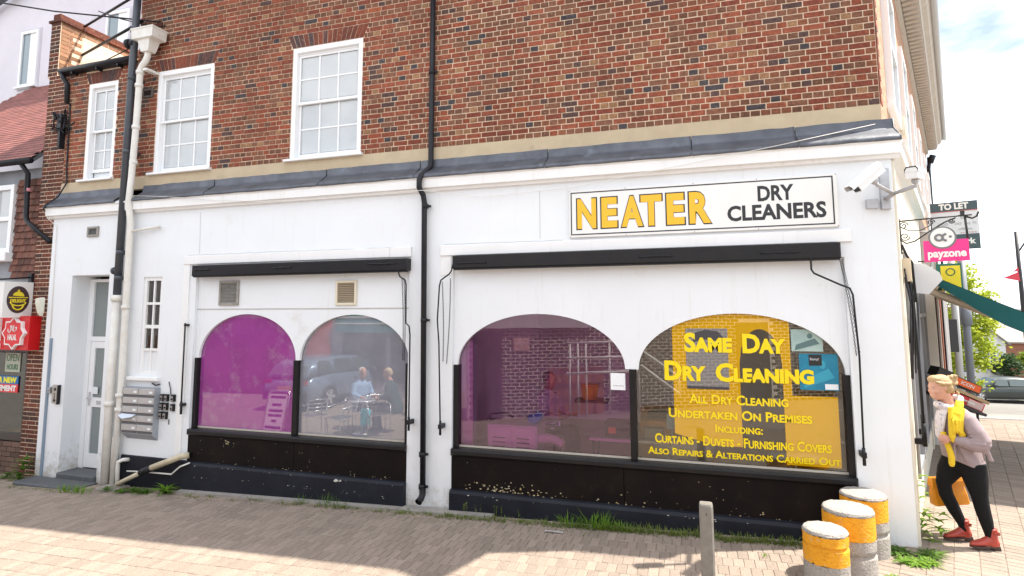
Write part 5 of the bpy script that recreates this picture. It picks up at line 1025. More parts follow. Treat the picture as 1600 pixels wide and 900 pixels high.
# tree
def tree(label, base, height, cr_, seed, c1, c2, nclump=70, nleaf=90, leaf=.10, squash=1.0, cz=None):
    rnd = random.Random(seed); base = Vector(base); t = thing('street_tree', base, label, 'tree'); tk = MB(); top = base+Vector((0, 0, height*.72))
    tk.tube([base-Vector((0, 0, .3)), base+Vector((.05, 0, height*.3)), top], [.17, .13, .05], 8)
    cen = base+Vector((0, 0, cz or height*.66)); cls = []
    for i in range(nclump):
        d = Vector((rnd.gauss(0, 1), rnd.gauss(0, 1), rnd.gauss(0, 1))).normalized()*(rnd.random()**.45); c = cen+Vector((d.x*cr_, d.y*cr_, d.z*(height-(cz or height*.66))*squash)); cls.append(c)
        if i % 5 == 0: s_ = base+Vector((0, 0, height*(.3+.3*rnd.random()))); m = (s_+c)/2+Vector((0, 0, .2)); tk.tube([s_, m, c], [.05, .03, .01], 5)
    tk.build('trunk', mat('tree_bark', (.10, .08, .06), (.06, .05, .04), 12, .9, bump=.5), t)
    lf = MB()
    for c in cls:
        r = rnd.uniform(.25, .5)*cr_*.42
        for k in range(nleaf):
            p = c+Vector((rnd.gauss(0, r), rnd.gauss(0, r), rnd.gauss(0, r*.7))); u = Vector((rnd.gauss(0, 1), rnd.gauss(0, 1), rnd.gauss(0, .5))).normalized(); v = u.cross(Vector((rnd.gauss(0, 1), rnd.gauss(0, 1), rnd.gauss(0, 1)))).normalized(); l = leaf*rnd.uniform(.6, 1.3)
            lf.add([p-u*l, p+v*l*.5, p+u*l, p-v*l*.5], [(0, 1, 2, 3)])
    o = lf.build('crown', leafm(label, c1, c2), t); return t
def leafm(nm, c1, c2):
    m = bpy.data.materials.new('leaf'); m.use_nodes = True; n = m.node_tree; b = n.nodes['Principled BSDF']; b.inputs['Roughness'].default_value = .6
    g_ = n.nodes.new('ShaderNodeNewGeometry'); mx_ = n.nodes.new('ShaderNodeMix'); mx_.data_type = 'RGBA'; mx_.inputs[6].default_value = (*c1, 1); mx_.inputs[7].default_value = (*c2, 1); n.links.new(g_.outputs['Random Per Island'], mx_.inputs[0]); n.links.new(mx_.outputs[2], b.inputs['Base Color'])
    tr = n.nodes.new('ShaderNodeBsdfTranslucent'); n.links.new(mx_.outputs[2], tr.inputs[0]); ms = n.nodes.new('ShaderNodeMixShader'); ms.inputs[0].default_value = .45; n.links.new(b.outputs[0], ms.inputs[1]); n.links.new(tr.outputs[0], ms.inputs[2]); n.links.new(ms.outputs[0], n.nodes['Material Output'].inputs[0]); return m
tree('bright yellow green street tree beyond the awning', (8.55, 22.0, gz(0, 22)), 6.2, 1.35, 3, (.30, .40, .025), (.48, .52, .05), 100, 150, .085, cz=3.3)
tree('low bright bush in front of the far brick house', (21.7, 44.5, -3.24), 2.9, 1.0, 5, (.25, .33, .02), (.15, .22, .02), 30, 70, .13, cz=1.9)
tree('dark low shrub beside the far white house', (19.4, 44.0, -3.24), 2.4, 1.1, 6, (.04, .08, .03), (.07, .12, .04), 26, 60, .13, cz=1.6)
# far houses
def house(label, c, wx, dy, hz, ridge, m, rm, rot, wins, chim=True):
    c = Vector(c)-Vector((0, 0, 1)); hz += 1; ridge += 1; wins = [(x, z+1, w_, h_) for x, z, w_, h_ in wins]; t = thing('house', c, label, 'house'); ca, sa = math.cos(rot), math.sin(rot)
    def T(x, y, z): return c+Vector((ca*x-sa*y, sa*x+ca*y, z))
    q = MB(); q.add([T(-wx, -dy, 0), T(wx, -dy, 0), T(wx, dy, 0), T(-wx, dy, 0), T(-wx, -dy, hz), T(wx, -dy, hz), T(wx, dy, hz), T(-wx, dy, hz), T(0, -dy, ridge), T(0, dy, ridge)], [(0, 1, 5, 8, 4), (1, 2, 6, 5), (2, 3, 7, 9, 6), (3, 0, 4, 7)]); q.build('wall', m, t)
    q = MB(); e = .25
    for sx in (-1, 1):
        v = [T(sx*(wx+e), -dy-e, hz-e*(ridge-hz)/wx), T(sx*(wx+e), dy+e, hz-e*(ridge-hz)/wx), T(0, dy+e, ridge+.04), T(0, -dy-e, ridge+.04)]; q.add(v+[p+Vector((0, 0, .12)) for p in v], [(0, 1, 2, 3), (4, 5, 6, 7), (0, 3, 7, 4), (0, 4, 5, 1)])
    rf_ = q.build('roof', rm, t)
    if chim: q = MB(); q.obox(T(.2, .2, ridge+.35), (.75*ca, .75*sa, 0), (-.35*sa, .35*ca, 0), (0, 0, .5)); [q.tube([T(x, .2, ridge+.8), T(x, .2, ridge+1.15)], .12, 8) for x in (-.3, .15, .6)]; q.build('chimney', mat('far_brick', (.24, .10, .065), (.3, .14, .09), 6, .9), rf_)
    for x, z, w_, h_ in wins:
        q = MB()
        for a, b, cc, d in ((x-w_, x-w_+.08, z, z+h_), (x+w_-.08, x+w_, z, z+h_), (x-w_+.08, x+w_-.08, z+h_-.08, z+h_), (x-w_+.08, x+w_-.08, z, z+.08), (x-.04, x+.04, z+.08, z+h_-.08)): q.add([T(a, -dy-.06, cc), T(b, -dy-.06, cc), T(b, -dy-.06, d), T(a, -dy-.06, d), T(a, -dy, cc), T(b, -dy, cc), T(b, -dy, d), T(a, -dy, d)], [(0, 1, 2, 3), (0, 4, 5, 1), (3, 2, 6, 7), (0, 3, 7, 4), (1, 5, 6, 2)])
        f_ = q.build('window', M_UPVC, t); q = MB(); q.add([T(x-w_, -dy-.02, z), T(x+w_, -dy-.02, z), T(x+w_, -dy-.02, z+h_), T(x-w_, -dy-.02, z+h_)], [(0, 1, 2, 3)]); q.build('pane', mat('far_pane', (.10, .13, .15), rough=.15), f_)
    return t
M_FB = mat('far_brick', (.24, .10, .065), (.3, .14, .09), 6, .9); M_FR = mat('far_roof_grey', (.20, .19, .19), (.27, .25, .24), 4, .8)
house('white gabled house in the distance under the awning', (18.7, 50.0, -2.3), 1.9, 5, 2.3, 4.1, mat('far_white_render', (.72, .72, .71), (.66, .66, .65), 2, .8), M_FR, -.12, [(.9, .6, .45, 1.3), (-.9, -.1, .4, .9)])
house('brick house with a mottled grey roof right of the white house', (22.0, 51.5, -2.3), 2.6, 4, 2.2, 3.9, M_FB, mat('far_roof_pale', (.42, .36, .30), (.3, .28, .27), 3, .8), 1.45, [(-2.4, .5, .45, 1.1), (.8, .5, .45, 1.1)])
house('brick house at the right edge beyond the parked car', (26.2, 52.0, -2.3), 2.2, 4, 2.6, 4.6, M_FB, M_FR, .1, [(-1.1, .3, .4, 1.2), (1.0, .3, .4, 1.2)])
house('pale low house partly hidden by the tree', (16.6, 52.0, -2.3), 2.0, 4, 1.6, 3.0, MATS['far_white_render'], M_FR, .05, [(0, .3, .5, .9), (1.2, .3, .4, .9)], False)
house('long terrace closing the street behind the woman', (10.5, 60.0, -2.3), 5.5, 4, 3.2, 5.2, M_FB, M_FR, 0, [(-3, .6, .5, 1.3), (0, .6, .5, 1.3), (3, .6, .5, 1.3)])
# parked cars
def car(label, cat_name, rear, heading, paint, glassm):
    h = Vector(heading).normalized(); sd = Vector((h.y, -h.x, 0)); t = thing(cat_name, Vector(rear)+h*2.3, label, 'car'); o_ = Vector(rear)
    def C(x, y, z): return o_+h*x+sd*y+Vector((0, 0, z))
    prof = [(0.05, .35, .45, .80), (0, .30, .75, .83), (.25, .27, .95, .86), (.9, .22, 1.0, .88), (2.0, .20, .98, .89), (3.1, .20, .93, .88), (3.9, .24, .84, .84), (4.35, .28, .72, .76), (4.5, .34, .58, .66)]
    q = MB(); q.loft([[C(x, y*w_, zz) for y, zz in ((-1, z0+.08), (-.94, z0), (.94, z0), (1, z0+.08), (1.0, z0+(z1-z0)*.6), (.95, z1-.04), (.86, z1), (-.86, z1), (-.95, z1-.04), (-1.0, z0+(z1-z0)*.6))] for x, z0, z1, w_ in prof]); body = q.build('body', paint, t)
    cab = [(.10, .93, .95, .78, .76), (.32, .95, 1.28, .80, .68), (.75, .97, 1.43, .82, .64), (1.6, .97, 1.47, .83, .64), (2.4, .95, 1.42, .83, .63), (2.95, .93, 1.18, .82, .68), (3.25, .91, .93, .80, .75)]
    q = MB(); q.loft([[C(x, y, z) for y, z in ((-wb, z0), (wb, z0), (wt, z1-.03), (wt*.9, z1), (-wt*.9, z1), (-wt, z1-.03))] for x, z0, z1, wb, wt in cab]); q.build('roof', paint, t)
    for s_ in (-1, 1):
        for x0, x1, a0, a1 in ((.42, 1.08, .55, .95), (1.16, 2.0, 1.2, 1.95), (2.06, 2.85, 2.06, 2.55)):
            q = MB(); q.add([C(x0, s_*.835, 1.0), C(x1, s_*.835, 1.0), C(a1, s_*.675, 1.37), C(a0, s_*.675, 1.37)], [(0, 1, 2, 3)]); q.build('side_window', glassm, t)
    q = MB(); q.add([C(.06, -.66, .99), C(.06, .66, .99), C(.36, .58, 1.31), C(.36, -.58, 1.31)], [(0, 1, 2, 3)]); q.build('rear_window', glassm, t)
    q = MB(); q.add([C(3.22, -.66, .97), C(3.22, .66, .97), C(2.66, .58, 1.38), C(2.66, -.58, 1.38)], [(0, 1, 2, 3)]); q.build('windscreen', glassm, t)
    for x in (.82, 3.62):
        for s_ in (-1, 1):
            c = C(x, s_*.80, .33); q = MB(); q.tube([c-sd*s_*.10, c+sd*s_*.095], .33, 20); w_ = q.build('wheel', mat('tyre_rubber', (.02, .02, .02), rough=.8), t)
            q = MB(); q.tube([c+sd*s_*.09, c+sd*s_*.10], .21, 18); q.build('rim_well', mat('dark_rim', (.08, .08, .09), rough=.5), w_)
            q = MB()
            for k in range(5): a = k*1.2566; u = h*math.cos(a)+Vector((0, 0, math.sin(a))); v = h*-math.sin(a)+Vector((0, 0, math.cos(a))); q.obox(c+sd*s_*.108+u*.105, u*.105, v*.035, sd*.008)
            o = q.build('rim', mat('alloy_rim', (.62, .63, .65), rough=.3, metal=.6), w_)
    for s_ in (-1, 1):
        q = MB(); q.obox(C(.03, s_*.68, .80), sd*.13, h*.03, Vector((0, 0, .06))); q.build('tail_light', mat('red_lens', (.45, .01, .012), rough=.2), t)
        q = MB(); q.obox(C(4.36, s_*.58, .66), sd*.14, h*.05, Vector((0, 0, .05))); q.build('headlight', mat('clear_lens', (.7, .72, .74), rough=.1), t)
        q = MB(); q.obox(C(2.78, s_*.95, 1.0), sd*.08, h*.05, Vector((0, 0, .06))); q.build('mirror', paint, t)
        q = MB(); q.obox(C(1.95, s_*.895, .80), sd*.01, h*.07, Vector((0, 0, .012))); q.build('door_handle', paint, t)
        q = MB(); q.obox(C(2.2, s_*.885, .28), sd*.015, h*1.0, Vector((0, 0, .05))); q.build('side_skirt', MATS['tyre_rubber'], t)
    q = MB(); q.obox(C(-.02, 0, .62), sd*.26, h*.006, Vector((0, 0, .055))); q.build('number_plate', mat('yellow_plate', (.75, .55, .03), rough=.4), t)
    q = MB(); q.obox(C(-.0, 0, .40), sd*.80, h*.03, Vector((0, 0, .10))); q.build('bumper', MATS['tyre_rubber'], t)
    return t
M_CARG = mat('dark_green_grey_paint', (.035, .044, .041), None, rough=.3, metal=.2, coat=.4); M_CGL = mat('car_window_glass', (.05, .075, .075), rough=.04, spec=1.0)
car('dark grey green estate car parked across the far side street', 'parked_car', (18.06, 36.7, -3.235), (-.995, -.09, 0), M_CARG, M_CGL)
car('black car parked just behind the grey green estate at the right edge', 'parked_car', (24.2, 39.6, -3.235), (-.99, -.09, 0), mat('black_car_paint', (.012, .012, .014), rough=.2, coat=.8), M_CGL)
# ================================================================== GROUND, PAVING, KERB FOLIAGE, BOLLARDS
ys_ = [-400, -16, 8.6, 35.6, 600]; gx = [-400, -14, 0, 400]
g = MB(); g.add([(x, y, gz(x, y)-.035) for y in ys_ for x in gx], [(j*4+i, j*4+i+1, j*4+i+5, j*4+i+4) for j in range(4) for i in range(3)])
tag(g.build('ground', mat('grey_asphalt_ground', (.15, .14, .125), (.2, .19, .17), 3, .9, bump=.4, bscale=40)), kind='structure')
M_SAND = mat('sandy_paving_joints', (.22, .178, .145), (.28, .226, .185), 12, .95, bump=.6, bscale=60, dirt=(.06, .07, .03), dscale=2.5, dlo=.55, dhi=.7)
PV1, PV2 = (.33, .262, .212), (.255, .203, .166)
M_PAVE = mat('concrete_paving_block', PV1, PV2, 38, .85, bump=1.0, bscale=60, dirt=(.22, .18, .15), dscale=2.6, dlo=.52, dhi=.82, rand=.13)
pv = MB(); xs_ = [-18, -14, 0, 9]
pv.add([(x, y, gz(x)-.0065) for y in (-14, 8.5) for x in xs_], [(i, i+1, i+1+len(xs_), i+len(xs_)) for i in range(len(xs_)-1)])
pav = tag(pv.build('pavement', M_SAND), kind='structure')
rd = MB(); rd.add([(-2, 8.6, -.028), (40, 8.6, -.028), (40, 13, gz(0, 13)-.028), (-2, 13, gz(0, 13)-.028)], [(0, 1, 2, 3)]); tag(rd.build('road', mat('worn_pale_asphalt', (.20, .195, .185), (.25, .24, .22), 2, .9, bump=.4, bscale=60)), kind='structure')
for i in range(14):
    q = MB(); q.box(1.9+i*.915, 8.5, -.3, 1.9+i*.915+.91, 8.64, .015, .01); q.build('kerb_stone', mat('kerb_granite', (.3, .29, .27), (.36, .35, .33), 12, .8, bump=.3), pav)
blocks = []
A2, N2 = Vector((.3493, .937, 0)), Vector((.937, -.3493, 0))
def corner_side(x, y): return (x*N2.x+y*N2.y)     # >0 : right of the side wall plane through the origin
y = -.10; r = 0
while y > -3.6:                      # in front of the shop: rows of blocks standing end-on to the facade
    x = -14.2+(.05 if r % 2 else 0)+random.uniform(-.01, .01)
    while x < -1.05:
        c = Vector((x+.05, y-.1, gz(x+.05))); p = PX(c)
        if p and -20 < p[0] < 1620 and p[1] < 915: blocks.append((c, Vector((0, 1, 0)), Vector((-1, 0, -.028)), p))
        x += .1
    y -= .2; r += 1
u = 0.06
while u < 8.0:                       # round the corner: courses across the side street
    v_ = -3.0; k = 0
    while v_ < 8.8:
        c = A2*(v_+.05)+N2*(u+.1); p = PX(c)
        if c.y < 8.45 and (c.x > -1.02 or c.y > 0) and p and -20 < p[0] < 1625 and p[1] < 915: blocks.append((Vector((c.x, c.y, gz(c.x))), N2.copy(), A2.copy(), p))
        v_ += .1
    u += .2
u = -.14
while u > -2.2:
    v_ = -3.0
    while v_ < 0:
        c = A2*(v_+.05)+N2*(u+.1); p = PX(c)
        if -1.05 < c.x < 2 and c.y < -.06 and p and p[1] < 915: blocks.append((Vector((c.x, c.y, gz(c.x))), N2.copy(), A2.copy(), p))
        v_ -= -.1
    u -= .2
def block_shape(mb, c, ex, ey, hz_):
    l, w_ = .0978, .0478; b_ = .005; ez = Vector((0, 0, 1)); c = Vector(c)+Vector((0, 0, hz_)); t1, t2 = random.uniform(-.0012, .0012), random.uniform(-.0012, .0012)
    top = [c+ex*(i*(l-b_))+ey*(j*(w_-b_))+ez*(i*t1+j*t2) for i, j in ((-1, -1), (1, -1), (1, 1), (-1, 1))]; mid = [c+ex*(i*l)+ey*(j*w_)+ez*(i*t1+j*t2-b_) for i, j in ((-1, -1), (1, -1), (1, 1), (-1, 1))]; bot = [q-ez*.012 for q in mid]
    mb.add(top+mid+bot, [(0, 1, 2, 3)]+[(i+4*k+4, (i+1) % 4+4*k+4, (i+1) % 4+4*k, i+4*k) for k in (0, 1) for i in range(4)])
order = sorted(range(len(blocks)), key=lambda i: blocks[i][3][2]); near = set(order[:300]); st = MB(); tmpl = {}
for i, (c, ex, ey, p) in enumerate(blocks):
    if i in near:
        key = (round(ex.x, 2), round(ex.y, 2), random.randrange(6))
        if key not in tmpl: q = MB(); block_shape(q, (0, 0, 0), ex, ey, 0); o = q.build('paving_block', M_PAVE, None, off=(0, 0, 0)); tmpl[key] = o.data; bpy.data.objects.remove(o)
        inst(tmpl[key], 'paving_block', c+Vector((0, 0, random.uniform(-.0015, .0015))), pav)
    else: block_shape(st, c, ex, ey, random.uniform(-.0015, .0015))
o = st.build('paving_blocks', M_PAVE, pav); o['kind'] = 'stuff'
# concrete step edge by the door, thin kerb strip at the foot of the wall
q = MB(); q.box(-12.75, -.40, -.55, -11.35, -.05, -.30, .02); tag(q.build('door_slab', M_GREYSTONE), 'worn grey slab in front of the recessed door', 'slab')
for a, b in ((-9.62, -8.4), (-8.4, -7.1), (-7.1, -5.9), (-5.9, -4.6)):
    q = MB(); q.add([(a+.004, -.19, gz(a)-.02), (b-.004, -.17, gz(b)-.02), (b-.004, -.02, gz(b)-.02), (a+.004, -.02, gz(a)-.02), (a+.004, -.19, gz(a)+.025), (b-.004, -.17, gz(b)+.025), (b-.004, -.02, gz(b)+.03), (a+.004, -.02, gz(a)+.03)], [(0, 1, 5, 4), (1, 2, 6, 5), (3, 0, 4, 7), (4, 5, 6, 7)]); q.build('kerb_edging', mat('pale_concrete_edging', (.34, .31, .28), (.26, .24, .22), 9, .9, bump=.4), pav)
# --- weeds
def blade(mb, p, dirv, L_, wd, bend, seg=3):
    p = Vector(p); d = Vector(dirv).normalized(); sd = d.cross(Vector((0, 0, 1)))
    sd = sd.normalized() if sd.length > .01 else Vector((1, 0, 0)); pts = []; hd = Vector((d.x, d.y, 0))
    for i in range(seg+1):
        t_ = i/seg; c = p+d*L_*t_+hd*bend*L_*t_*t_*.6-Vector((0, 0, bend*L_*t_*t_*.55)); w_ = wd*(1-t_)**.7 if t_ > 0 else wd*.7; pts += [c-sd*w_, c+sd*w_]
    mb.add(pts, [(2*i, 2*i+1, 2*i+3, 2*i+2) for i in range(seg)], True)
def tuft(mb, c, n, L_, wd, spread, rnd=random):
    for i in range(n):
        a = rnd.uniform(0, 6.283); rr = rnd.random()**.7*spread; p = Vector((c[0]+rr*math.cos(a), c[1]+rr*math.sin(a)*.6, c[2])); blade(mb, p, (math.cos(a)*rnd.uniform(.1, .8), math.sin(a)*rnd.uniform(.1, .8), 1), L_*rnd.uniform(.5, 1.15), wd*rnd.uniform(.6, 1.2), rnd.uniform(.1, .9))
def rosette(mb, c, n, L_, wd, up=.7):
    for i in range(n):
        a = 6.283*i/n+random.uniform(-.3, .3); blade(mb, c, (math.cos(a), math.sin(a), up*random.uniform(.5, 1.4)), L_*random.uniform(.6, 1.1), wd*random.uniform(.7, 1.2), random.uniform(.5, 1.1), 4)
M_G1 = leafm('g1', (.06, .15, .012), (.13, .24, .025)); M_G2 = leafm('g2', (.10, .17, .02), (.24, .28, .06)); M_G3 = leafm('g3', (.10, .24, .012), (.22, .36, .03))
gr = MB()
x = -9.3
while x < -.3:
    dens = .35+.65*min(1, max(0, (x+8.6)/3)); 
    if random.random() < dens*(.92 if x > -5.8 else .7): tuft(gr, (x, -.20-random.random()*.10, gz(x)), random.randint(8, 22), random.uniform(.035, .09), .005, .08)
    if random.random() < .3*dens: tuft(gr, (x, -.30-random.random()*.16, gz(x)), 9, .03, .004, .07)
    x += .05
x = -5.2
while x < -.95:
    d_ = .4 if x < -3.3 else 1
    if random.random() < d_: tuft(gr, (x, -.17-random.random()*.08, gz(x)), 18, random.uniform(.05, .12)*(.6+.4*d_), .005, .07)
    x += .035
for i in range(60): x = random.uniform(-13.3, -9.6); tuft(gr, (x, -.42-random.random()*.15 if -12.8 < x < -11.3 else -.12-random.random()*.12, gz(x)), 8, .035, .004, .08)
for i in range(26): tuft(gr, (random.uniform(-9.2, -1), -.45-random.random()*.5, gz(-5)+.03), 5, .02, .004, .05)
tag(gr.build('grass', M_G2), kind='stuff')
def plant(label, name, base, fn, m):
    mb = MB(); fn(mb, Vector(base)); o = tag(mb.build(name, m, None, off=base), label, 'weed'); return o
plant('leafy green weed at the foot of the left brick pier', 'leafy_weed', (-12.95, -.10, -.37), lambda m, b: [rosette(m, b+Vector((random.uniform(-.12, .12), random.uniform(-.05, .05), .08*k)), 10, .22, .028, .9) for k in range(5)], M_G1)
plant('smaller weed in front of the neighbour shop riser', 'leafy_weed', (-13.35, -.12, -.38), lambda m, b: [rosette(m, b+Vector((random.uniform(-.14, .14), 0, .03*k)), 9, .16, .018, .7) for k in range(4)], M_G1)
plant('pale green dandelion like weed beside the dark plinth corner', 'leafy_weed', (-9.75, -.22, -.27), lambda m, b: [rosette(m, b+Vector((0, 0, .02*k)), 12, .26, .022, 1.0) for k in range(3)], M_G3)
plant('low grass patch beside the door slab', 'grass_tuft', (-11.35, -.45, -.33), lambda m, b: [tuft(m, b+Vector((dx, 0, 0)), 50, .16, .006, .16) for dx in (-.15, .05, .25)], M_G3)
plant('dense weeds under the slanting waste pipe', 'leafy_weed', (-10.4, -.28, -.29), lambda m, b: [rosette(m, b+Vector((random.uniform(-.4, .4), random.uniform(-.08, .08), .02*random.random())), 8, .14, .014, .8) for k in range(18)], M_G1)
plant('tall bright grass tuft against the plinth under the violet window', 'grass_tuft', (-3.35, -.20, -.09), lambda m, b: [tuft(m, b+Vector((dx, 0, 0)), 60, L_, .006, .14) for dx, L_ in ((-.25, .16), (0, .26), (.14, .22), (.35, .12))], M_G3)
plant('wispy grass tuft against the plinth under the grey window', 'grass_tuft', (-7.1, -.20, -.19), lambda m, b: [tuft(m, b+Vector((dx, 0, 0)), 26, L_, .0035, .12) for dx, L_ in ((-.25, .16), (.12, .24), (.35, .2))], M_G1)
def stalks(m, b, n, sp_, L_):
    for i in range(n):
        p = b+Vector((random.uniform(-sp_, sp_), random.uniform(-.02, .02), 0)); blade(m, p, (random.uniform(-.2, .2), 0, 1), L_*random.uniform(.7, 1.1), .003, .1)
        for k in range(8): blade(m, p+Vector((0, 0, L_*(.3+.07*k))), (random.uniform(-1, 1), random.uniform(-1, 1), .8), .03, .006, .3, 2)
plant('thin seeding stalks against the plinth left of the violet window', 'seeding_weed', (-4.5, -.15, -.12), lambda m, b: stalks(m, b, 9, .5, .16), M_G2)
plant('weeds at the base of the white corner pillar', 'leafy_weed', (-.28, -.16, 0), lambda m, b: [rosette(m, b+Vector((random.uniform(-.3, .42), random.uniform(-.1, .05), 0)), 9, .13, .013, .7) for k in range(24)], M_G1)
plant('climbing yellowish weed at the foot of the side wall near the woman', 'leafy_weed', (.18, .28, 0), lambda m, b: [rosette(m, b+Vector((random.uniform(-.06, .12), random.uniform(-.1, .1), .035*k)), 6, .11, .02, .5) for k in range(9)], M_G3)
plant('scrambling weed on the side wall ledge', 'leafy_weed', (.22, .55, .3), lambda m, b: [rosette(m, b+Vector((random.uniform(-.05, .05), random.uniform(-.05, .05), .06*k-.2)), 6, .08, .016, .4) for k in range(9)], M_G3)
plant('low weed between the bollards and the corner', 'leafy_weed', (-.12, -.42, 0), lambda m, b: [rosette(m, b+Vector((random.uniform(-.18, .1), random.uniform(-.08, .08), 0)), 8, .11, .016, .6) for k in range(12)], M_G3)
plant('small grass tuft left of the front bollard', 'grass_tuft', (-1.36, -1.28, 0), lambda m, b: tuft(m, b, 60, .07, .004, .12), M_G3)
plant('tiny weed on the sunlit paving between post and bollard', 'grass_tuft', (-1.55, -.62, -.03), lambda m, b: tuft(m, b, 26, .035, .004, .05), M_G3)
plant('small weed at the foot of the middle bollard', 'leafy_weed', (-.48, -.85, 0), lambda m, b: [rosette(m, b+Vector((random.uniform(-.08, .08), random.uniform(-.04, .04), 0)), 8, .08, .016, .6) for k in range(5)], M_G3)
# --- bollards and steel post
M_AGG = mat('rough_aggregate_concrete', (.40, .375, .345), (.27, .25, .23), 60, .95, bump=1.6, bscale=48, dirt=(.22, .2, .19), dscale=45, dlo=.58, dhi=.72)
M_BY = mat('yellow_bollard_paint', (.80, .36, .005), (.70, .29, .004), 30, .7, bump=1.5, bscale=48, dirt=(.50, .42, .30), dscale=22, dlo=.60, dhi=.68)
def bollard(label, x, y, r, h, groove, y0, y1):
    t = thing('bollard', (x, y, 0), label, 'bollard', 'yellow banded concrete bollards'); prof = [(r, -.2), (r, groove-.018), (r-.012, groove-.012), (r-.013, groove+.012), (r, groove+.018), (r, h-.025), (r-.01, h-.008), (r-.03, h), (r*.6, h+.001), (r*.3, h+.002), (.001, h+.003)]
    def cut(a, b, m, nm, cap=False):
        zs_ = sorted({a, b}|{z for rr, z in prof if a < z < b}|{a+(b-a)*i/6 for i in range(1, 6)}|({h+.001, h+.002} if cap else set()))
        def rad(z):
            for (r0, z0), (r1, z1) in zip(prof, prof[1:]):
                if z0 <= z <= z1: return r0+(r1-r0)*(z-z0)/max(1e-6, z1-z0)
            return .001
        mb = MB(); n = 48; rg = []
        for z in zs_+([h+.003] if cap else []):
            rg.append([(x+rad(z)*(1+random.gauss(0, .010))*math.cos(6.2832*i/n), y+rad(z)*(1+random.gauss(0, .010))*math.sin(6.2832*i/n), z+(random.gauss(0, .004) if z in (a, b) and a > 0 else 0)) for i in range(n)])
        mb.loft(rg, caps=cap); mb.build(nm, m, t)
    cut(-.15, y0, M_AGG, 'base'); cut(y0, y1, M_BY, 'yellow_band'); cut(y1, h, M_AGG, 'cap', True)
bollard('shortest concrete bollard with two yellow bands, front left of the three', -1.10, -1.21, .183, .50, .365, .225, .465)
bollard('widest concrete bollard with one deep yellow band, middle of the three', -.83, -.83, .217, .585, .20, .335, .545)
bollard('rear concrete bollard with faded yellow band nearest the white corner', -.56, -.25, .21, .57, .205, .33, .535)
ps = thing('steel_post', (-2.1, -1.62, 0), 'square galvanised steel post with chamfered top in the foreground', 'post')
M_GALV = mat('dull_galvanised_steel', (.27, .26, .235), (.20, .19, .175), 14, .5, metal=.4, bump=.2, dirt=(.22, .18, .14), dscale=9, dlo=.6, dhi=.8)
q = MB(); hw = .058; cq = .016
ring_ = lambda s_, z: [(-2.1+a*hw*s_, -1.62+b*hw*s_, z) for a, b in ((-1, -.72), (-.72, -1), (.72, -1), (1, -.72), (1, .72), (.72, 1), (-.72, 1), (-1, .72))]
q.loft([ring_(1, -.3), ring_(1, .70), ring_(.97, .722), ring_(.88, .738)], smooth=False); q.build('tube', M_GALV, ps); q = MB(); q.tube([(-2.1, -1.679, .66), (-2.1, -1.675, .66)], .006, 8); q.build('bolt_hole', M_INK, ps)
q = MB(); q.add([(-3.75+a*.11, -.46+b*.012, -.085) for a, b in ((-1, -.6), (1, -1), (1, .8), (-.9, 1))], [(0, 1, 2, 3)]); q.add([(-3.75+a*.11, -.46+b*.012, -.094) for a, b in ((-1, -.6), (1, -1), (1, .8), (-.9, 1))], [(3, 2, 1, 0)]); tag(q.build('litter', mat('litter_paper', (.6, .58, .56))), 'thin strip of pale litter on the shaded paving', 'litter')
# ================================================================== PEOPLE
def skinmat(nm, c): return mat(nm, c, tuple(x*.86 for x in c), 25, .55, bump=.05)
def smooth_join(o, vox, it=6, fac=.5):
    o = bake(o, ('REMESH', dict(mode='VOXEL', voxel_size=vox)), ('SMOOTH', dict(factor=fac, iterations=it)))
    o.data.polygons.foreach_set('use_smooth', [True]*len(o.data.polygons)); return o
class Fig:
    """a figure frame: f forward, l to the figure's viewer side, z up"""
    def __init__(s, o, h, side=1): s.o = Vector(o); s.h = Vector(h).normalized(); s.l = Vector((s.h.y, -s.h.x, 0))*side
    def __call__(s, f, l, z): return s.o+s.h*f+s.l*l+Vector((0, 0, z))
    def ring(s, f, l, z, rf, rl, n=20, tilt=0, wob=0, ph=0, pw=2.0):
        out = []
        for i in range(n):
            a = 2*math.pi*i/n; k = 1+wob*math.sin(5*a+ph)+wob*.6*math.sin(9*a+2*ph); ca, sa = math.cos(a), math.sin(a)
            e = (abs(ca)**pw+abs(sa)**pw)**(-1/pw)
            out.append(s(f+rf*k*ca*e, l+rl*k*sa*e, z+tilt*ca))
        return out
def hand(mb, wrist, d, n_, curl, sgn=1, s_=1.0):
    """palm, four unequal fingers and a thumb; d = pointing direction, n_ = palm normal (fingers curl towards it)"""
    d, n_ = Vector(d).normalized(), Vector(n_).normalized(); w_ = d.cross(n_)*sgn; p = Vector(wrist)
    mb.loft([[p+d*t*s_+w_*(hw*math.cos(a))*s_+n_*(hh*math.sin(a))*s_ for a in [i*.6283 for i in range(10)]] for t, hw, hh in ((-.02, .024, .02), (.0, .026, .019), (.03, .036, .017), (.07, .041, .015), (.088, .038, .012))])
    for k, (off, L_, r) in enumerate(((.030, .068, .0088), (.010, .076, .0092), (-.010, .071, .009), (-.029, .056, .008))):
        b = p+d*.08*s_+w_*off*s_; pts = [b]; dd = d.copy()
        for j, seg in enumerate((.42, .32, .26)):
            q = Matrix.Rotation(-curl*(1.1 if j else .8)*sgn, 3, w_); dd = q @ dd; pts.append(pts[-1]+dd*L_*seg*s_)
        mb.tube(pts, [r*s_, r*s_, r*.92*s_, r*.75*s_], 8)
    b = p+d*.025*s_+w_*.030*s_; mb.tube([b, b+(w_*.7+d*.7+n_*.3).normalized()*.035*s_, b+(w_*.7+d*.7+n_*.3).normalized()*.035*s_+(d*.9+n_*.5).normalized()*.03*s_], [.013*s_, .0105*s_, .0085*s_], 8)
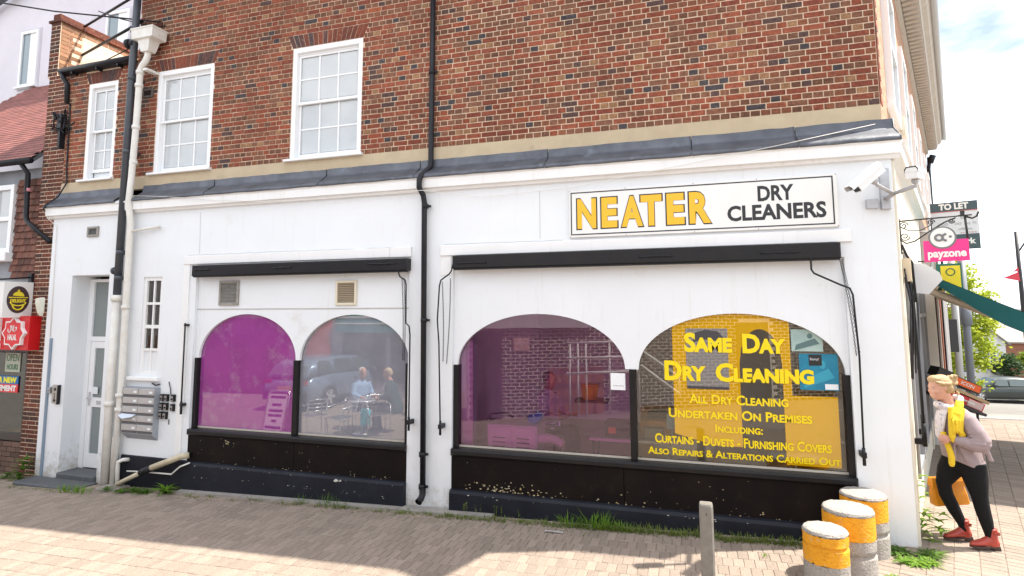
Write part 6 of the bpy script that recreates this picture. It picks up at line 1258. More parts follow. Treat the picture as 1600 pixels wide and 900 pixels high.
def head(mb, F, f, l, z, s_=1.0, nod=0.0):
    """skull, jaw, nose, brow, lips, ears; looks along +f"""
    M_ = Matrix.Rotation(0, 3, 'X')
    def H(a, b, c):
        ca, sa = math.cos(nod), math.sin(nod); return F(f+(a*ca+c*sa)*s_, l+b*s_, z+(-a*sa+c*ca)*s_)
    rows = [(-.125, .035, .035, .035), (-.105, .045, .052, .048), (-.075, .040, .070, .058), (-.04, .022, .088, .066), (0, .005, .100, .072), (.04, -.003, .102, .074), (.075, -.008, .092, .068), (.10, -.012, .070, .052), (.118, -.014, .03, .025)]
    mb.loft([[H(cf+rf*math.cos(a), rl*math.sin(a), c) for a in [i*.349 for i in range(18)]] for c, cf, rf, rl in rows])
    mb.loft([[H(.103+d*.9, .010*k*math.cos(a)*1.3, zz+.009*math.sin(a)) for a in [i*.785 for i in range(8)]] for d, k, zz in ((-.02, .8, .02), (.004, .9, -.005), (.020, 1.1, -.027), (.004, 1.3, -.035))])
    for s2 in (-1, 1):
        mb.ell(H(.070, s2*.040, -.03), .03*s_, .024*s_, .026*s_, 10, 6)           # cheeks
        e = H(-.012, s2*.074, -.008); mb.ell(e, .016*s_, .010*s_, .030*s_, 8, 6)      # ears
        mb.ell(H(.088, s2*.032, .018), .014*s_, .024*s_, .009*s_, 8, 5)               # brow ridge
    mb.ell(H(.093, 0, -.066), .013*s_, .024*s_, .008*s_, 8, 5); mb.ell(H(.091, 0, -.078), .012*s_, .021*s_, .008*s_, 8, 5); mb.ell(H(.078, 0, -.104), .018*s_, .02*s_, .016*s_, 8, 5)
    return H
def face(H, F, par, iris=(.10, .10, .12), lipc=(.45, .16, .13), browc=(.30, .22, .14), s_=1.0):
    for s2 in (-1, 1):
        q = MB(); q.ell(H(.090, s2*.032, .002), .008*s_, .013*s_, .0065*s_, 8, 6); q.build('eye', mat('eye_white', (.7, .68, .66), rough=.3), par)
        q = MB(); q.ell(H(.0965, s2*.032+.001, .001), .003*s_, .0062*s_, .006*s_, 8, 6); q.build('iris', mat('iris_%.2f' % iris[0], iris, rough=.2), par)
        q = MB(); q.tube([H(.096, s2*.016, .020), H(.098, s2*.032, .026), H(.088, s2*.05, .020)], .0035*s_, 5); q.build('eyebrow', mat('brow_%.2f' % browc[0], browc, rough=.8), par)
    q = MB(); q.tube([H(.093, -.022, -.072), H(.104, 0, -.071), H(.093, .022, -.072)], .004*s_, 6); q.build('lips', mat('lips', lipc, rough=.5), par)
# --- the woman walking round the corner
W = Fig((.565, .225, 0), (-.985, -.17, 0), -1)
if (W.l.y > 0): W.l = -W.l
wm = thing('person', W(0, 0, 0), 'woman in mauve jumper, yellow scarf and red ankle boots walking past the white corner', 'person')
SK = skinmat('fair_skin', (.57, .30, .215))
bm_ = MB()
HX, HZ = .245, 1.60
WH = head(bm_, W, HX, .01, HZ, 1.0, .16)
bm_.tube([W(.212, .01, HZ-.06), W(.185, .005, 1.46), W(.155, 0, 1.38)], [.054, .056, .072], 14)
bm_.loft([W.ring(.07, 0, .80, .12, .155), W.ring(.07, 0, .92, .125, .155), W.ring(.095, 0, 1.04, .11, .135), W.ring(.12, 0, 1.2, .115, .15), W.ring(.14, 0, 1.32, .105, .16), W.ring(.155, 0, 1.39, .065, .10)])
NE, NW = (.02, .245, 1.06), (.275, .185, 1.10)
bm_.tube([W(.125, .14, 1.335), W(.07, .205, 1.22), W(*NE)], [.058, .05, .042], 12); bm_.tube([W(*NE), W(.15, .225, 1.075), W(*NW)], [.042, .04, .027], 12)
FE, FW = (.06, -.235, 1.04), (.09, -.245, .77)
bm_.tube([W(.13, -.14, 1.335), W(.09, -.20, 1.2), W(*FE)], [.06, .052, .044], 12); bm_.tube([W(*FE), W(.07, -.245, .90), W(*FW)], [.044, .04, .026], 12)
hand(bm_, W(*NW), W.h*.95-W.l*.25+Vector((0, 0, .05)), -W.l*.9+W.h*.1-Vector((0, 0, .2)), .85, 1)
hand(bm_, W(*FW), Vector((0, 0, -1))+W.h*.1, -W.h*.15+W.l, 1.0, 1)
LEG1 = [(.10, -.085, .84, .106), (.165, -.09, .71, .100), (.225, -.095, .585, .063), (.205, -.095, .47, .060), (.14, -.095, .32, .054), (.07, -.095, .17, .037), (.06, -.095, .09, .037)]
LEG2 = [(.03, .08, .84, .108), (.02, .09, .68, .10), (0, .10, .51, .066), (-.015, .10, .40, .061), (-.04, .105, .27, .053), (-.06, .11, .14, .037), (-.065, .11, .07, .037)]
for lg in (LEG1, LEG2): bm_.tube([W(a, b, c) for a, b, c, r in lg], [r*.92 for a, b, c, r in lg], 14)
bm_.tube([W(.06, -.095, .09), W(.10, -.095, .065), W(.16, -.095, .045)], [.035, .032, .022], 10); bm_.tube([W(-.065, .11, .07), W(-.025, .112, .05), W(.035, .115, .03)], [.035, .032, .022], 10)
o = bm_.build('body', SK, wm); smooth_join(o, .0065, 4); face(WH, W, o, (.13, .15, .17), (.46, .17, .14), (.36, .27, .17))
# clothes
lg_ = MB()
for lg in (LEG1, LEG2): lg_.tube([W(a, b, c) for a, b, c, r in lg], [r*1.05+.004 for a, b, c, r in lg], 18)
lg_.loft([W.ring(.065, 0, .70, .06, .09), W.ring(.065, 0, .78, .125, .158), W.ring(.07, 0, .90, .13, .155), W.ring(.08, 0, .96, .12, .145)])
M_LEG = mat('black_ribbed_leggings', (.005, .005, .006), (.011, .011, .013), 30, .8, spec=.2, bump=.6, bscale=55, stretch=(1, 1, 4))
o = lg_.build('leggings', M_LEG, wm); smooth_join(o, .012, 5)
jm = MB()
rows = [(.064, .805, .180, .184, -.080, .012, .2), (.07, .87, .186, .188, -.065, .024, .9), (.09, .97, .178, .182, -.04, .034, 1.7), (.105, 1.06, .165, .176, -.025, .032, 2.6), (.12, 1.14, .155, .178, -.015, .028, 3.3), (.13, 1.22, .148, .185, .0, .022, 4), (.138, 1.29, .138, .188, .01, .01, 5), (.145, 1.35, .115, .170, .01, .008, 6), (.155, 1.395, .088, .12, .01, 0, 0), (.165, 1.43, .07, .08, .01, 0, 0)]
rows = [(f, z, rf, rl, -t, w_, ph) for f, z, rf, rl, t, w_, ph in rows]
jm.loft([W.ring(f, 0, z, rf, rl, 32, t, wb, ph) for f, z, rf, rl, t, wb, ph in rows])
jm.tube([W(.125, .09, 1.34), W(.10, .175, 1.28), W(.06, .225, 1.17), W(.02, .25, 1.085), W(.005, .245, 1.04)], [.08, .086, .086, .080, .062], 16); jm.tube([W(.02, .25, 1.085), W(.03, .245, 1.05), W(.10, .24, 1.055), W(.18, .225, 1.08), W(.255, .195, 1.095)], [.078, .075, .066, .054, .038], 16)
jm.tube([W(.13, -.09, 1.34), W(.10, -.18, 1.25), W(.06, -.235, 1.08), W(.07, -.245, .93), W(.085, -.245, .80)], [.08, .085, .072, .058, .04], 14)
# drape folds: soft ridges that hang from shoulder and elbow
rf_ = random.Random(4)
for i in range(9):
    a = rf_.uniform(-.12, .22); b = a+rf_.uniform(-.10, .02); jm.tube([W(a+.05, .175, 1.22-rf_.random()*.1), W((a+b)/2+.05, .178, 1.0), W(b+.05, .176, .88)], [.006, .012, .010], 6)
for i in range(5): z = 1.06+.03*i; jm.tube([W(-.05+.01*i, .25, z), W(.05, .318-.012*i, z+.015), W(.16, .288-.01*i, z+.025)], [.008, .017, .006], 6)
M_JUM = mat('mauve_knit_jumper', (.33, .262, .27), (.285, .222, .23), 14, .95, bump=.35, bscale=240)
o = jm.build('jumper', M_JUM, wm); smooth_join(o, .0085, 5)
def boot(F, f, l, z0, pitch, L_=.255):
    """ankle boot: heel at f, toe forward"""
    def Q(a, b, c): return F(f+a*math.cos(pitch)+c*math.sin(pitch), l+b, z0+c*math.cos(pitch)-a*math.sin(pitch))
    q = MB(); q.loft([[Q(x+rx*math.cos(t), ry*math.sin(t), z) for t in [i*.3927 for i in range(16)]] for x, rx, ry, z in ((.045, .052, .040, .015), (.045, .054, .042, .06), (.05, .050, .042, .10), (.052, .050, .044, .15), (.05, .054, .047, .19))])
    q.loft([[Q(x, hw*math.cos(t), .012+hh*(.5+.5*math.sin(t))) for t in [i*.3927 for i in range(16)]] for x, hw, hh in ((-.005, .03, .06), (.04, .040, .10), (.09, .042, .105), (.14, .044, .075), (.19, .043, .055), (.235, .033, .042), (.258, .015, .028))])
    o = q.build('boot', mat('red_leather', (.42, .060, .040), (.34, .045, .032), 12, .32, bump=.12, bscale=40), wm); smooth_join(o, .006, 5)
    q = MB(); sh = [(-.008, .026), (.04, .036), (.09, .034), (.15, .044), (.20, .042), (.245, .026), (.262, .008)]; pts = [(x, w_) for x, w_ in sh]+[(x, -w_) for x, w_ in sh[::-1]]
    q.add([Q(x, w_, 0) for x, w_ in pts]+[Q(x, w_, .018) for x, w_ in pts], [tuple(range(len(pts))), tuple(range(2*len(pts)-1, len(pts)-1, -1))]+[(i, (i+1) % len(pts), len(pts)+(i+1) % len(pts), len(pts)+i) for i in range(len(pts))]); q.loft([[Q(x, s_*.03, z) for x, s_ in ((-.008, -1), (.055, -1), (.055, 1), (-.008, 1))] for z in (-.024, .002)], smooth=False)
    q.build('sole', mat('dark_sole', (.05, .03, .025), rough=.7), o)
    q = MB(); q.tube([Q(-.006, -.01, .145), Q(.0, .04, .15), Q(.06, .052, .15)], .008, 6); q.obox(Q(.02, .052, .15), F.h*.012, F.l*.005, Vector((0, 0, .014))); q.build('strap', mat('brown_red_strap', (.30, .05, .03), rough=.4), o)
boot(W, .0, -.095, .034, .06); boot(W, -.125, .115, .024, .0)
# hair
hr = MB()
def hb(a, b, c, ra, rb, rc): hr.ell(WH(a, b, c), ra, rb, rc, 14, 8)
hb(-.022, 0, .038, .098, .084, .092); hb(-.055, 0, -.01, .068, .076, .075); hb(.03, 0, .085, .070, .066, .045)
for s_ in (-1, 1): hr.tube([WH(.062, s_*.052, .07), WH(.02, s_*.076, .045), WH(-.05, s_*.072, .03), WH(-.105, s_*.03, .04)], [.012, .018, .024, .02], 8)
rr = random.Random(2)
for i in range(26):
    a = i*.2417*2; c = WH(-.135+.038*math.cos(a)*1.0, .032*math.sin(a*1.7), .055+.042*math.sin(a)); hr.ell(c, .02, .02, .02, 6, 4)
hr.ell(WH(-.132, 0, .055), .045, .042, .05, 12, 8)
for i in range(7): p = WH(-.10-.01*i, rr.uniform(-.04, .04), -.02-.01*i); hr.tube([p, p+Vector((0, 0, -.03)), p+Vector((.01, 0, -.06))], [.012, .009, .003], 5)
for i in range(30):
    a = rr.uniform(-1, 1); p = WH(.05-.15*abs(a)*rr.random(), .078*a, .06-.03*rr.random()); q2 = WH(-.07-.06*rr.random(), .07*a, .02+.05*rr.random()); m_ = (p+q2)/2+Vector((0, 0, .022)); hr.tube([p, m_, q2], [.004, .009, .004], 5)
for i in range(9): p = WH(-.15, rr.uniform(-.03, .03), .06+rr.uniform(-.03, .05)); hr.tube([p, p+Vector((rr.uniform(0, .04), rr.uniform(-.03, .03), rr.uniform(-.02, .03)))], [.008, .003], 5)
o = hr.build('hair', mat('blonde_hair', (.50, .34, .17), (.32, .21, .10), 40, .5, bump=.6, bscale=120, stretch=(1, 1, 2.2)), wm); smooth_join(o, .006, 3)
# scarf: patterned wrap round the neck, two long yellow ends
M_SCY = mat('bright_yellow_scarf', (.76, .53, .025), (.64, .42, .015), 9, .85, bump=.3, bscale=120)
M_SCP = mat('white_blue_patterned_scarf', (.66, .62, .62), (.56, .50, .52), 18, .85, dirt=(.07, .08, .17), dscale=38, dlo=.56, dhi=.62)
sc = MB(); sc.tube([W(.168+.098*math.cos(a), .098*math.sin(a), 1.425+.03*math.cos(a*2)-.035*math.cos(a)) for a in [i*.314 for i in range(20)]], [.034+.008*math.sin(3*i) for i in range(20)], 10, closed=True)
sc.loft([[W(.255+dx+.025*math.cos(t), .035+dy+.085*w_*math.sin(t), z) for t in [i*.524 for i in range(12)]] for dx, dy, w_, z in ((-.05, 0, .7, 1.41), (.005, 0, 1, 1.34), (.025, .0, 1.05, 1.26), (.03, -.01, .95, 1.18), (.035, -.02, .7, 1.10), (.02, -.02, .4, 1.06))])
o = sc.build('patterned_scarf', M_SCP, wm); smooth_join(o, .007, 3)
sc = MB()
def strip(cs):
    sc.loft([[W(f+th*math.cos(t), l+wd*math.sin(t), z) for t in [i*.524 for i in range(12)]] for f, l, z, wd, th in cs])
strip([(.11, .09, 1.475, .03, .035), (.14, .13, 1.44, .05, .036), (.19, .175, 1.36, .05, .040), (.205, .195, 1.28, .045, .042), (.21, .205, 1.20, .042, .04), (.18, .21, 1.15, .030, .035), (.18, .21, 1.12, .012, .03)])
strip([(.215, .13, 1.41, .035, .030), (.245, .175, 1.31, .03, .034), (.262, .195, 1.2, .026, .034), (.27, .205, 1.12, .024, .032), (.262, .205, 1.07, .015, .02)])
strip([(.285, .08, 1.15, .03, .026), (.29, .13, 1.07, .03, .028), (.285, .165, .99, .026, .03), (.275, .175, .92, .024, .032), (.278, .175, .85, .022, .03), (.278, .175, .82, .012, .02)])
for i in range(4): sc.tube([W(.13+.03*i, .20, 1.41-.02*i), W(.18+.03*i, .232, 1.29), W(.19+.026*i, .24, 1.16)], [.006, .011, .007], 6)
o = sc.build('yellow_scarf', M_SCY, wm); smooth_join(o, .007, 2)
# handbag in the far hand
bgt = thing('handbag', W(.035, -.26, .36), 'bright orange leather handbag carried low behind the woman\'s legs', 'handbag')
M_BAG = mat('orange_leather', (.80, .30, .008), (.72, .25, .006), 8, .42, bump=.15, bscale=60); bq = MB(); BH = (W.h*.98+Vector((0, 0, -.10))).normalized(); BU = Vector((0, 0, 1))+W.h*.12; BU.normalize()
BC = W(.10, -.265, .475)
bq.loft([[BC+BH*(hx*sx)+W.l*(hd*sy)+BU*z for sx, sy in ((-1, -.6), (-.9, -1), (.9, -1), (1, -.6), (1, .6), (.9, 1), (-.9, 1), (-1, .6))] for z, hx, hd in ((-.155, .165, .055), (-.145, .178, .065), (-.05, .172, .06), (.06, .155, .045), (.12, .145, .03))], smooth=False); bq.build('bag_body', M_BAG, bgt)
bq = MB(); bq.loft([[BC+BH*(hx*sx)+W.l*(hd*sy)+BU*z for sx, sy in ((-1, -1), (1, -1), (1, 1), (-1, 1))] for z, hx, hd in ((.035, .162, .054), (.09, .158, .05), (.128, .15, .036))], smooth=False); bq.build('flap', M_BAG, bgt)
bq = MB(); bq.tube([BC-BH*.08+BU*.12, BC-BH*.06+BU*.19, BC-BH*.0+BU*.225, BC+BH*.06+BU*.19, BC+BH*.08+BU*.12], .009, 8); bq.build('handle', mat('dark_tan_strap', (.25, .10, .02), rough=.5), bgt)
bq = MB(); bq.obox(BC+W.l*.058+BU*.045, BH*.012, W.l*.004, BU*.018); bq.build('clasp', M_BAG, bgt)
# ================================================================== INSIDE THE SHOP, AND THE STREET OPPOSITE THAT THE WINDOWS MIRROR
M_CHAIR = mat('polished_chair_tube', (.72, .73, .75), rough=.22, metal=.9)
def cafe_chair(label, x, y, ang, group, z0=0):
    t = thing('cafe_chair', (0, 0, 0), label, 'chair', group); r = .0125
    for s_ in (-1, 1):
        q = MB(); q.tube([(s_*.24, .22, 0), (s_*.235, .23, .45), (s_*.24, .20, .66), (s_*.25, .0, .68), (s_*.25, -.2, .69)], r, 7); q.build('front_leg', M_CHAIR, t)
        q = MB(); q.tube([(s_*.22, -.28, 0), (s_*.21, -.20, .45), (s_*.20, -.26, .80)], r, 7); q.build('rear_leg', M_CHAIR, t)
    q = MB(); q.tube([(.25, -.2, .69), (.21, -.28, .79), (.0, -.31, .82), (-.21, -.28, .79), (-.25, -.2, .69)], r, 7); q.build('back_rail', M_CHAIR, t)
    for k in range(3): q = MB(); z = .57+.075*k; q.tube([(.205, -.225, z), (0, -.26, z), (-.205, -.225, z)], .016, 6); q.build('back_slat', M_CHAIR, t)
    for k in range(6): q = MB(); y_ = -.17+.07*k; q.box(-.21, y_, .445, .21, y_+.05, .46); q.build('seat_slat', M_CHAIR, t)
    t.location = (x, y, z0); t.rotation_euler = (0, 0, ang); return t
c0 = cafe_chair('silver cafe chair mirrored at the left of the grey window', -10.15, -3.6, 2.2, 'silver cafe chairs on the pavement', gz(-10))
for lb, x, y, a in (('silver cafe chair mirrored in the middle of the grey window', -9.35, -3.45, .3), ('silver cafe chair the blue jacketed person sits on', -9.55, -4.5, 1.2), ('silver cafe chair mirrored at the right of the grey window', -8.75, -3.9, -.7)):
    c = copy_tree(c0); c['label'] = lb; c.location = (x, y, gz(x)); c.rotation_euler = (0, 0, a)
for lb, x, y, a in (('silver chair inside the shop left of the pale cabinet', -5.05, 1.05, 2.8), ('silver chair inside the shop behind the pale cabinet', -4.45, 1.8, .5)):
    c = copy_tree(c0); c['label'] = lb; c['group'] = 'silver chairs inside the shop'; c.location = (x, y, .06); c.rotation_euler = (0, 0, a)
ct = thing('cafe_table', (-9.2, -4.05, gz(-9.2)), 'round silver cafe table mirrored in the grey window', 'table'); b_ = ct.location
q = MB(); q.lathe(b_, [(.0, .70), (.34, .70), (.35, .71), (.34, .725), (.001, .725)], 24); q.build('tabletop', M_CHAIR, ct); q = MB(); q.tube([b_, b_+Vector((0, 0, .70))], .03, 8); q.build('column', M_CHAIR, ct); q = MB(); q.lathe(b_, [(.22, 0), (.22, .02), (.03, .05)], 16); q.build('base', M_CHAIR, ct)
def seated(label, o_, h, top, legs, hairc, hx=.0, group=None, lean=.0, bald=False):
    F = Fig(o_, h); t = thing('person', F(0, 0, 0), label, 'person', group); b = MB(); ln = lean
    H = head(b, F, .06+ln+hx, 0, 1.28, 1.0, .2); b.tube([F(.04+ln, 0, 1.22), F(.0+ln*.8, 0, 1.08)], [.055, .07], 12)
    b.loft([F.ring(-.03, 0, .46, .13, .17), F.ring(-.03, 0, .6, .13, .165), F.ring(.0+ln*.4, 0, .8, .12, .16), F.ring(.0+ln*.7, 0, 1.0, .11, .18), F.ring(.0+ln*.8, 0, 1.09, .07, .11)])
    AR = []
    for s_ in (-1, 1):
        a = [F(.0+ln*.75, s_*.18, 1.04), F(.06+ln*.4, s_*.25, .80), F(.30, s_*.16, .74)]; AR.append(a); b.tube([a[0], a[1]], [.055, .045], 10); b.tube([a[1], a[2]], [.045, .028], 10); hand(b, a[2], F.h-F.l*s_*.4, Vector((0, 0, -1)), .6, 1)
    LG = [[F(0, s_*.09, .50), F(.40, s_*.12, .53), F(.42, s_*.12, .30), F(.38, s_*.12, .09)] for s_ in (-1, 1)]
    for l_ in LG: b.tube(l_, [.085, .065, .055, .035], 12); b.tube([l_[3], l_[3]+F.h*.16-Vector((0, 0, .045))], [.035, .025], 8)
    bo = b.build('body', SK, t); smooth_join(bo, .010, 4); face(H, F, bo)
    b = MB(); b.loft([F.ring(-.03, 0, .44, .155, .20), F.ring(-.03, 0, .6, .16, .195), F.ring(.0+ln*.4, 0, .8, .145, .19), F.ring(ln*.7, 0, 1.0, .13, .205), F.ring(ln*.8, 0, 1.09, .08, .12), F.ring(.01+ln*.85, 0, 1.13, .065, .07)])
    for a in AR: b.tube([a[0], a[1]], [.08, .068], 12); b.tube([a[1], a[1]+(a[2]-a[1])*.85], [.068, .046], 12)
    smooth_join(b.build('jacket', top, t), .012, 5)
    b = MB(); b.loft([F.ring(-.02, 0, .40, .15, .19), F.ring(-.02, 0, .56, .15, .19)])
    for l_ in LG: b.tube(l_, [.10, .078, .066, .055], 14)
    smooth_join(b.build('trousers', legs, t), .014, 5)
    for l_ in LG: b = MB(); p = l_[3]; b.loft([[p+F.h*x+F.l*(w_*math.cos(a))+Vector((0, 0, -.07+hh*(.5+.5*math.sin(a)))) for a in [i*.628 for i in range(10)]] for x, w_, hh in ((-.07, .03, .06), (-.02, .042, .11), (.06, .044, .09), (.14, .045, .06), (.20, .025, .03))]); b.build('shoe', M_BLACK, t)
    b = MB(); b.ell(H(-.03, 0, .035), .102, .085, .09, 14, 8); b.ell(H(-.06, 0, -.01), .068, .078, .08, 12, 8); smooth_join(b.build('hair', hairc, t), .01, 3)
    return t
M_WHH = mat('white_hair', (.72, .70, .66), (.55, .52, .48), 40, .6, bump=.4); M_BLH = mat('pale_blonde_hair', (.62, .50, .33), (.5, .38, .22), 40, .6, bump=.4)
seated('seated person in a light blue jacket with white hair mirrored in the grey window', (-9.55, -4.5, gz(-9.5)), (.9, .4, 0), mat('light_blue_jacket', (.30, .46, .66), (.24, .38, .58), 12, .8), mat('navy_trousers', (.02, .025, .04), rough=.9), M_WHH)
seated('seated blonde person in a dark top mirrored at the edge of the grey window', (-8.55, -4.3, gz(-8.5)), (-.9, .2, 0), mat('dark_teal_top', (.03, .08, .09), (.02, .06, .07), 12, .85), mat('grey_trousers', (.10, .10, .11), rough=.9), M_BLH, lean=.12)
seated('man in a pale shirt sitting inside the shop behind the violet window', (-4.35, 1.85, .06), (.95, -.3, 0), mat('pale_shirt', (.62, .60, .62), (.52, .50, .54), 30, .8), MATS['navy_trousers'], mat('grey_brown_hair', (.22, .18, .15), (.15, .12, .10), 40, .7), lean=-.05)
q = MB(); q.obox((-8.95, -3.75, .15), (.09, 0, 0), (0, .05, 0), (0, 0, .16)); tag(q.build('gift_bag', mat('turquoise_bag', (.02, .50, .58), rough=.5)), 'turquoise carrier bag beside the cafe chairs', 'bag')
# pavement A-board mirrored in the purple window
ab = thing('pavement_sign', (-11.3, -3.9, gz(-11.3)), 'white framed pavement A board mirrored in the purple window', 'sign'); B0 = ab.location
for s_ in (-1, 1):
    q = MB(); q.obox(B0+Vector((0, s_*.13, .42)), (.26, 0, 0), (0, .010, 0), (0, -s_*.10, .42)); q.build('panel', mat('white_a_board', (.80, .79, .78), rough=.4), ab)
    q = MB(); q.tube([B0+Vector((-.28, s_*.24, 0)), B0+Vector((-.28, s_*.035, .85)), B0+Vector((-.22, s_*.025, .91)), B0+Vector((.22, s_*.025, .91)), B0+Vector((.28, s_*.035, .85)), B0+Vector((.28, s_*.24, 0))], .02, 8); q.build('frame', M_CHAIR, ab)
for z, w_ in ((.78, .2), (.62, .12), (.5, .18), (.40, .18), (.28, .06), (.14, .22)): q = MB(); q.obox(B0+Vector((0, .145-(z-.42)*.24+.0, z)), (w_, 0, 0), (0, .006, 0), (0, 0, .022)); q.build('print_line', M_INK, ab)
# buildings opposite, behind the camera
ob = thing('opposite_building', (-3, -8.2, 0), 'low sunlit brick shop opposite seen only as a reflection in the windows', 'building')
q = MB(); q.box(-8.0, -8.6, -.4, 7, -8.128, 3.4); q.build('core', mat('pale_mortar', (.85, .78, .68), (.78, .70, .6), 9, .9), ob)
st = MB()
for r in range(44):
    z = -.35+.085*r; x = -8.0+(.115 if r % 2 else 0)
    if z > 3.3: break
    while x < 6.9:
        if not (-8.4 < x < -4.9 and z > 2.0) and not (-.9 < x < .15 and -.2 < z < 2.15): st.box(x+.007, -8.14, z+.010, x+.211, -8.125+random.uniform(-.001, .001), z+.075)
        x += .23
o = st.build('brickwork', mat('dark_opposite_brick', (.050, .026, .021), (.035, .021, .018), 9, .9, bump=.3, rand=.35), ob); o['kind'] = 'stuff'
q = MB(); q.box(-8.0, -8.13, 2.0, -4.9, -8.02, 3.4); q.build('fascia', mat('pale_fascia', (.62, .55, .60), (.56, .5, .55), 3, .5), ob)
q = MB(); q.box(-.85, -8.16, -.3, .10, -8.10, 2.1); q.build('door', mat('dark_opposite_door', (.06, .055, .05), rough=.5), ob)
q = MB(); q.box(-6.0, -8.11, -.3, -4.6, -8.05, 1.0); q.build('timber_panel', mat('orange_brown_timber', (.40, .16, .03), (.32, .12, .02), 8, .6, stretch=(1, 1, .15)), ob)
q = MB(); q.box(-7.9, -8.11, -.2, -7.2, -8.05, 1.9); q.build('doorway', M_DARK, ob)
q = MB(); q.box(-6.9, -8.12, 1.45, -6.5, -8.09, 1.75); q.build('plaque', mat('red_white_plaque', (.55, .1, .1), (.7, .65, .62), 30, .5), ob)
rl = thing('ramp_railing', (-4.6, -7.75, 0), 'white tubular ramp railing mirrored in the violet window', 'railing'); M_WT = mat('white_railing_paint', (.82, .82, .80), rough=.35)
for z in (1.66, 1.28, .92): q = MB(); q.tube([(-5.6, -7.75, z), (-5.66, -7.75, z-.03), (-3.75, -7.75, z)], .033, 8); q.build('rail', M_WT, rl)
for x in (-5.55, -5.35, -5.15, -4.55, -3.78): q = MB(); q.tube([(x, -7.75, -.2), (x, -7.75, 1.66)], .027, 8); q.build('post', M_WT, rl)
for dz_ in (0, -.4): q = MB(); q.tube([(-3.75, -7.7, 1.45+dz_), (-3.3, -7.6, 1.10+dz_), (-2.85, -7.5, .78+dz_), (-2.8, -7.5, .3)], .038, 8); q.build('stair_rail', M_WT, rl)
ol = thing('opposite_building', (-14, -9.5, -.4), 'grey shop opposite with a teal fascia seen only as a reflection', 'building')
q = MB(); q.box(-26, -11, -.6, -9.6, -9.2, 5.2); q.build('wall', mat('grey_lilac_render', (.40, .38, .44), (.34, .32, .38), 2, .8), ol)
q = MB(); q.box(-13.4, -9.2, 1.75, -9.7, -9.02, 2.35); q.build('fascia', mat('teal_fascia', (.01, .30, .30), rough=.4), ol); q = MB(); q.box(-13.4, -9.02, 2.22, -9.7, -8.98, 2.28); q.box(-13.4, -9.02, 2.02, -9.7, -8.98, 2.06); q.build('white_stripes', M_SIGNW, ol)
for x0, x1 in ((-13.2, -11.6), (-11.4, -9.8)): q = MB(); q.box(x0, -9.2, .2, x1, -9.15, 1.7); q.build('shop_window', mat('dark_opposite_glass', (.05, .055, .065), rough=.08), ol)
q = MB(); q.box(-14.6, -9.2, -.3, -13.7, -9.1, 3.0); q.build('red_door_surround', mat('red_surround', (.55, .03, .03), rough=.5), ol)
q = MB(); q.box(-20, -9.2, 1.6, -15.2, -9.05, 2.2); q.build('dark_fascia', mat('dull_maroon_fascia', (.10, .045, .06), rough=.6), ol)
q = MB(); q.box(-25.9, -9.2, -.4, -15.3, -9.12, 1.55); q.build('brick_front', mat('opposite_front', (.20, .08, .06), (.14, .06, .05), 8, .8), ol)
car('blue grey parked car mirrored in the grey window', 'parked_car', (-13.2, -6.4, -.36), (.10, -.995, 0), mat('blue_grey_car_paint', (.16, .22, .30), rough=.25, metal=.3, coat=.8), M_CGL)
TH = R_(-28); PIV = Vector((-3, -8.2, 0))      # low shop and railing turned to catch the sun and brighten their reflections
for o_ in (ob, rl):
    d_ = o_.location-PIV; o_.location = PIV+Vector((d_.x*math.cos(TH)-d_.y*math.sin(TH), d_.x*math.sin(TH)+d_.y*math.cos(TH), d_.z)); o_.rotation_euler = (0, 0, TH)
# --- inside
M_CAB = mat('pale_cabinet_paint', (.88, .86, .87), (.84, .82, .83), 3, .5)
cbn = thing('cabinet', (-4.5, .7, .06), 'pale metal cabinet with louvred doors inside the violet window', 'cabinet')
q = MB(); q.box(-4.80, .22, .06, -4.12, .66, .93, .01); q.build('case', M_CAB, cbn)
for k, (x0, x1) in enumerate(((-4.78, -4.47), (-4.45, -4.14))):
    q = MB(); q.box(x0, .205, .10, x1, .22, .91, .006); d_ = q.build('door', M_CAB, cbn)
    for j in range(7): q = MB(); q.box(x0+.06, .198, .76-.055*j, x1-.08, .206, .775-.055*j); q.build('louvre', mat('cabinet_louvre', (.30, .26, .28), rough=.7), d_)
dc = MB(); pts = [(-4.30, .30, .62)] + [(-4.0+.24*math.cos(a), .30, .62+.16*math.sin(a)) for a in [math.pi-i*.2 for i in range(14)]]
dc.tube(pts, [.055+(.006 if i % 2 else 0) for i in range(len(pts))], 12); tag(dc.build('flexible_duct', mat('white_flexible_duct', (.80, .76, .78), rough=.6)), 'white flexible duct curling beside the pale cabinet', 'duct')
q = MB(); q.ell((-4.20, .38, 1.0), .10, .08, .07, 12, 7); q.ell((-4.13, .36, 1.04), .07, .06, .07, 10, 6); tag(smooth_join(q.build('cloth', mat('bright_blue_cloth', (.02, .36, .72), (.03, .28, .6), 20, .9)), .02, 2), 'crumpled bright blue cloth on the pale cabinet', 'cloth')
tb = thing('folding_table', (-2.9, 1.0, .06), 'white folding table inside across the violet and yellow windows', 'table')
q = MB(); q.box(-3.45, .22, .80, -2.35, .72, .835, .01); q.build('tabletop', mat('white_tabletop', (.82, .80, .80), rough=.4), tb)
for x in (-3.4, -2.45):
    for y_ in (.28, .66): q = MB(); q.tube([(x, y_, .06), (x, y_, .80)], .018, 6); q.build('leg', M_PIPE, tb)
q = MB(); q.box(-3.26, .30, .837, -2.90, .60, 1.02, .02); tag(q.build('machine_case', mat('dark_case', (.03, .028, .03), rough=.5)), 'dark machine case on the white folding table', 'case')
q = MB(); q.box(-3.21, .288, .89, -3.12, .2995, .96); tag(q.build('sticker', mat('orange_sticker', (.85, .22, .02), rough=.5)), 'orange sticker on the dark machine case', 'sticker')
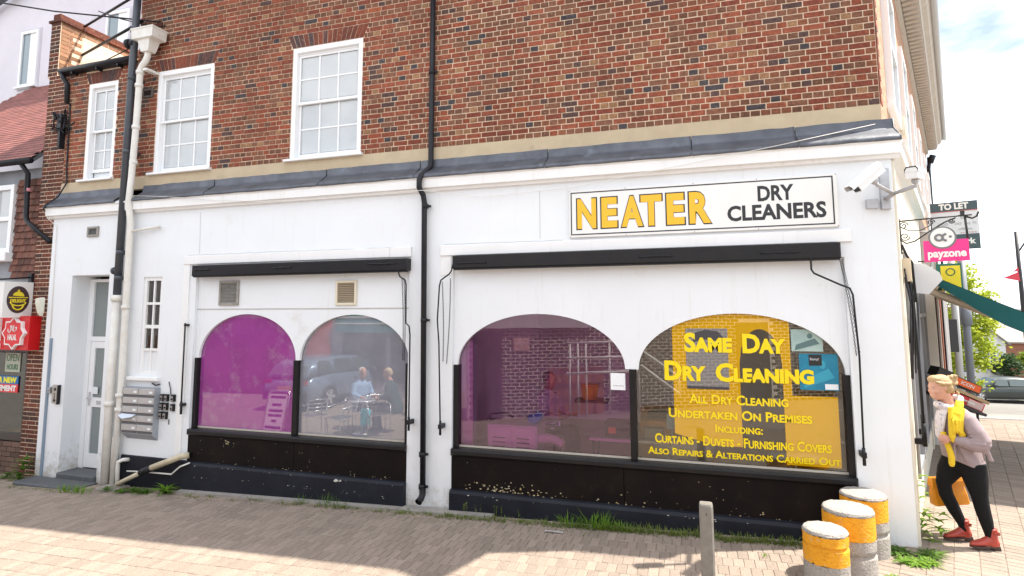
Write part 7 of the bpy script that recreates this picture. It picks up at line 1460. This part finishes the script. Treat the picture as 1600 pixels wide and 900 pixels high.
q = MB(); q.box(-2.78, .32, .837, -2.55, .6, .97, .01); tag(q.build('storage_box', mat('grey_storage_box', (.3, .31, .3), rough=.6)), 'grey storage box at the right end of the white table', 'box')
cn = thing('shop_counter', (-2.4, 1.3, .06), 'wooden shop counter with a curved white worktop behind the yellow window', 'counter')
q = MB(); q.box(-2.83, .45, .06, -2.18, .95, 1.04, .008); q.build('front', mat('orange_wood_veneer', (.70, .38, .14), (.60, .30, .10), 5, .5, stretch=(1, 1, .2)), cn)
q = MB(); q.loft([[(-2.33+k*.42*math.cos(a), .52+k*.30*math.sin(a), z) for a in [i*.2618 for i in range(24)]] for z, k in ((.60, .86), (.80, .98), (.86, 1.0), (.88, 1.0))]); q.build('worktop', MATS['white_tabletop'], cn)
q = MB(); q.box(-2.9, 1.3, .06, -1.9, 1.6, 1.05); q.build('back_panel', MATS['orange_wood_veneer'], cn)
q = MB(); q.box(-2.50, .30, .98, -2.38, .33, 1.15); q.tube([(-2.44, .32, .88), (-2.44, .32, 1.0)], .012, 6); tag(q.build('card_reader', mat('blue_white_card', (.5, .65, .75), (.2, .45, .65), 30, .5)), 'small blue and white card stand on the counter', 'stand')
q = MB(); q.ell((-2.62, .7, 1.10), .14, .08, .05, 12, 6); q.box(-2.75, .62, 1.042, -2.48, .85, 1.10); tag(q.build('till', mat('dark_till', (.05, .05, .05), rough=.5)), 'dark till at the back of the counter', 'till')
q = MB(); q.lathe((-3.55, .95, 1.2), [(.10, 0), (.125, .20), (.128, .205), (.11, .205)], 18); tag(q.build('yellow_bucket', mat('yellow_bucket', (.80, .45, .02), rough=.45)), 'yellow bucket behind the violet window', 'bucket')
q = MB(); q.box(-3.75, .85, 1.16, -3.3, 1.1, 1.195); tag(q.build('shelf', mat('dark_shelf', (.06, .05, .045), rough=.6)), 'dark shelf carrying the yellow bucket', 'shelf')
q = MB(); q.box(-5.18, .20, .06, -5.0, .36, 2.4); B(q, 'inner_pillar', M_WHITE)
sh = thing('shelving', (-1.0, .5, .06), 'yellow shelves with folded goods inside the right window', 'shelves')
q = MB(); q.box(-1.10, .45, .06, -.62, .48, 1.5); q.build('back', mat('yellow_shelf_back', (.70, .42, .03), (.6, .36, .02), 4, .6), sh)
for z in (.5, .95, 1.30): q = MB(); q.box(-1.12, .20, z, -.60, .45, z+.02); q.build('shelf_board', M_TRIM, sh)
q = MB(); q.box(-1.115, .19, .06, -1.09, .22, 2.3); q.build('upright', M_TRIM, sh)
for lb, x0, x1, h_, c in (('dark folded goods on the upper shelf in the right window', -.86, -.66, .10, (.05, .04, .035)), ('pale folded goods on the upper shelf in the right window', -1.06, -.88, .05, (.5, .55, .5))): q = MB(); q.box(x0, .24, 1.322, x1, .42, 1.322+h_, .01); tag(q.build('folded_goods', mat('goods_%.2f' % c[0], c, rough=.9)), lb, 'goods')
